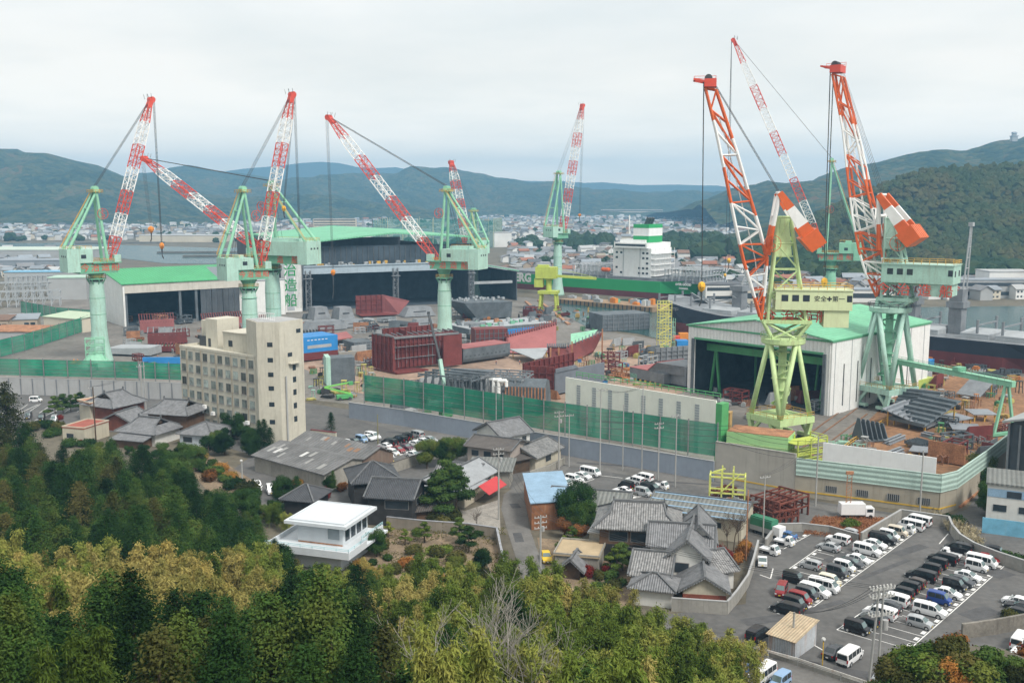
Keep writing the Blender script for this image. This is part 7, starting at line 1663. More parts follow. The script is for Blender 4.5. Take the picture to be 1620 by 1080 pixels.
for x in (-2.3,2.2):
    for s in (-.85,.85): mb = MB(); mb.tube((x,s-.15,.4),(x,s+.15,.4),.4,n=12); mb.build('wheel', m_tyre, r)
# ------------------------------------------------------------------ vegetation
nr = np.random.default_rng(5)
def leaf_mesh(name, C, N, sx, sy, m, jitter=.5, hang=None):
    """leaf sprays: one small bent quad per centre C, facing N"""
    n = len(C); N = N+nr.normal(0, jitter, (n,3)); N /= np.linalg.norm(N,axis=1)[:,None]+1e-9
    T = nr.normal(0,1 if hang is None else .45,(n,3)); T = T if hang is None else T+hang; T -= (T*N).sum(1)[:,None]*N; T /= np.linalg.norm(T,axis=1)[:,None]+1e-9; B = np.cross(N,T)
    a = (sx*nr.uniform(.6,1.35,n))[:,None]*T; b = (sy*nr.uniform(.6,1.35,n))[:,None]*B
    V = np.stack([C-a*.5-b*.1, C-b*.5, C+a*.5+b*.05, C+b*.5],1).reshape(-1,3)
    Fc = np.arange(4*n).reshape(n,4)
    me = bpy.data.meshes.new(name); me.from_pydata(V.tolist(), [], Fc.tolist()); me.materials.append(m); me.update(); return me
def tubes_mesh(name, segs, m, n=6):
    mb = MB()
    for p, q, r0, r1 in segs: mb.tube(p, q, r0, r1, n=n, cap=False)
    return mb.mesh(name, m, True)
m_bark = mat('bark', (.10,.075,.055), rough=.9, var=.3, scale=1.5, fine=.2); m_barkg = mat('bark_grey', (.30,.28,.25), rough=.9, var=.25, scale=1.5)
m_culm = mat('bamboo_culm', (.22,.26,.10), rough=.6, var=.2)
LM = dict(
 cedar=leafmat('leaf_cedar',[(.010,.026,.008),(.020,.052,.013),(.042,.085,.018),(.075,.10,.022)],.2,.35),
 olive=leafmat('leaf_olive',[(.028,.036,.012),(.055,.062,.018),(.08,.08,.023),(.095,.085,.026)],.2,.35),
 broad=leafmat('leaf_broad',[(.013,.034,.010),(.028,.066,.014),(.055,.10,.02),(.10,.12,.025)],.22,.4),
 bamboo=leafmat('leaf_bamboo',[(.058,.095,.016),(.11,.16,.027),(.165,.205,.04),(.215,.215,.052)],.16,.25),
 gold=leafmat('leaf_gold',[(.19,.18,.048),(.26,.235,.068),(.32,.275,.09),(.30,.235,.065)],.16,.25),
 autumn=leafmat('leaf_autumn',[(.12,.06,.02),(.26,.10,.03),(.34,.16,.04),(.20,.15,.04)],.2,.4),
 red=leafmat('leaf_red',[(.15,.02,.018),(.26,.035,.025),(.30,.07,.04)],.2,.6),
 pine=leafmat('leaf_pine',[(.022,.05,.014),(.045,.085,.02),(.085,.125,.03)],.2,.6),
 lime=leafmat('leaf_limeshrub',[(.06,.10,.02),(.12,.17,.03),(.20,.21,.04)],.2,.6),
 pampas=leafmat('leaf_pampas',[(.20,.16,.09),(.33,.28,.17),(.40,.35,.24)],.15,.4))
def lobes_crown(lobes, dens, hollow=.55):
    C, N = [], []
    for c, r in lobes:
        r = np.array(r if hasattr(r,'__len__') else (r,r,r)); n = int(dens*(r[0]*r[1]+r[1]*r[2]+r[0]*r[2]))
        d = nr.normal(0,1,(n,3)); d /= np.linalg.norm(d,axis=1)[:,None]
        rad = hollow+(1-hollow)*nr.random(n)**.6; rad *= 1+.22*np.sin(d[:,0]*5+c[0]*3)*np.cos(d[:,1]*6+c[1]*2)+nr.normal(0,.06,n)
        C.append(np.array(c)+d*r*rad[:,None]); N.append(d+np.array([0,0,.35]))
    return np.concatenate(C), np.concatenate(N)
def t_cedar(h, r, m, droop=.25, dens=1.6, q=.26):
    segs = [((0,0,0),(0,0,h*.97),.26,.04)]; C, N = [], []
    k = int(h*13*dens)
    for i in range(k):
        t = nr.random()**.85; z = h*(.12+.88*t); rr = r*(1-t)**.56*(nr.uniform(.75,1.1))+.15; a = nr.random()*6.283
        n = int(26*dens*(.4+rr/r)); s = nr.random(n)**.6
        x = np.cos(a)*rr*s; y = np.sin(a)*rr*s; zz = z+rr*s*(.35-droop*s*2.2)+nr.normal(0,.14,n)
        w = .22+.34*s*(rr/r)
        P_ = np.stack([x+nr.normal(0,1,n)*w, y+nr.normal(0,1,n)*w, zz+nr.normal(0,1,n)*w*.5],1); C.append(P_)
        N.append(np.stack([np.cos(a)*np.ones(n)*.5, np.sin(a)*np.ones(n)*.5, np.ones(n)*.8],1))
    return tubes_mesh('trunk', segs, m_bark), leaf_mesh('crown', np.concatenate(C), np.concatenate(N), q, q*.5, m)
def t_broad(h, r, m, nl=14, dens=190, q=.27):
    segs = [((0,0,0),(.1,0,h*.45),.28,.18)]; lob = []
    for i in range(nl):
        a = nr.random()*6.283; d = r*.62*math.sqrt(nr.random()); z = h*(.30+.52*nr.random())-d*.12; rr = r*nr.uniform(.36,.6)
        lob.append(((math.cos(a)*d, math.sin(a)*d, z), (rr,rr,rr*.8))); segs.append(((.1,0,h*.42),(math.cos(a)*d*.8,math.sin(a)*d*.8,z),.12,.03))
    C, N = lobes_crown(lob, dens); return tubes_mesh('trunk', segs, m_bark), leaf_mesh('crown', C, N, q, q*.62, m)
def t_bamboo(h, m, nc=10, q=.27, dens=1.75):
    segs, C, N, HG = [], [], [], []
    for i in range(nc):
        a = nr.random()*6.283; bx, by = nr.normal(0,.95,2); hh = h*nr.uniform(.7,1.06); lean = nr.uniform(.5,1.9)
        f = lambda t: np.array([bx+math.cos(a)*lean*t**2.6, by+math.sin(a)*lean*t**2.6, hh*(t-.10*t**4)])
        for k in range(6): segs.append((tuple(f(k/6)), tuple(f((k+1)/6)), .055*(1-k/8), .055*(1-(k+1)/8)))
        for j in range(int(46*dens)):
            t = .22+.78*nr.random()**.75; p = f(t); sp = .95*(1-.62*t)+.12; n = 17; d = nr.normal(0,1,3); d[2] = .15; d /= np.linalg.norm(d)
            s = nr.random(n); P_ = p+d*sp*1.25*s[:,None]+nr.normal(0,.17,(n,3)); P_[:,2] -= .55*s**2*sp; C.append(P_)
            N.append(np.tile(d*.5+np.array([0,0,.45]),(n,1))); HG.append(np.tile(np.array([d[0]*.7,d[1]*.7,-.9]),(n,1)))
    return tubes_mesh('culms', segs, m_culm, 5), leaf_mesh('crown', np.concatenate(C), np.concatenate(N), q*1.5, q*.36, m, .6, np.concatenate(HG))
def t_bare(h, spread=.5, m=None):
    segs = []
    def br(p, d, L, r, lv):
        if lv > 4 or r < .008: return
        k = 3; q = p
        for i in range(k):
            d2 = d+nr.normal(0,.09,3)+np.array([0,0,.04]); d2 /= np.linalg.norm(d2); e = q+d2*L/k; segs.append((tuple(q),tuple(e),max(.012,r*(1-i/k*.45)),max(.012,r*(1-(i+1)/k*.45)))); 
            if lv > 0 or i > 0:
                for _ in range(2 if lv < 3 else 1):
                    s = nr.normal(0,1,3); s[2] = abs(s[2])*.4; s = d2*.75+s/np.linalg.norm(s)*spread*1.3; br(e, s/np.linalg.norm(s), L*.56, r*.5, lv+1)
            q = e; d = d2
    br(np.zeros(3), np.array([0,0,1.]), h*.62, .085, 0)
    return tubes_mesh('branches', segs, m or m_barkg, 4)
def t_pads(h, m, n=7, q=.26):
    segs = []; lob = []; p = Vector((0,0,0))
    for i in range(n):
        z = h*(.35+.65*i/(n-1)); a = i*2.4; d = h*.30*(1-i/n)*1.1; c = (math.cos(a)*d, math.sin(a)*d, z); lob.append((c, (h*.21*(1.15-.5*i/n), h*.21*(1.15-.5*i/n), h*.075))); segs.append(((0,0,z*.85),c,.06,.03))
    segs.append(((0,0,0),(.1,.1,h*.95),.13,.05)); C, N = lobes_crown(lob, 420, .3); return tubes_mesh('trunk', segs, m_bark), leaf_mesh('crown', C, N, q, q*.5, m)
def t_shrub(r, m, q=.24, dens=300, flat=.75):
    lob = [((nr.normal(0,r*.3),nr.normal(0,r*.3),r*flat*.6),(r*.75,r*.75,r*flat*.7)) for _ in range(4)]
    C, N = lobes_crown(lob, dens, .5); return None, leaf_mesh('crown', C, N, q, q*.6, m)
def t_pampas(m):
    C, N = [], []
    for i in range(40):
        a = nr.random()*6.283; r0 = nr.random()*.8; h = nr.uniform(1.6,2.8)
        for j in range(14): t = j/14; C.append([math.cos(a)*(r0+t*t*.7), math.sin(a)*(r0+t*t*.7), h*(t-.25*t*t)]); N.append([math.cos(a),math.sin(a),.6])
    return None, leaf_mesh('crown', np.array(C)+nr.normal(0,.05,(len(C),3)), np.array(N), .4, .1, m, .4)
TREES = {
 'cedar': [t_cedar(11,3.3,LM['cedar']), t_cedar(12,3.7,LM['cedar'],.3), t_cedar(10,3.1,LM['cedar'],.2), t_cedar(12,2.9,LM['cedar'])],
 'olive': [t_cedar(10,2.6,LM['olive'],.2,1.2,.3), t_cedar(12,2.9,LM['olive'],.25,1.2,.32)],
 'broad': [t_broad(8,3.2,LM['broad']), t_broad(9,3.8,LM['broad'],11), t_broad(6.5,2.6,LM['broad'],7)],
 'bamboo': [t_bamboo(9.5,LM['bamboo']), t_bamboo(11,LM['bamboo'],11), t_bamboo(8.5,LM['bamboo'],9)],
 'gold': [t_bamboo(10,LM['gold'],10), t_bamboo(11,LM['gold'],11), t_bamboo(9,LM['gold'],9)],
 'autumn': [t_broad(6,2.4,LM['autumn'],8), t_broad(5,2.0,LM['autumn'],6)],
 'bare': [(t_bare(11),None), (t_bare(12.5,.42),None), (t_bare(10,.55),None)],
 'bareshrub': [(t_bare(4.2,.8,m_bark),None)],
 'pine': [t_pads(4,LM['pine']), t_pads(5.2,LM['pine'],9), t_pads(3.2,LM['lime'],7)],
 'shrub': [t_shrub(1.0,LM['pine']), t_shrub(1.3,LM['broad']), t_shrub(.8,LM['pine']), t_shrub(1.2,LM['olive'],.24,320,1.)],
 'limeshrub': [t_shrub(1.2,LM['lime'])], 'redshrub': [t_shrub(1.3,LM['red'],.24,260,1.1)], 'autshrub': [t_shrub(1.2,LM['autumn'],.26,260,1.)],
 'pampas': [t_pampas(LM['pampas'])]}
TN = {'cedar':('conifer_tree','dark green conifer'),'olive':('conifer_tree','olive brown conifer'),'broad':('leafy_tree','round dark green leafy tree'),'bamboo':('bamboo_clump','yellow green feathery bamboo clump'),'gold':('bamboo_clump','straw yellow feathery bamboo clump'),
 'autumn':('autumn_tree','orange brown autumn tree'),'bare':('bare_tree','leafless grey branched tree'),'bareshrub':('bare_tree','small leafless garden tree'),'pine':('garden_pine','cloud pruned garden pine'),'shrub':('clipped_shrub','small clipped green shrub'),
 'limeshrub':('clipped_shrub','bright lime green shrub'),'redshrub':('red_shrub','deep red autumn shrub'),'autshrub':('autumn_shrub','orange tinged shrub'),'pampas':('grass_tuft','dry pale grass tuft')}
CNT = {}
def tree(kind, x, y, z=None, s=1., where='on the wooded slope below the camera', group=None, v=None, lab=None):
    tr, cr = TREES[kind][v if v is not None else rng.randrange(len(TREES[kind]))]
    nm, lb = TN[kind]; z = hgt(x,y)-.1 if z is None else z
    r = thing(nm, lab or '%s %s' % (lb, where), 'shrub' if 'shrub' in nm else ('bamboo' if 'bamboo' in nm else ('grass' if 'grass' in nm else 'tree')), (x,y,z), rng.random()*6.28, group or '%ss %s' % (lb, where))
    r.scale = (s*rng.uniform(.9,1.12), s*rng.uniform(.9,1.12), s*rng.uniform(.92,1.1))
    if tr: put('trunk' if 'bamboo' not in nm else 'culms', tr, r)
    if cr: put('crown', cr, r)
    return r
def species(px, py, d):
    n = mnoise.noise(Vector((px*.012, py*.02, 3)))
    if px < 445 and 872+n*22 < py < 975 - abs(px-220)*.05: return 'gold' if rng.random() < .8 else 'bamboo'
    if px < 450: 
        if py > 1000: return rng.choices(['cedar','olive','broad','bamboo'],[6,2,2,.6])[0]
        return rng.choices(['cedar','broad','olive'],[7,2,1])[0]
    if px < 610: return rng.choices(['cedar','olive','bamboo','gold'],[6,1,1.6,.6])[0] if py > 930 else rng.choices(['bamboo','gold','cedar','olive'],[4,2,3,1])[0]
    if px < 830: return rng.choices(['bamboo','gold','cedar','autumn'],[9,.8,.6,.3])[0] if py < 1030 else rng.choices(['cedar','bamboo','broad'],[3,5,1])[0]
    return rng.choices(['bamboo','gold','autumn','broad'],[9,.8,.2,.4])[0]
nt_ = 0; yy = 55.
while yy < 212:
    st_ = 4.4 if yy < 110 else 5.0
    xx = -118.
    while xx < 62:
        x, y = xx+rng.uniform(-1.5,1.5), yy+rng.uniform(-1.5,1.5); xx += st_*(.72 if x/y > -.13 and yy > 75 else 1)
        a = x/y; f = foot(a)
        if y > f-3 or a < -.66 or a > .30: continue
        z = hgt(x,y); px, py = proj((x,y,z+9)); pb = proj((x,y,z+2))
        if px < -70 or px > 1170 or pb[1] > 1420 or proj((x,y,z+11))[1] > 1130: continue
        # stay clear of the lane, the lots and the garden
        gp = proj((x,y,z))
        if gp[0] > 1130 and gp[1] < 1100: continue
        k = species(px, py, y)
        s = rng.uniform(.82,1.18)
        if k in ('bamboo','gold') and px > 560: s *= .95
        # keep crowns under the sight lines seen in the photograph
        hh = {'cedar':12.5,'olive':11,'broad':8.5,'bamboo':9.5,'gold':9.8,'autumn':6,'bare':11}[k]*s
        top = proj((x,y,z+hh))[1]
        lim = 690 if px < 250 else (lerp(690,800,(px-250)/150) if px < 400 else (lerp(800,885,(px-400)/90) if px < 490 else (880 if px < 860 else (lerp(885,980,(px-860)/260)))))
        lim += rng.uniform(0,22)
        if top < lim:
            s2 = (lim, top)
            need = (gp[1]-lim)/(gp[1]-top) if gp[1] > lim+10 else 0
            if need < .35: continue
            s *= need
        tp_ = proj((x,y,z+hh*.9)); zn = next(b for a_, b in ((250,'below the tiled house group'),(450,'below the grey warehouse'),(620,'below the white modern house'),(800,'below the walled garden'),(1000,'below the yellow car lane'),(9999,'below the block garden wall')) if tp_[0] < a_)
        tree(k, x, y, z-.1, s, ('front of the wood ' if tp_[1] > 985 else ('middle of the wood ' if tp_[1] > 890 else 'far edge of the wood '))+zn); nt_ += 1
    yy += st_*.86
for px, py, d, s in ((690,985,68,1.),(742,945,72,1.),(775,975,66,1.),(826,950,70,1.),(850,1005,64,.8),(905,1030,66,.8)):
    q = P(px, py, d); z0 = hgt(q.x, q.y); tree('bare', q.x, q.y, z0-.1, max(.5, (q.z-z0)/12), 'rising among the bamboo at the bottom centre', v=0)
print('forest', nt_)
for px, py, k, s in ((18,700,'olive',1.75),(-12,705,'cedar',1.5),(45,712,'cedar',1.25),(160,775,'autumn',1.3),(140,770,'olive',.9)):
    g = G(px, py+60); tree(k, g.x, g.y, hgt(g.x,g.y)-.1, s, 'standing tall at the left edge of the wood')
# knoll at the lower right
for i in range(520):
    x, y = 46+rng.gauss(0,12), 86+rng.gauss(0,8); pq = proj((x,y,hgt(x,y)+1.5))
    if pq[1] < 1008+abs(pq[0]-1515)*.22 or pq[0] < 1392 or pq[1] > 1120: continue
    tree(rng.choices(['shrub','autshrub','limeshrub'],[9,.7,1.4])[0], x, y, None, rng.uniform(.8,1.5), 'on the knoll at the lower right corner')
# garden, village and hedge plants
def plants(kind, pts, where, s=1., v=None):
    for p in pts:
        g = G(p[0], p[1]); tree(kind, g.x, g.y, 0.02, (p[2] if len(p) > 2 else 1.)*s, where, v=v)
plants('pine', [(672,858,1.1),(641,862,.8),(615,850,.8),(742,872,.9),(727,858,.8)], 'in the walled garden by the white house')
plants('shrub', [(655,876),(660,884,.8),(613,885),(600,868,1.2),(640,892),(690,880),(722,892,1.3),(735,905,1.1),(625,905),(652,905,1.2),(760,915,1.1),(775,921),(700,905),(668,902),(683,912),(590,893),(708,868,.8)], 'in the walled garden by the white house')
plants('limeshrub', [(685,876,1.2),(705,873,1.1),(602,848),(660,846)], 'in the walled garden by the white house')
plants('broad', [(764,905,.55),(750,918,.5),(722,905,.4),(596,880,.5)], 'in the walled garden by the white house')
plants('autshrub', [(640,895),(690,925,1.2),(715,930,1.1),(740,928),(600,915),(570,900)], 'in the walled garden by the white house')
plants('broad', [(695,739,1.0),(716,736,.85),(676,741,.75)], 'beside the low tiled wall of the western car park')
plants('broad', [(912,835,1.05),(920,842,.8)], 'rising above the grey green shed roof')
plants('autumn', [(893,850,.8),(916,858,.7)], 'below the dark tree at the grey green shed')
plants('pine', [(905,866,1.1),(893,872,.8),(975,905,1.3),(985,902,.9),(965,900,.8)], 'in the garden of the large tiled house')
plants('shrub', [(887,866),(915,878,1.2),(925,872),(968,914,1.3),(982,925,1.2),(962,925),(945,928),(948,915,.9),(975,932)], 'in the garden of the large tiled house')
plants('redshrub', [(927,912,1.0),(960,905,.6),(1140,885,1.3),(1150,888,1.)], 'beside the small gate roof and tiled houses')
plants('bareshrub', [(755,842,1.),(1160,872,1.5),(1150,868,1.3),(1168,862,1.2)], 'by the village houses')
plants('autshrub', [(1172,880,1.1),(1180,868,1.),(1165,890,1.)], 'below the blue striped shed')
plants('pine', [(707,812,1.9),(695,818,1.6),(722,815,1.7),(688,806,1.3)], 'before the pale roofed house with the red awning', v=1)
plants('shrub', [(715,825,1.5),(690,828,1.4),(704,835,1.3),(760,846,1.)], 'before the pale roofed house with the red awning')
plants('broad', [(447,795,.6),(455,790,.55),(520,776,.5)], 'beside the grey warehouse')
plants('cedar', [(470,790,.5),(527,778,.38),(440,796,.42)], 'beside the grey warehouse')
plants('redshrub', [(517,787,1.2),(507,790,1.)], 'beside the grey warehouse'); plants('autshrub', [(540,775,1.),(475,768,.8),(468,766,.7),(487,775,.6)], 'beside the grey warehouse')
plants('cedar', [(419,715,.72),(411,712,.6),(428,712,.5),(524,682,.5)], 'at the foot of the cream office block')
plants('broad', [(368,690,.9),(385,695,.95),(352,705,.8),(395,705,.7),(340,712,.8),(375,672,.8),(356,720,.8),(398,722,.7),(330,720,.8)], 'between the tiled houses and the office block')
plants('autumn', [(338,706,.8),(352,698,.6),(440,700,.5)], 'between the tiled houses and the office block'); plants('limeshrub', [(446,698,1.2),(436,700,1.),(370,690,1.3)], 'between the tiled houses and the office block')
plants('pine', [(120,640,.9),(112,650,1.1),(128,648,1.),(100,655,1.1),(88,660,1.1),(140,645,.7)], 'behind the cream box with the red flat roof')
plants('shrub', [(60,672,1.5),(75,676,1.6),(95,680,1.6),(50,682,1.6),(82,690,1.6),(110,705,1.5),(128,706,1.4),(142,704,1.3)], 'around the cream box with the red flat roof')
plants('redshrub', [(95,664,.8),(127,702,.6)], 'around the cream box with the red flat roof')
plants('broad', [(155,722,.6),(175,722,.5),(205,722,.45),(228,724,.4),(258,726,.5),(278,736,.8),(297,740,.75),(242,736,.6),(310,746,.7),(270,746,.8)], 'in front of the tiled house group')
plants('pampas', [(1478,822),(1486,826),(1502,838,1.1),(1512,843),(1520,850,1.2),(1530,856,1.1),(1540,860,1.1),(1548,866),(1535,850,1.2),(1525,842),(1515,836)], 'on the bank behind the curved car park wall')
plants('shrub', [(1505,828,1.3),(1512,832,1.),(1555,872,1.2),(1570,878,1.4),(1590,884,1.5),(1605,890,1.6),(1620,894,1.5),(1612,985,1.),(1600,984,1.1),(1590,986,.9)], 'along the curved car park wall')
plants('limeshrub', [(1346,832,1.2),(1340,834,.9)], 'on the rust coloured waste patch')
plants('broad', [(1557,775,.9),(1562,815,.7),(1552,765,.9),(1560,795,.7)], 'at the corner of the blue and white building')

plants('shrub', [(310,735,1.6),(322,745,1.7),(340,752,1.6),(355,762,1.8),(372,772,1.8),(392,782,1.7),(335,735,1.3),(380,790,1.6)], 'on the bare slope left of the grey warehouse')
plants('autshrub', [(318,728,1.2),(348,745,1.3),(365,758,1.2),(330,760,1.4)], 'on the bare slope left of the grey warehouse')
plants('broad', [(402,808,.5),(436,818,.5),(425,826,.6),(396,822,.7),(385,812,.6)], 'between the wood and the white house'); plants('bamboo', [(440,835,.5),(425,832,.5),(452,842,.45)], 'between the wood and the white house')
# ------------------------------------------------------------------ village houses
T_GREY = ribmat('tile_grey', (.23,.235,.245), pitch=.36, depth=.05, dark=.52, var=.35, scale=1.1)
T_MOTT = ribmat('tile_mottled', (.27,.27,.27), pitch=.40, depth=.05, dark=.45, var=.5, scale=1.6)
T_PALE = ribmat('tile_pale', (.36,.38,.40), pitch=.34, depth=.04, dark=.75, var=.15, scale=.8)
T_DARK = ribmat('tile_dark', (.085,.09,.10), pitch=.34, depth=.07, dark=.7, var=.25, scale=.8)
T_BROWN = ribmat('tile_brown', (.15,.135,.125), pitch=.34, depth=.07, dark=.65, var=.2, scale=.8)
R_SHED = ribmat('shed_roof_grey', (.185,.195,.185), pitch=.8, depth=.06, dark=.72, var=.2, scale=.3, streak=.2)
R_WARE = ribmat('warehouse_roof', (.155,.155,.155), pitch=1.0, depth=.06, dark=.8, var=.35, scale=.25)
R_BLUE = mat('blue_sheet_roof', (.25,.38,.51), rough=.6, var=.16, scale=.5, fine=.1)
W_WHT = mat('plaster_white', (.62,.62,.59), rough=.8, var=.1, scale=.5, streak=.3, scol=(.35,.33,.3))
W_CRM = mat('plaster_cream', (.52,.48,.38), rough=.8, var=.1, scale=.5, streak=.35, scol=(.26,.23,.18))
W_BLK = mat('charred_boards', (.035,.034,.034), rough=.8, var=.4, scale=.7)
W_WOOD = mat('brown_boards', (.12,.07,.042), rough=.8, var=.35, scale=.8)
W_RED = mat('red_boards', (.17,.055,.035), rough=.8, var=.3, scale=.6)
W_PNK = mat('pinkish_render', (.36,.315,.285), rough=.8, var=.12, scale=.5, streak=.3, scol=(.2,.18,.16))
W_CONC = mat('stained_concrete', (.30,.285,.25), rough=.85, var=.2, scale=.3, streak=.6, scol=(.12,.11,.1), fine=.08)
W_BLU = mat('pale_blue_render', (.50,.55,.60), rough=.8, var=.1, scale=.5, streak=.3, scol=(.3,.32,.34))
m_wood = mat('dark_wood', (.09,.06,.04), rough=.8, var=.3, scale=.8)
m_ridge = mat('ridge_tile', (.13,.135,.14), rough=.7, var=.3, scale=1.)
m_frame = mat('window_frame', (.25,.24,.23), rough=.5)
def roofslab(mb, pts, th=.18):
    n = len(pts); A = [mb.pt(p) for p in pts]; B = [mb.pt(Vector(p)-Vector((0,0,th))) for p in pts]
    mb.face(A); mb.face(B[::-1])
    for k in range(n): mb.face([A[k],B[k],B[(k+1)%n],A[(k+1)%n]])
def house(label, A, B, D, h, kind='gx', rise=2., roofm=None, wallm=None, o=.75, wins=(), name='house', skirt=None, cat='house', floors=1, z0=0, lean=0, extra=None):
    """wall base line A->B seen at the front; kind: gx gable ridge along the front, gy gable end to the front, hip, iri, flat, mono"""
    a, rz, W = frame(A, B); r = thing(name, label, cat, a+Vector((0,0,z0)), rz)
    mb = MB()
    mb.box(0,W,0,D,0,h) if kind in ('flat','hip','iri','mono') else None
    if kind == 'gx':
        mb.loft([[(x,0,0),(x,D,0),(x,D,h),(x,D/2,h+rise-.05),(x,0,h)] for x in (0,W)])
    if kind == 'gy':
        mb.loft([[(0,y,0),(W,y,0),(W,y,h),(W/2,y,h+rise-.05),(0,y,h)] for y in (0,D)])
    mb.build('wall', wallm or W_WHT, r)
    if skirt: mb = MB(); mb.box(-.03,W+.03,-.03,D+.03,0,h*skirt[1]); mb.build('wainscot', skirt[0], r)
    mb = MB(); md = MB(); t = .2
    def rd(p, q, w=.34, hh=.32): md.bar(Vector(p)+Vector((0,0,.12)), Vector(q)+Vector((0,0,.12)), w, hh)
    if kind == 'gx':
        k = o*rise/(D/2); e = h-k+t
        roofslab(mb, [(-o,-o,e),(W+o,-o,e),(W+o,D/2,h+rise+t),(-o,D/2,h+rise+t)]); roofslab(mb, [(W+o,D+o,e),(-o,D+o,e),(-o,D/2,h+rise+t),(W+o,D/2,h+rise+t)])
        rd((-o,D/2,h+rise+t),(W+o,D/2,h+rise+t))
        for x in (-o+.12,W+o-.12): rd((x,-o,e),(x,D/2,h+rise+t),.26,.2); rd((x,D+o,e),(x,D/2,h+rise+t),.26,.2)
    if kind == 'gy':
        k = o*rise/(W/2); e = h-k+t
        roofslab(mb, [(-o,D+o,e),(-o,-o,e),(W/2,-o,h+rise+t),(W/2,D+o,h+rise+t)]); roofslab(mb, [(W+o,-o,e),(W+o,D+o,e),(W/2,D+o,h+rise+t),(W/2,-o,h+rise+t)])
        rd((W/2,-o,h+rise+t),(W/2,D+o,h+rise+t))
        for y in (-o+.12,D+o-.12): rd((-o,y,e),(W/2,y,h+rise+t),.26,.2); rd((W+o,y,e),(W/2,y,h+rise+t),.26,.2)
    if kind in ('hip','iri'):
        g = min(D/2, W/2-.3)*(1 if kind == 'hip' else .55); e = h-.25+t; zr = h+rise+t; zg = zr if kind == 'hip' else lerp(e, zr, .55)
        E = [(-o,-o,e),(W+o,-o,e),(W+o,D+o,e),(-o,D+o,e)]
        if kind == 'hip':
            roofslab(mb,[E[0],E[1],(W-g,D/2,zr),(g,D/2,zr)]); roofslab(mb,[E[2],E[3],(g,D/2,zr),(W-g,D/2,zr)]); roofslab(mb,[E[3],E[0],(g,D/2,zr)]); roofslab(mb,[E[1],E[2],(W-g,D/2,zr)])
            for p, q in ((E[0],(g,D/2,zr)),(E[3],(g,D/2,zr)),(E[1],(W-g,D/2,zr)),(E[2],(W-g,D/2,zr))): rd(p,q,.3,.24)
            rd((g,D/2,zr),(W-g,D/2,zr))
        else:
            fy = .55*(D/2+o); y0, y1 = -o+fy, D+o-fy
            roofslab(mb,[E[0],E[1],(W-g+o,y0,zg),(W-g+.5,D/2,zr),(g-.5,D/2,zr),(g-o,y0,zg)]); roofslab(mb,[E[2],E[3],(g-o,y1,zg),(g-.5,D/2,zr),(W-g+.5,D/2,zr),(W-g+o,y1,zg)])
            roofslab(mb,[E[3],E[0],(g-o,y0,zg),(g-o,y1,zg)]); roofslab(mb,[E[1],E[2],(W-g+o,y1,zg),(W-g+o,y0,zg)])
            for sx, x in ((-1,g-.2),(1,W-g+.2)): mg = MB(); mg.poly([(x,y0+.1,zg),(x,y1-.1,zg),(x,D/2,zr-.15)]); mg.build('gable_board', m_wood, r)
            for p, q in ((E[0],(g-o,y0,zg)),(E[3],(g-o,y1,zg)),(E[1],(W-g+o,y0,zg)),(E[2],(W-g+o,y1,zg))): rd(p,q,.3,.24)
            for x, x2 in ((g-o,g-.5),(W-g+o,W-g+.5)): rd((x,y0,zg),(x2,D/2,zr),.3,.24); rd((x,y1,zg),(x2,D/2,zr),.3,.24)
            rd((g-.6,D/2,zr),(W-g+.6,D/2,zr),.4,.45)
            for x in (g-.6,W-g+.6): md.bar((x,D/2,zr+.1),(x,D/2,zr+.85),.4,.25)
    if kind == 'flat':
        mb.box(-o,W+o,-o,D+o,h+.005,h+.22)
        for q in ((-o,W+o,-o,-o+.2),(-o,W+o,D+o-.2,D+o),(-o,-o+.2,-o+.2,D+o-.2),(W+o-.2,W+o,-o+.2,D+o-.2)): md.box(*q,h+.222,h+.48)
    if kind == 'mono': roofslab(mb,[(-o,-o,h+t),(W+o,-o,h+t),(W+o,D+o,h+rise+t),(-o,D+o,h+rise+t)])
    rf = mb.build('roof', roofm or T_GREY, r)
    if md.f: md.build('ridge' if kind != 'flat' else 'parapet', m_ridge if kind != 'flat' else (wallm or W_WHT), rf)
    for wv in wins:
        sd_, x, z, ww, hh = wv; mf = MB(); mg = MB()
        def bx(m_, e, d0, d1):
            if sd_ == 'f': m_.box(x*W-ww/2-e, x*W+ww/2+e, -d1, -d0, z-e, z+hh+e)
            if sd_ == 'r': m_.box(W+d0, W+d1, x*D-ww/2-e, x*D+ww/2+e, z-e, z+hh+e)
            if sd_ == 'l': m_.box(-d1, -d0, x*D-ww/2-e, x*D+ww/2+e, z-e, z+hh+e)
        bx(mf, .1, .02, .05); bx(mg, 0, .052, .075)
        fr = mf.build('window', m_frame, r); mg.build('pane', m_glass, fr)
    return r, W
F3 = lambda z, *xs: tuple(('f', x, z, 1.7, 1.2) for x in xs)
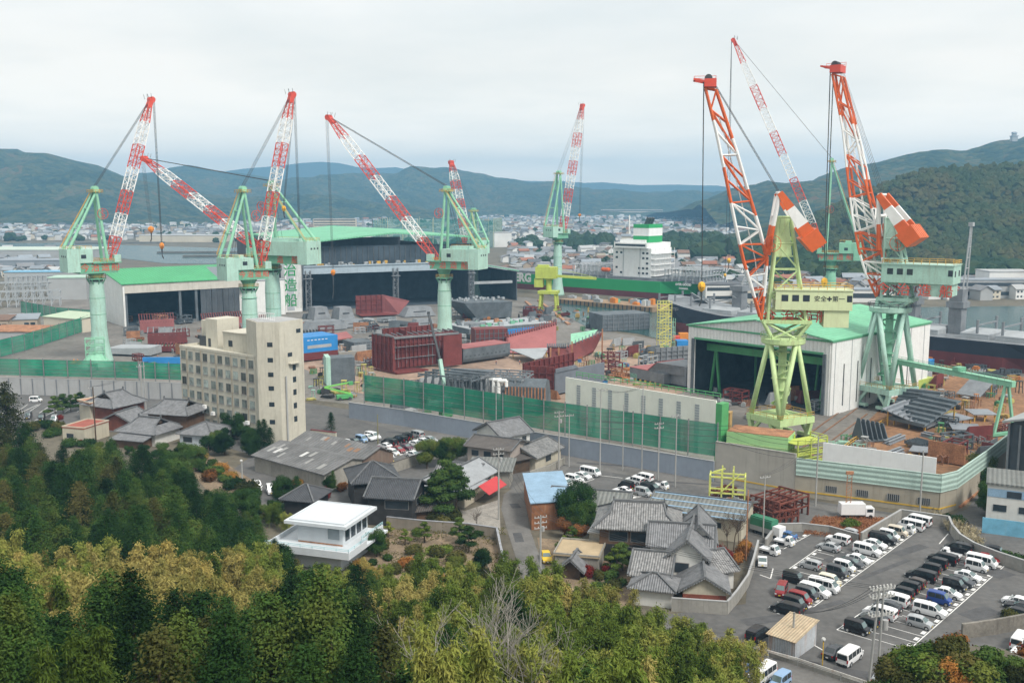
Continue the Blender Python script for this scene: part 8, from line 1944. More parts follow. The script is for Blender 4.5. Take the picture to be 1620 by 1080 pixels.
# white modern house
a = G(449,823,7.2); b = G(547,834,7.2); rz = math.atan2((b-a).y,(b-a).x); W = (b-a).length
r = thing('modern_house','white flat roofed modern house with wraparound balcony above the wood','house',(a.x,a.y,0),rz)
Dm = 11.6
m_wsm = mat('smooth_white', (.60,.64,.67), rough=.6, var=.05, scale=.4, streak=.2, scol=(.45,.46,.47))
mb = MB(); mb.box(1.6,W-1.4,1.6,Dm-1,3.3,6.7); mb.box(1.2,W-.6,-.8,Dm-1,0,2.89); [mb.box(x,x+.5,.2,.7,0,2.9) for x in (1,W-1.5)]; mb.build('wall', m_wsm, r)
mb = MB(); mb.box(0,W,0,Dm,6.72,7.25); mb.box(.6,W-.6,.6,Dm-.6,7.26,7.36); [mb.box(*q,7.37,7.5) for q in ((.6,W-.6,.6,.75),(.6,W-.6,Dm-.75,Dm-.6),(.6,.75,.76,Dm-.76),(W-.75,W-.6,.76,Dm-.76))]; mb.build('roof', m_wsm, r)
mb = MB(); mb.box(-2,W+2,-3,Dm,2.9,3.28); [mb.box(*q,3.29,4.1) for q in ((-2,W+2,-3,-2.8),(W+1.8,W+2,-2.79,3.5),(W+.9,W+1.1,3.6,Dm),(-2,-1.8,-2.79,Dm))]; mb.box(W+1.11,W+1.8,3.5,3.7,3.29,4.1); bl = mb.build('balcony', m_wsm, r)
mb = MB(); railing(mb, [(-1.9,-2.9,4.1),(W+1.9,-2.9,4.1),(W+1.9,3.5,4.1)], .5, .05); railing(mb, [(W+1,3.6,4.1),(W+1,Dm,4.1)], .5, .05); mb.build('handrail', mat('aqua_rail',(.35,.56,.60),rough=.4), bl)
for x in (.74,): mb = MB(); mb.box(x*W-1.2,x*W+.9,1.55,1.58,4.3,6.1); mb.build('window', mat('pale_glass',(.26,.30,.32),rough=.15), r)
for k in range(4): mb = MB(); mb.box(W-1.39,W-1.35,2.4+k*2.1,3.9+k*2.1,3.9,6.3); mb.build('window', m_glass, r)
mb = MB(); mb.box(1.7,W-1.5,1.52,1.6,3.3,3.5); mb.build('base_trim', m_rust, r)
house('dark slate roofed wooden house behind the white modern house', (583,830), (652,834), 9, 5.6, 'gx', 2.0, T_DARK, W_BLK, wins=(('f',.55,3.4,2.6,1.5),('f',.8,3.4,2.0,1.5),('r',.4,3.4,1.2,1.1),('r',.7,3.4,1.2,1.1)))
house('dark hipped back wing of the black wooden house', (561,806), (631,800), 10, 5.4, 'hip', 2.4, T_DARK, W_BLK)
house('low dark carport roof beside the black wooden house', (653,826), (694,822), 6, 2.3, 'hip', 1.0, T_BROWN, W_WOOD, name='outbuilding', cat='outbuilding')
house('small black tiled hut left behind the white house', (450,812), (494,816), 7, 3.0, 'hip', 1.8, T_DARK, W_BLK)
mb = MB(); a_, rz_, w_ = frame((600,812),(650,815)); o = thing('awning','beige awning over the wooden window bay of the black house','awning', a_+Vector((0,-.3,4.9)), rz_); mb.hexa([(0,-1.5,-.5),(w_,-1.5,-.5),(w_,0,0),(0,0,0),(0,-1.5,-.4),(w_,-1.5,-.4),(w_,0,.1),(0,0,.1)]); mb.build('sheet', mat('awning_beige',(.50,.44,.33)), o)
# grey warehouse with two roofs
a, rz, W = frame((403,745),(514,777)); D1 = (G(514,777)-G(564,758)).length; D2 = D1+(G(564,758)-G(612,744)).length
r = thing('warehouse','weathered grey twin roofed concrete warehouse beside the western car park','warehouse', a, rz)
mb = MB(); mb.loft([[(x,0,0),(x,D1,0),(x,D1,4.6),(x,D1*.72,5.4),(x,0,3.7)] for x in (0,W)]); mb.build('wall', W_CONC, r)
mb = MB(); mb.loft([[(x,D1+.02,0),(x,D2,0),(x,D2,4.4),(x,D1+(D2-D1)*.55,6.3),(x,D1+.02,4.5)] for x in (0,W)]); mb.build('rear_wall', mat('brown_sheet_wall',(.17,.12,.095),var=.3,streak=.5,scol=(.25,.22,.18)), r)
mb = MB(); ym = D1+(D2-D1)*.55
roofslab(mb,[(-.5,-.6,3.75),(W+.5,-.6,3.75),(W+.5,D1*.72,5.65),(-.5,D1*.72,5.65)]); roofslab(mb,[(-.5,D1*.72,5.65),(W+.5,D1*.72,5.65),(W+.5,D1,4.85),(-.5,D1,4.85)]); roofslab(mb,[(-.5,D1+.01,4.8),(W+.5,D1+.01,4.8),(W+.5,ym,6.55),(-.5,ym,6.55)]); roofslab(mb,[(-.5,ym,6.55),(W+.5,ym,6.55),(W+.5,D2+.6,4.6),(-.5,D2+.6,4.6)])
rf = mb.build('roof', R_WARE, r)
mb = MB()
for k in range(16):
    x = rng.uniform(1,W-3); up = rng.random() < .5; y0_, y1_, z0_, z1_ = (-.6,D1*.72,3.75,5.65) if up else (D1,ym,4.8,6.55); t = rng.uniform(.15,.6); t2 = t+.28
    pm_ = rng.choice([0,0,1,2]); mb = MB(); w_ = rng.uniform(.7,1.3); f = lambda xx, tt: (xx, lerp(y0_,y1_,tt), lerp(z0_,z1_,tt)+.03); mb.poly([f(x,t),f(x+w_,t),f(x+w_,t2),f(x,t2)]); mb.build('roof_patch', (mat('patch_pale',(.30,.30,.29)), mat('patch_rust',(.26,.15,.09),var=.3), mat('patch_white',(.55,.55,.54)))[pm_], rf)
mb = MB(); mb.box(W+.02,W+.1,D1+1,D1+4,0,3.2); mb.build('doorway', m_dark, r)
# houses around the lane
house('pale tiled house with hedge, left part of the red awning house', (652,792), (735,803), 9, 3.2, 'hip', 2.2, T_PALE, W_CRM)
house('pale tiled cream house with red awning at the bend of the lane', (738,797), (782,772), 8, 3.9, 'gx', 2.0, T_PALE, W_CRM, wins=(('f',.35,1.6,1.3,1.9),('f',.8,1.6,1.3,1.9)))
house('mottled flat tiled annex behind the red awning house', (690,775), (752,780), 8, 3.4, 'gx', 1.5, T_MOTT, W_CRM)
house('low grey corrugated shed behind the red awning house', (744,770), (806,772), 7, 3.6, 'mono', .8, R_SHED, W_CONC, name='outbuilding', cat='outbuilding')
g = G(757,797); a_, rz_, w_ = frame((757,797),(785,780)); o = thing('awning','bright red sloping awning on the cream house wall','awning', g+Vector((0,0,3.0)), rz_); mb = MB(); mb.hexa([(0,-2.4,-.9),(w_,-2.4,-.9),(w_,0,.6),(0,0,.6),(0,-2.4,-.8),(w_,-2.4,-.8),(w_,0,.7),(0,0,.7)]); mb.build('sheet', mat('awning_red',(.50,.05,.055),rough=.6,var=.1), o)
house('two storey pinkish house with brown roof below the net fence', (740,741), (807,750), 8.5, 5.4, 'gx', 1.3, T_BROWN, W_PNK, wins=F3(3.3,.18,.47,.76))
house('grey gabled upper house behind the pinkish house', (793,732), (838,722), 9, 6.2, 'gx', 2.3, T_GREY, W_WHT, wins=(('f',.8,4.,1.2,1.2),))
house('low pale ribbed outhouse right of the pinkish house', (847,744), (887,726), 8, 3.0, 'gx', 1.7, T_MOTT, W_CRM, wins=(('f',.5,1.,2.2,1.2),))
house('small brown lean-to porch of the pinkish house', (800,752), (838,744), 4, 2.9, 'mono', .8, T_BROWN, m_wood, name='porch', cat='porch')
house('narrow shed with bright blue sheet roof and orange rusty wall along the lane', (829,788), (841,838), 7.5, 5.0, 'mono', .4, R_BLUE, mat('orange_rust_wall',(.26,.115,.055),var=.4,scale=.6,streak=.5,scol=(.5,.42,.32)), o=.3, name='lane_shed', cat='shed')
house('white lean-to with pale roof behind the blue roofed shed', (866,790), (893,782), 5, 3.2, 'mono', -.6, m_white, W_WHT, o=.2, name='outbuilding', cat='outbuilding')
house('long grey green ribbed shed between lane and tiled houses', (868,827), (988,837), 11, 3.4, 'gx', 1.8, R_SHED, W_CONC, name='long_shed', cat='shed')
rb, Wb = house('long shed with grey roof striped in blue above the tiled houses', (1027,838), (1172,858), 11, 4.2, 'gx', 1.4, R_SHED, W_CRM, name='long_shed', cat='shed', wins=(('f',.72,2.2,2.2,.9),))
mb = MB()
for t in (.02,.3,.6,.93): mb.hexa([(x,lerp(-.8,5.5,t2),lerp(4.0,5.6,t2)+.23+dz) for dz in (0,.05) for x,t2 in ((-.7,t),(Wb+.7,t),(Wb+.7,t+.045),(-.7,t+.045))])
mb.build('roof_stripe', R_BLUE, rb)
house('rust brown gabled gap house with blue ridge between the sheds', (992,842), (1025,846), 8, 3.4, 'gx', 1.2, T_BROWN, m_rust, name='outbuilding', cat='outbuilding')
house('large traditional house with mottled hip and gable roof', (948,886), (1068,893), 9.5, 6.0, 'iri', 2.8, T_MOTT, W_WOOD, o=1.1, wins=(('f',.25,3.6,3.,1.6),('f',.52,3.6,2.6,1.6),('f',.82,3.6,2.6,1.6),('f',.3,.6,3.,2.),('f',.7,.6,3.,2.)), skirt=(W_BLK,.5))
house('rear ridge of the grey tiled house group by the car park', (1028,908), (1125,915), 8, 5.2, 'gx', 2.1, T_GREY, W_WHT)
house('back right gable of the grey tiled house group', (1080,905), (1128,908), 10, 5.6, 'gy', 2.4, T_GREY, W_WHT)
house('white gabled two storey house with grey tiles and one brown window', (1056,928), (1116,934), 12, 5.2, 'gy', 2.5, T_GREY, W_WHT, wins=(('f',.36,2.6,2.1,1.5),))
house('left wing of the white gabled house under ribbed grey tiles', (1000,938), (1056,944), 9, 3.3, 'gx', 1.9, T_MOTT, W_WHT)
house('low front annex with white wall and grey tiles by the bamboo', (1000,955), (1062,962), 5, 2.8, 'hip', 1.2, T_GREY, W_WHT)
house('low cream gabled garage with red brick wainscot and grey tiles', (1080,958), (1148,962), 11, 2.7, 'gy', 1.9, T_GREY, W_CRM, skirt=(mat('red_brick',(.24,.075,.05),var=.25,scale=1.5,fine=.2),.72))
house('right side wing of the grey tiled house group', (1120,936), (1160,930), 8, 3.2, 'gx', 1.6, T_MOTT, W_WHT)
house('flat sand coloured garage roof beside the yellow car', (878,902), (946,908), 7, 2.7, 'flat', 0, mat('sand_roof',(.42,.33,.21),rough=.9,var=.15), W_CONC, o=.3, name='garage', cat='garage')
house('tiny tiled gate roof beside the red shrub', (890,914), (917,917), 3.6, 2.0, 'gy', 1.2, T_GREY, m_wood, o=.9, name='garden_gate', cat='gate')
house('small plaster storehouse left of the large traditional house', (932,880), (950,882), 5, 4.2, 'mono', .3, m_lgrey, W_CONC, o=.3, name='outbuilding', cat='outbuilding')
# traditional group at the left
house('red boarded traditional house with hip and gable roof at the left', (180,672), (229,660), 11, 4.8, 'iri', 2.8, T_GREY, W_RED, o=1.0, wins=(('f',.5,2.6,3.5,1.2),))
house('low wing with curved white gable left of the red boarded house', (165,680), (205,683), 8, 2.8, 'gy', 1.8, T_GREY, W_RED)
house('highest central roof of the traditional house group', (236,690), (296,694), 9, 6.3, 'iri', 2.4, T_GREY, W_WOOD, o=1.2)
house('front left hip and gable pavilion of the traditional group', (192,700), (246,706), 9, 3.2, 'iri', 2.5, T_GREY, W_WHT, o=1.1)
house('lower lean roof under the front left pavilion', (180,707), (226,711), 3.5, 2.0, 'mono', .8, T_GREY, W_WOOD, name='porch', cat='porch')
house('pale blue walled right wing of the traditional group', (285,704), (335,708), 9, 3.1, 'hip', 1.9, T_GREY, W_BLU, wins=(('f',.25,1.,2.4,1.2),('f',.85,1.,1.2,1.4)))
house('long roofed rear house with white gable beside the office block', (286,676), (344,680), 9, 4.6, 'gx', 2.0, T_GREY, W_WHT, wins=(('r',.5,2.6,1.,1.2),))
house('cream box building with flat red roof at the edge of the wood', (100,699), (134,702), 9, 3.7, 'flat', 0, mat('red_flat_roof',(.34,.10,.07),rough=.8,var=.25,scale=.4), W_CRM, o=.1, wins=(('f',.35,1.3,2.,1.),), name='box_building', cat='building')
house('small cream upper box with orange roof edge behind the red roof', (144,668), (178,662), 6, 5.2, 'flat', 0, mat('orange_edge',(.42,.20,.12),var=.2), W_CRM, o=.4, wins=(('f',.6,3.2,1.2,1.1),), name='box_building', cat='building')
# cream office block
m_office = mat('office_cream', (.545,.52,.435), rough=.8, var=.10, scale=.12, streak=.55, scol=(.27,.24,.18), fine=.04)
m_curt = mat('office_pane', (.20,.235,.22), rough=.12, var=.7, scale=.45, spec=.6, rand=.8)
Ra, La = G(407,693), G(288,664)
Ra = Vector((-63.2,241.5,0)); La = Vector((-87.6,259.5,0)); d = Ra-La; rz = math.atan2(d.y,d.x); W = d.length
r = thing('office_block','cream concrete office block with window grid and taller stair tower','building', La, rz)
mb = MB(); mb.box(0,W,0,14,0,21.4); mb.build('wall', m_office, r)
mb = MB(); [mb.box(*q,21.41,22.0) for q in ((-.1,W+.1,-.1,.2),(-.1,W+.1,13.8,14.1),(-.1,.2,.21,13.79),(W-.2,W+.1,.21,13.79))]; mb.box(.2,W-.2,.2,13.8,21.402,21.43); mb.build('parapet', m_office, r)
mb = MB(); mb.box(W*.45,W-.3,3.5,13.5,21.45,26.2); mb.box(W*.45-.2,W,3.3,13.7,26.21,26.4); pu = mb.build('penthouse', m_office, r)
for k in range(2): mb = MB(); mb.box(W*(.55+.24*k)-.8,W*(.55+.24*k)+.8,3.45,3.49,22.6,24.2); mb.build('window', m_glass, pu)
mb = MB(); mb.box(1.5,4.6,6,12,21.45,28.2); mb.box(4.6,9.5,5,12,21.45,28.9); mb.build('stair_house', m_office, r); mb = MB(); mb.box(1.5,4.5,5.2,5.95,21.45,24.); mb.box(5.6,6.6,4.9,4.98,21.5,23.7); mb.build('stair_door', m_dark, r)
for j in range(6):
    for i in range(10):
        x = W*(.05+.1*i); z = 1.6+3.42*j
        mf = MB(); mf.box(x-.95,x+.95,-.03,-.005,z-.08,z+2.0); mf.box(x-1.05,x+1.05,-.18,-.01,z-.2,z-.09); f_ = mf.build('window', m_frame, r)
        mg = MB(); mg.box(x-.86,x-.03,-.045,-.031,z,z+1.92); mg.box(x+.03,x+.86,-.047,-.031,z,z+1.92); mg.build('pane', m_curt, f_)
mb = MB()
for k in range(5): x = W*(.1+.2*k); mb.tube((x,-.12,0),(x,-.12,21.4),.07,n=5)
mb.build('downpipes', mat('pipe_rusty',(.34,.28,.2),var=.5,scale=.6), r)
# tower
Mi = Matrix.Translation(-La); Mr = Matrix.Rotation(-rz,4,'Z')
tp = [Vector((-62.2,240.0,0)),Vector((-56.6,239.6,0)),Vector((-52.2,246.5,0)),Vector((-58.5,252,0)),Vector((-66.5,247,0))]
tl = [Mr @ (Mi @ p) for p in tp]
mb = MB(); mb.prism(tl, 0, 30.4); mb.build('stair_tower', m_office, r); tw = r.children[-1]
mb = MB(); mb.prism([(lambda c: (c.x+(p.x-c.x)*.93, c.y+(p.y-c.y)*.93))(sum(tl,Vector())/5) for p in tl], 30.41, 30.5); mb.build('tower_roof', m_lgrey, tw)
mb = MB(); c_ = sum(tl,Vector())/5; mb.M = Matrix.Translation(c_); [mb.box(-3+k*.7,-2.9+k*.7,-2,-1.9,30.5,32.4) for k in range(9)]; mb.box(-3,3,-2.05,-1.95,32.2,32.4); mb.box(-3,3,-2.05,-1.95,30.6,30.75); mb.build('roof_screen', m_wht, tw)
def on_face(p, q, t, z, ww, hh, name, m, parent, off=.04, th=.05):
    d = (q-p).normalized(); n = Vector((d.y,-d.x,0)); c = p.lerp(q,t)+n*off; m_ = MB(); a = c-d*ww/2; b = c+d*ww/2
    m_.hexa([a+Vector((0,0,z)),b+Vector((0,0,z)),b-n*th+Vector((0,0,z)),a-n*th+Vector((0,0,z)),a+Vector((0,0,z+hh)),b+Vector((0,0,z+hh)),b-n*th+Vector((0,0,z+hh)),a-n*th+Vector((0,0,z+hh))]); return m_.build(name, m, parent)
for z in (5.2,9.6,13.6,17.,20.6,24.4): on_face(tl[0],tl[1],.58,z,1.35,1.1,'window',m_glass,tw)
for z, t in ((27.2,.8),(21.6,.42)): on_face(tl[1],tl[2],t,z,1.5,1.0,'window',m_glass,tw)
for z in (5.,8.4,11.8,15.,18.): on_face(tl[1],tl[2],.58,z,1.1,1.4,'window',m_glass,tw)
on_face(tl[1],tl[2],.55,19.8,3.4,.25,'canopy',m_office,tw,1.0,1.0)
d = (tl[2]-tl[1]).normalized(); n_ = Vector((d.y,-d.x,0)); p_ = tl[1].lerp(tl[2],.2)+n_*.3; mb = MB(); mb.tube(p_+Vector((0,0,1)),p_+Vector((0,0,17)),.22,n=8); mb.build('flue', m_lgrey, tw)
for k, (x, z) in enumerate(((W*.3,5.0),(W*.34,6.4),(W*.45,5.),(W*.86,4.),(W*.9,4.4))): mb = MB(); mb.box(x-.5,x+.5,-.9,-.2,z,z+.9); mb.build('air_unit', m_wht, r)
# blue and white building and dark shed at the right edge
a, rz, W = frame((1558,838),(1650,850)); r = thing('blue_white_building','white two storey works building with blue bands at the right edge','building', a, rz)
mb = MB(); mb.box(0,W,1,12,0,8.4); mb.build('wall', W_WHT, r); mb = MB(); mb.box(-.3,W,.7,12.3,8.41,8.8); mb.build('roof', R_SHED, r)
for z in (6.2,): mb = MB(); mb.box(0.02,W,.93,.99,z,z+1.5); mb.build('blue_band', R_BLUE, r)
for k in range(4): mb = MB(); x = 2.2+k*4.2; mb.box(x-1.1,x+1.1,.9,.98,3.6,4.8); mb.build('window', m_glass, r)
for k in range(2): mb = MB(); x = 4.4+k*4.4; mb.box(x-1.2,x+1.2,.88,.925,6.3,7.5); mb.build('window', m_glass, r)
wall_line('sheet_fence','sky blue sheet fence at the foot of the white works building',[(1553,842),(1660,856)],2.9,.15,mat('sky_blue_sheet',(.17,.42,.58),rough=.6,var=.2,scale=.6,streak=.4,scol=(.3,.45,.5)),cat='fence')
a, rz, W = frame((1590,778),(1700,800)); r = thing('open_shed','tall dark open sided shed with pale roof at the right edge','shed', a, rz)
mb = MB(); mb.hexa([(0,0,0),(0,45,0),(.3,45,0),(.3,0,0),(0,0,14.5),(0,45,14.5),(.3,45,14.5),(.3,0,14.5)]); mb.box(.31,W,.3,.5,2,14.5); mb.build('wall', m_insided, r)
mb = MB(); mb.hexa([(-1.2,-1,14.6),(W,-1,18.5),(W,46,18.5),(-1.2,46,14.6),(-1.2,-1,15),(W,-1,18.9),(W,46,18.9),(-1.2,46,15)]); mb.build('roof', m_roofg if False else mat('pale_shed_roof',(.36,.38,.38),var=.1), r)
mb = MB(); [mb.bar((k*2.2,-.2,0),(k*2.2,-.2,14.5),.35) for k in range(8)]; mb.build('columns', m_grey, r)
# rusty shed in the car park
a, rz, W = frame((1215,1030),(1257,1044)); r = thing('rusty_shed','small corrugated shed with sand coloured rusty roof beside the car park','shed', a, rz)
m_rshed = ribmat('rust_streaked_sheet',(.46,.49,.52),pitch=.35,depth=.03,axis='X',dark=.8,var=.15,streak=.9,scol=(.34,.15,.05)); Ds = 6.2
mb = MB(); mb.loft([[(x,0,0),(x,Ds,0),(x,Ds,3.3),(x,0,2.5)] for x in (0,W)]); mb.build('wall', m_rshed, r)
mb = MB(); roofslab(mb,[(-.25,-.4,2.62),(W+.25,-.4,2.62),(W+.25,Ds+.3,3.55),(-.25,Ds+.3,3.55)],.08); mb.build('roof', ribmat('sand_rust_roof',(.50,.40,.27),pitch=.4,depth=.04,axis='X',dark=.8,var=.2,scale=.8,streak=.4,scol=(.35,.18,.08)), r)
# garden, lot and lane walls
wall_line('block_wall','grey concrete block garden wall curving beside the tiled houses',[(1062,966),(1150,972),(1166,953),(1183,928),(1192,900),(1199,872)],2.0,.25,m_conc,cap=m_lgrey)
wall_line('low_wall','low concrete wall around the top of the left car park block',[(1211,866),(1229,841),(1268,840),(1312,845),(1358,858)],1.5,.3,m_conc,cap=m_lgrey)
wall_line('low_wall','concrete wall between the waste patch and the parked white vans',[(1362,860),(1425,822),(1500,833),(1506,847)],2.0,.3,m_conc,cap=m_lgrey)
wall_line('low_wall','curved concrete wall at the right of the right car park',[(1507,848),(1518,862),(1540,876),(1575,890),(1640,912)],2.0,.3,m_conc,cap=m_lgrey)
wall_line('low_wall','dark stained retaining wall behind the knoll at the lower right',[(1521,1010),(1570,1003),(1640,990)],2.2,.4,mat('stained_wall',(.20,.185,.16),var=.3,streak=.7,scol=(.07,.06,.05),fine=.15))
wall_line('garden_wall','grey capped garden wall between the walled garden and the lane',[(806,935),(792,880),(786,850),(740,843),(668,838),(612,832)],1.8,.3,mat('garden_wall_buff',(.26,.23,.19),var=.2,streak=.4),cap=mat('wall_cap_tiles',(.30,.31,.33),var=.25,scale=1.))
wall_line('low_wall','tile capped wall between the western car park and the houses',[(610,752),(660,735),(700,722),(756,704)],2.4,.3,W_CONC,cap=T_BROWN)
wall_line('low_wall','buff wall below the ribbed outhouse at the middle car park',[(838,756),(870,746),(893,734)],1.6,.3,W_CONC)
wall_line('kerb_wall','low concrete edge of the lane below the car park',[(1150,1018),(1215,1037),(1290,1062),(1380,1092)],.6,.25,m_conc,cat='kerb')
sheet('garden_soil', [(560,915),(585,860),(612,836),(668,842),(740,847),(785,855),(800,900),(805,940),(700,960)], m_soil, .03)
sheet('yard_gravel', [(650,830),(700,800),(735,808),(790,790),(792,845),(740,840)], m_gravel, .045)
sheet('courtyard', [(860,910),(850,850),(940,860),(1060,905),(1000,960),(940,965)], m_soil, .03)
sheet('waste_grass', [(1270,845),(1288,818),(1350,816),(1424,821),(1362,859),(1312,844)], mat('waste_patch',(.26,.12,.06),rough=.95,var=.35,scale=.5,fine=.35), .06)
sheet('embankment_soil', [(300,745),(330,720),(360,735),(400,760),(380,800),(340,790)], m_soil, .06)
# stepped flower beds by the office
for k, (p, q) in enumerate((((487,700),(540,706)),((492,689),(532,694)))):
    wall_line('terrace_wall', ('lower','upper')[k]+' cream terrace wall with red flower bed beside the office block', [p, q], 1.6, .5, m_office, cap=mat('red_flowers',(.16,.025,.03),var=.4,scale=1.))

# repairs, drains and stains on the paved ground
mb = MB(); mb2 = MB()
for px, py, w_, d_, a_ in ((1210,980,7,2.2,.3),(1300,960,9,1.2,.5),(1330,880,8,1.5,.6),(1400,900,14,1.,.65),(1550,970,6,3,.5),(1440,870,8,2.,.6),(820,850,1.6,5,.1),(815,800,1.8,3,.2),(845,920,2,4,.2),(960,735,14,1.2,-.25),(1100,765,18,1.,-.25),(1230,790,10,1.6,-.2),(640,685,10,1.5,-.3),(1350,1064,5,2,-.4),(1260,1046,6,1.6,-.4),(1560,900,4,8,.5)):
    g = G(px,py); q = [Vector((g.x+rot2(x,y,a_)[0], g.y+rot2(x,y,a_)[1], .0585)) for x,y in ((-w_/2,-d_/2),(w_/2,-d_/2),(w_/2,d_/2),(-w_/2,d_/2))]; mb.poly(q)
tag(mb.build('road_patch', mat('patch_asphalt',(.085,.085,.087),rough=.85,var=.25,scale=.5,fine=.1)), kind='structure')
C, N = [], []
P1 = [G(1270,845),G(1288,818),G(1424,821),G(1362,859)]
for k in range(5200):
    u, v = nr.random(2); p = P1[0].lerp(P1[1],u).lerp(P1[3].lerp(P1[2],u),v); C.append([p.x,p.y,.1+.45*nr.random()]); N.append([0,-.3,.5])
me = leaf_mesh('waste_grass_blades', np.array(C), np.array(N), .38, .12, leafmat('leaf_waste',[(.16,.06,.03),(.27,.115,.055),(.30,.17,.08),(.16,.15,.05)],0,.6), .9)
tag(put('dry_grass', me), kind='stuff')
C, N = [], []
for k in range(9000):
    px, py = nr.uniform(560,800), nr.uniform(835,945); g = G(px,py)
    if mnoise.noise(Vector((g.x*.25,g.y*.25,0))) < -.05: continue
    C.append([g.x,g.y,.05+.16*nr.random()]); N.append([0,0,1])
me = leaf_mesh('garden_ground_cover', np.array(C), np.array(N), .35, .2, leafmat('leaf_ground',[(.05,.07,.02),(.10,.10,.03),(.17,.13,.06),(.09,.08,.03)],0,.5), .8)
tag(put('ground_cover', me), kind='stuff')
# ------------------------------------------------------------------ poles, lamps and wires
m_cpole = mat('concrete_pole', (.36,.36,.345), rough=.75, var=.12, scale=.5, streak=.2)
m_insul = mat('insulator', (.62,.62,.60), rough=.3)
TOPS = {}
def pole(key, px, py, top, label, r_=.17, arms=2, armaz=.35, m=None, kit=True, lean=0.):
    g = G(px,py); zt = P(px,top,g.y).z; o = thing('utility_pole', label, 'pole', g, armaz)
    mb = MB(); mb.tube((0,0,0),(lean,0,zt),r_*1.15,r_*.8,n=8); mb.build('shaft', m or m_cpole, o); TOPS[key] = (g.x,g.y,zt,armaz,lean)
    for k in range(arms):
        z = zt-.35-k*.9; mb = MB(); mb.bar((lean-1.1,0,z),(lean+1.1,0,z),.13); mb.m = 1
        for x in (-1,-.4,.4,1): mb.tube((lean+x,0,z),(lean+x,0,z+.3),.055,n=6)
        mb.build('crossarm', [m_post, m_insul], o)
    if kit: mb = MB(); mb.tube((lean+.42,0,zt-2.7),(lean+.42,0,zt-1.9),.26,n=10); mb.build('transformer', m_lgrey, o)
    return o
pole('a',789,822,708,'tall concrete utility pole at the bend of the lane'); pole('b',855,899,815,'concrete pole beside the yellow car with long crossarms',.18,3); pole('c',884,742,650,'grey pole with equipment at the middle car park wall'); pole('d',900,738,655,'slim pole right of the equipment pole',.14,1,kit=False)
pole('e',1041,760,668,'lamp pole at the right of the middle car park',.15,2,kit=False); pole('f',598,702,655,'slim olive pole in the western car park',.14,0,m=mat('olive_pole',(.20,.19,.10)),kit=False); pole('g',152,700,612,'dark wooden pole beside the cream box',.16,1,m=m_wood,kit=False); pole('h',1290,800,690,'grey pole on the pavement below the mint parapet',.16,0,kit=False); pole('i',1455,812,712,'slim lamp mast before the mint parapet corner',.16,0,kit=False)
pole('j',226,652,578,'grey pole before the grey panel wall',.2,1,kit=False); pole('k',231,650,572,'twin pole beside the grey panel wall',.16,0,kit=False); pole('l',1207,850,752,'thin pole by the rust red frames',.12,1,kit=False); pole('m',1180,886,775,'rusty thin pole at the end of the blue striped shed',.12,0,m=m_rust,kit=False)
pole('n',1254,1026,968,'grey pole beside the rusty shed',.16,0,kit=False); pole('o',949,752,615,'tall thin pole right of the white vans',.13,1,kit=False); pole('p',985,744,640,'tall thin pole before the white panel screen',.13,0,kit=False); pole('q',1015,752,610,'tall pole before the white panel screen',.14,0,kit=False); pole('r',1068,770,655,'tall pole at the right end of the middle car park',.14,1,kit=False)
pole('s',384,764,728,'short lamp pole at the corner of the grey warehouse',.1,0,kit=False); pole('t',670,672,500 if False else 610,'slim pole behind the western car park wall',.13,0,kit=False); pole('u',785,700,610,'slim pole at the net fence above the pinkish house',.13,1,kit=False)
# double pole at the lower right
g = G(1378,1098); zt = P(1394,930,g.y).z; o = thing('utility_pole','twin legged steel utility pole with crowded insulators at the lower right','pole', g, .3)
for k, (x, l) in enumerate(((-.55,.9),(.75,.25))):
    mb = MB(); mb.tube((x,0,-1),(x+l,0,zt),.17,.13,n=10); mb.build('shaft', m_post, o)
for z in (zt-.3,zt-1.3,zt-3.6):
    mb = MB(); mb.bar((-.6,0,z),(2.6,0,z),.12); mb.bar((-.6,.5,z),(2.6,.5,z),.12); mb.m = 1
    for x in np.linspace(-.5,2.5,7): mb.tube((x,0,z),(x+.1,0,z+.42),.1,n=6); mb.tube((x,.5,z),(x-.1,.5,z+.38),.1,n=6)
    mb.build('crossarm', [m_post,m_insul], o)
mb = MB(); mb.tube((1.5,0,zt-5.4),(1.5,0,zt-4.2),.36,n=12); mb.build('transformer', m_lgrey, o); TOPS['z'] = (g.x,g.y,zt,.3,.6)
def lamp(px, py, top, label, m=None):
    g = G(px,py); zt = P(px,top,g.y).z; o = thing('street_lamp', label, 'lamp', g, .4); mb = MB(); mb.tube((0,0,0),(0,0,zt),.07,n=6); mb.build('post', m or m_post, o); mb = MB(); mb.blob((0,0,zt+.2),.32,jit=0); mb.build('lamp_globe', m_insul, o)
lamp(1301,1052,1013,'yellow lamp post with white globes beside the rusty shed', m_yline)
lamp(383,765,730,'white headed lamp by the grey warehouse wall')
g = G(1341,818); zt = P(1341,750,g.y).z; o = thing('lattice_mast','thin rusty lattice mast on the road below the mint parapet','mast', g); mb = MB()
for s in (-.45,.45): mb.bar((s,0,0),(s,0,zt),.12)
for k in range(14): mb.bar((-.45,0,zt*k/14),(.45,0,zt*(k+1)/14),.07)
mb.box(-.7,.7,-.2,.2,zt,zt+.6); mb.build('lattice', m_rust, o)
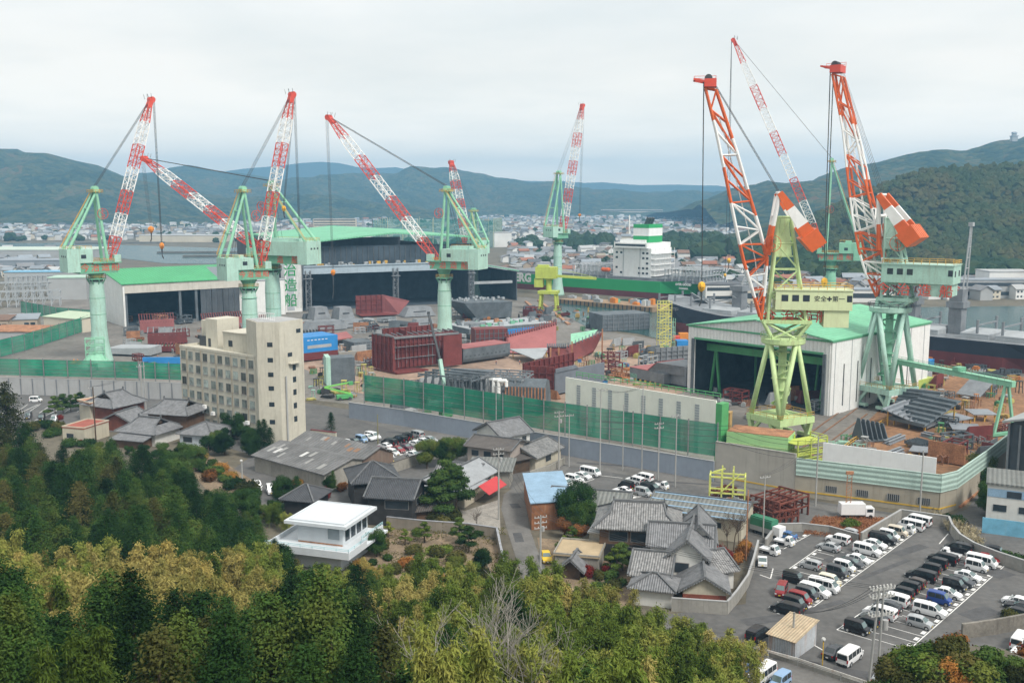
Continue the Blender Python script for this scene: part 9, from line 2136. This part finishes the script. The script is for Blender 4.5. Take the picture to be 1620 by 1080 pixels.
def wire(p, q, sag, label, off=0., n=10, r_=.025):
    a, b = TOPS[p], TOPS[q]; 
    A = Vector((a[0]+math.cos(a[3])*off,a[1]+math.sin(a[3])*off,a[2]+.1-.0)); B = Vector((b[0]+math.cos(b[3])*off,b[1]+math.sin(b[3])*off,b[2]+.1)); mb.m = 0
    for i in range(n):
        f = lambda t: A.lerp(B,t)-Vector((0,0,sag*4*t*(1-t))); mb.tube(f(i/n),f((i+1)/n),r_,n=4,cap=False)
for p, q, lab in (('a','c','wires from the lane bend pole to the car park equipment pole'),('b','a','wires along the lane between the two concrete poles'),('c','e','wires over the middle car park'),('e','r','wires along the blue grey wall'),('o','q','wires before the white panel screen'),('b','z','long wires from the lane to the lower right twin pole'),('g','j','wires over the tiled roofs at the left'),('u','c','wires along the net fence'),('l','h','wires over the rust red frames'),('z','n','wires from the twin pole to the rusty shed pole')):
    mb = MB()
    for off in (-.9,0,.9): wire(p,q,1.2,lab,off)
    tag(mb.build('power_line', m_rope), lab, 'power line')
# long feeder wires in front of the net fence
ends = [G(577,664)+Vector((0,0,10)),G(735,693)+Vector((0,0,11.5)),G(860,716)+Vector((0,0,12.5)),G(1000,742)+Vector((0,0,13)),G(1150,770)+Vector((0,0,13.2)),G(1290,798)+Vector((0,0,13))]
mb = MB()
for dz in (0,-.9,-2.2,-3.6):
    for A, B in zip(ends, ends[1:]):
        for i in range(8):
            f = lambda t: A.lerp(B,t)-Vector((0,0,1.1*4*t*(1-t)-dz)); mb.tube(f(i/8),f((i+1)/8),.035,n=4,cap=False)
tag(mb.build('power_line', m_rope),'bundle of feeder wires running in front of the long net fence','power line')
# white guard rail by the rusty shed
pts = [G(1197,1034),G(1215,1040),G(1262,1053),G(1330,1076),G(1400,1100)]; o0 = pts[0]; o = thing('guard_rail','white and rust guard rail between the lane and the car park','guard rail', o0); mb = MB(); mp = MB()
for p, q in zip(pts,pts[1:]): mb.bar(p-o0+Vector((0,0,.95)), q-o0+Vector((0,0,.95)), .12,.28)
for p, q in zip(pts,pts[1:]):
    k = max(1,int((q-p).length/3)); [mp.bar(p.lerp(q,i/k)-o0, p.lerp(q,i/k)-o0+Vector((0,0,.95)), .14) for i in range(k)]
mb.build('beam', mat('guard_white',(.62,.60,.56),rough=.6,var=.2,scale=1.,streak=.5,scol=(.35,.16,.07)), o); mp.build('posts', m_post, o)
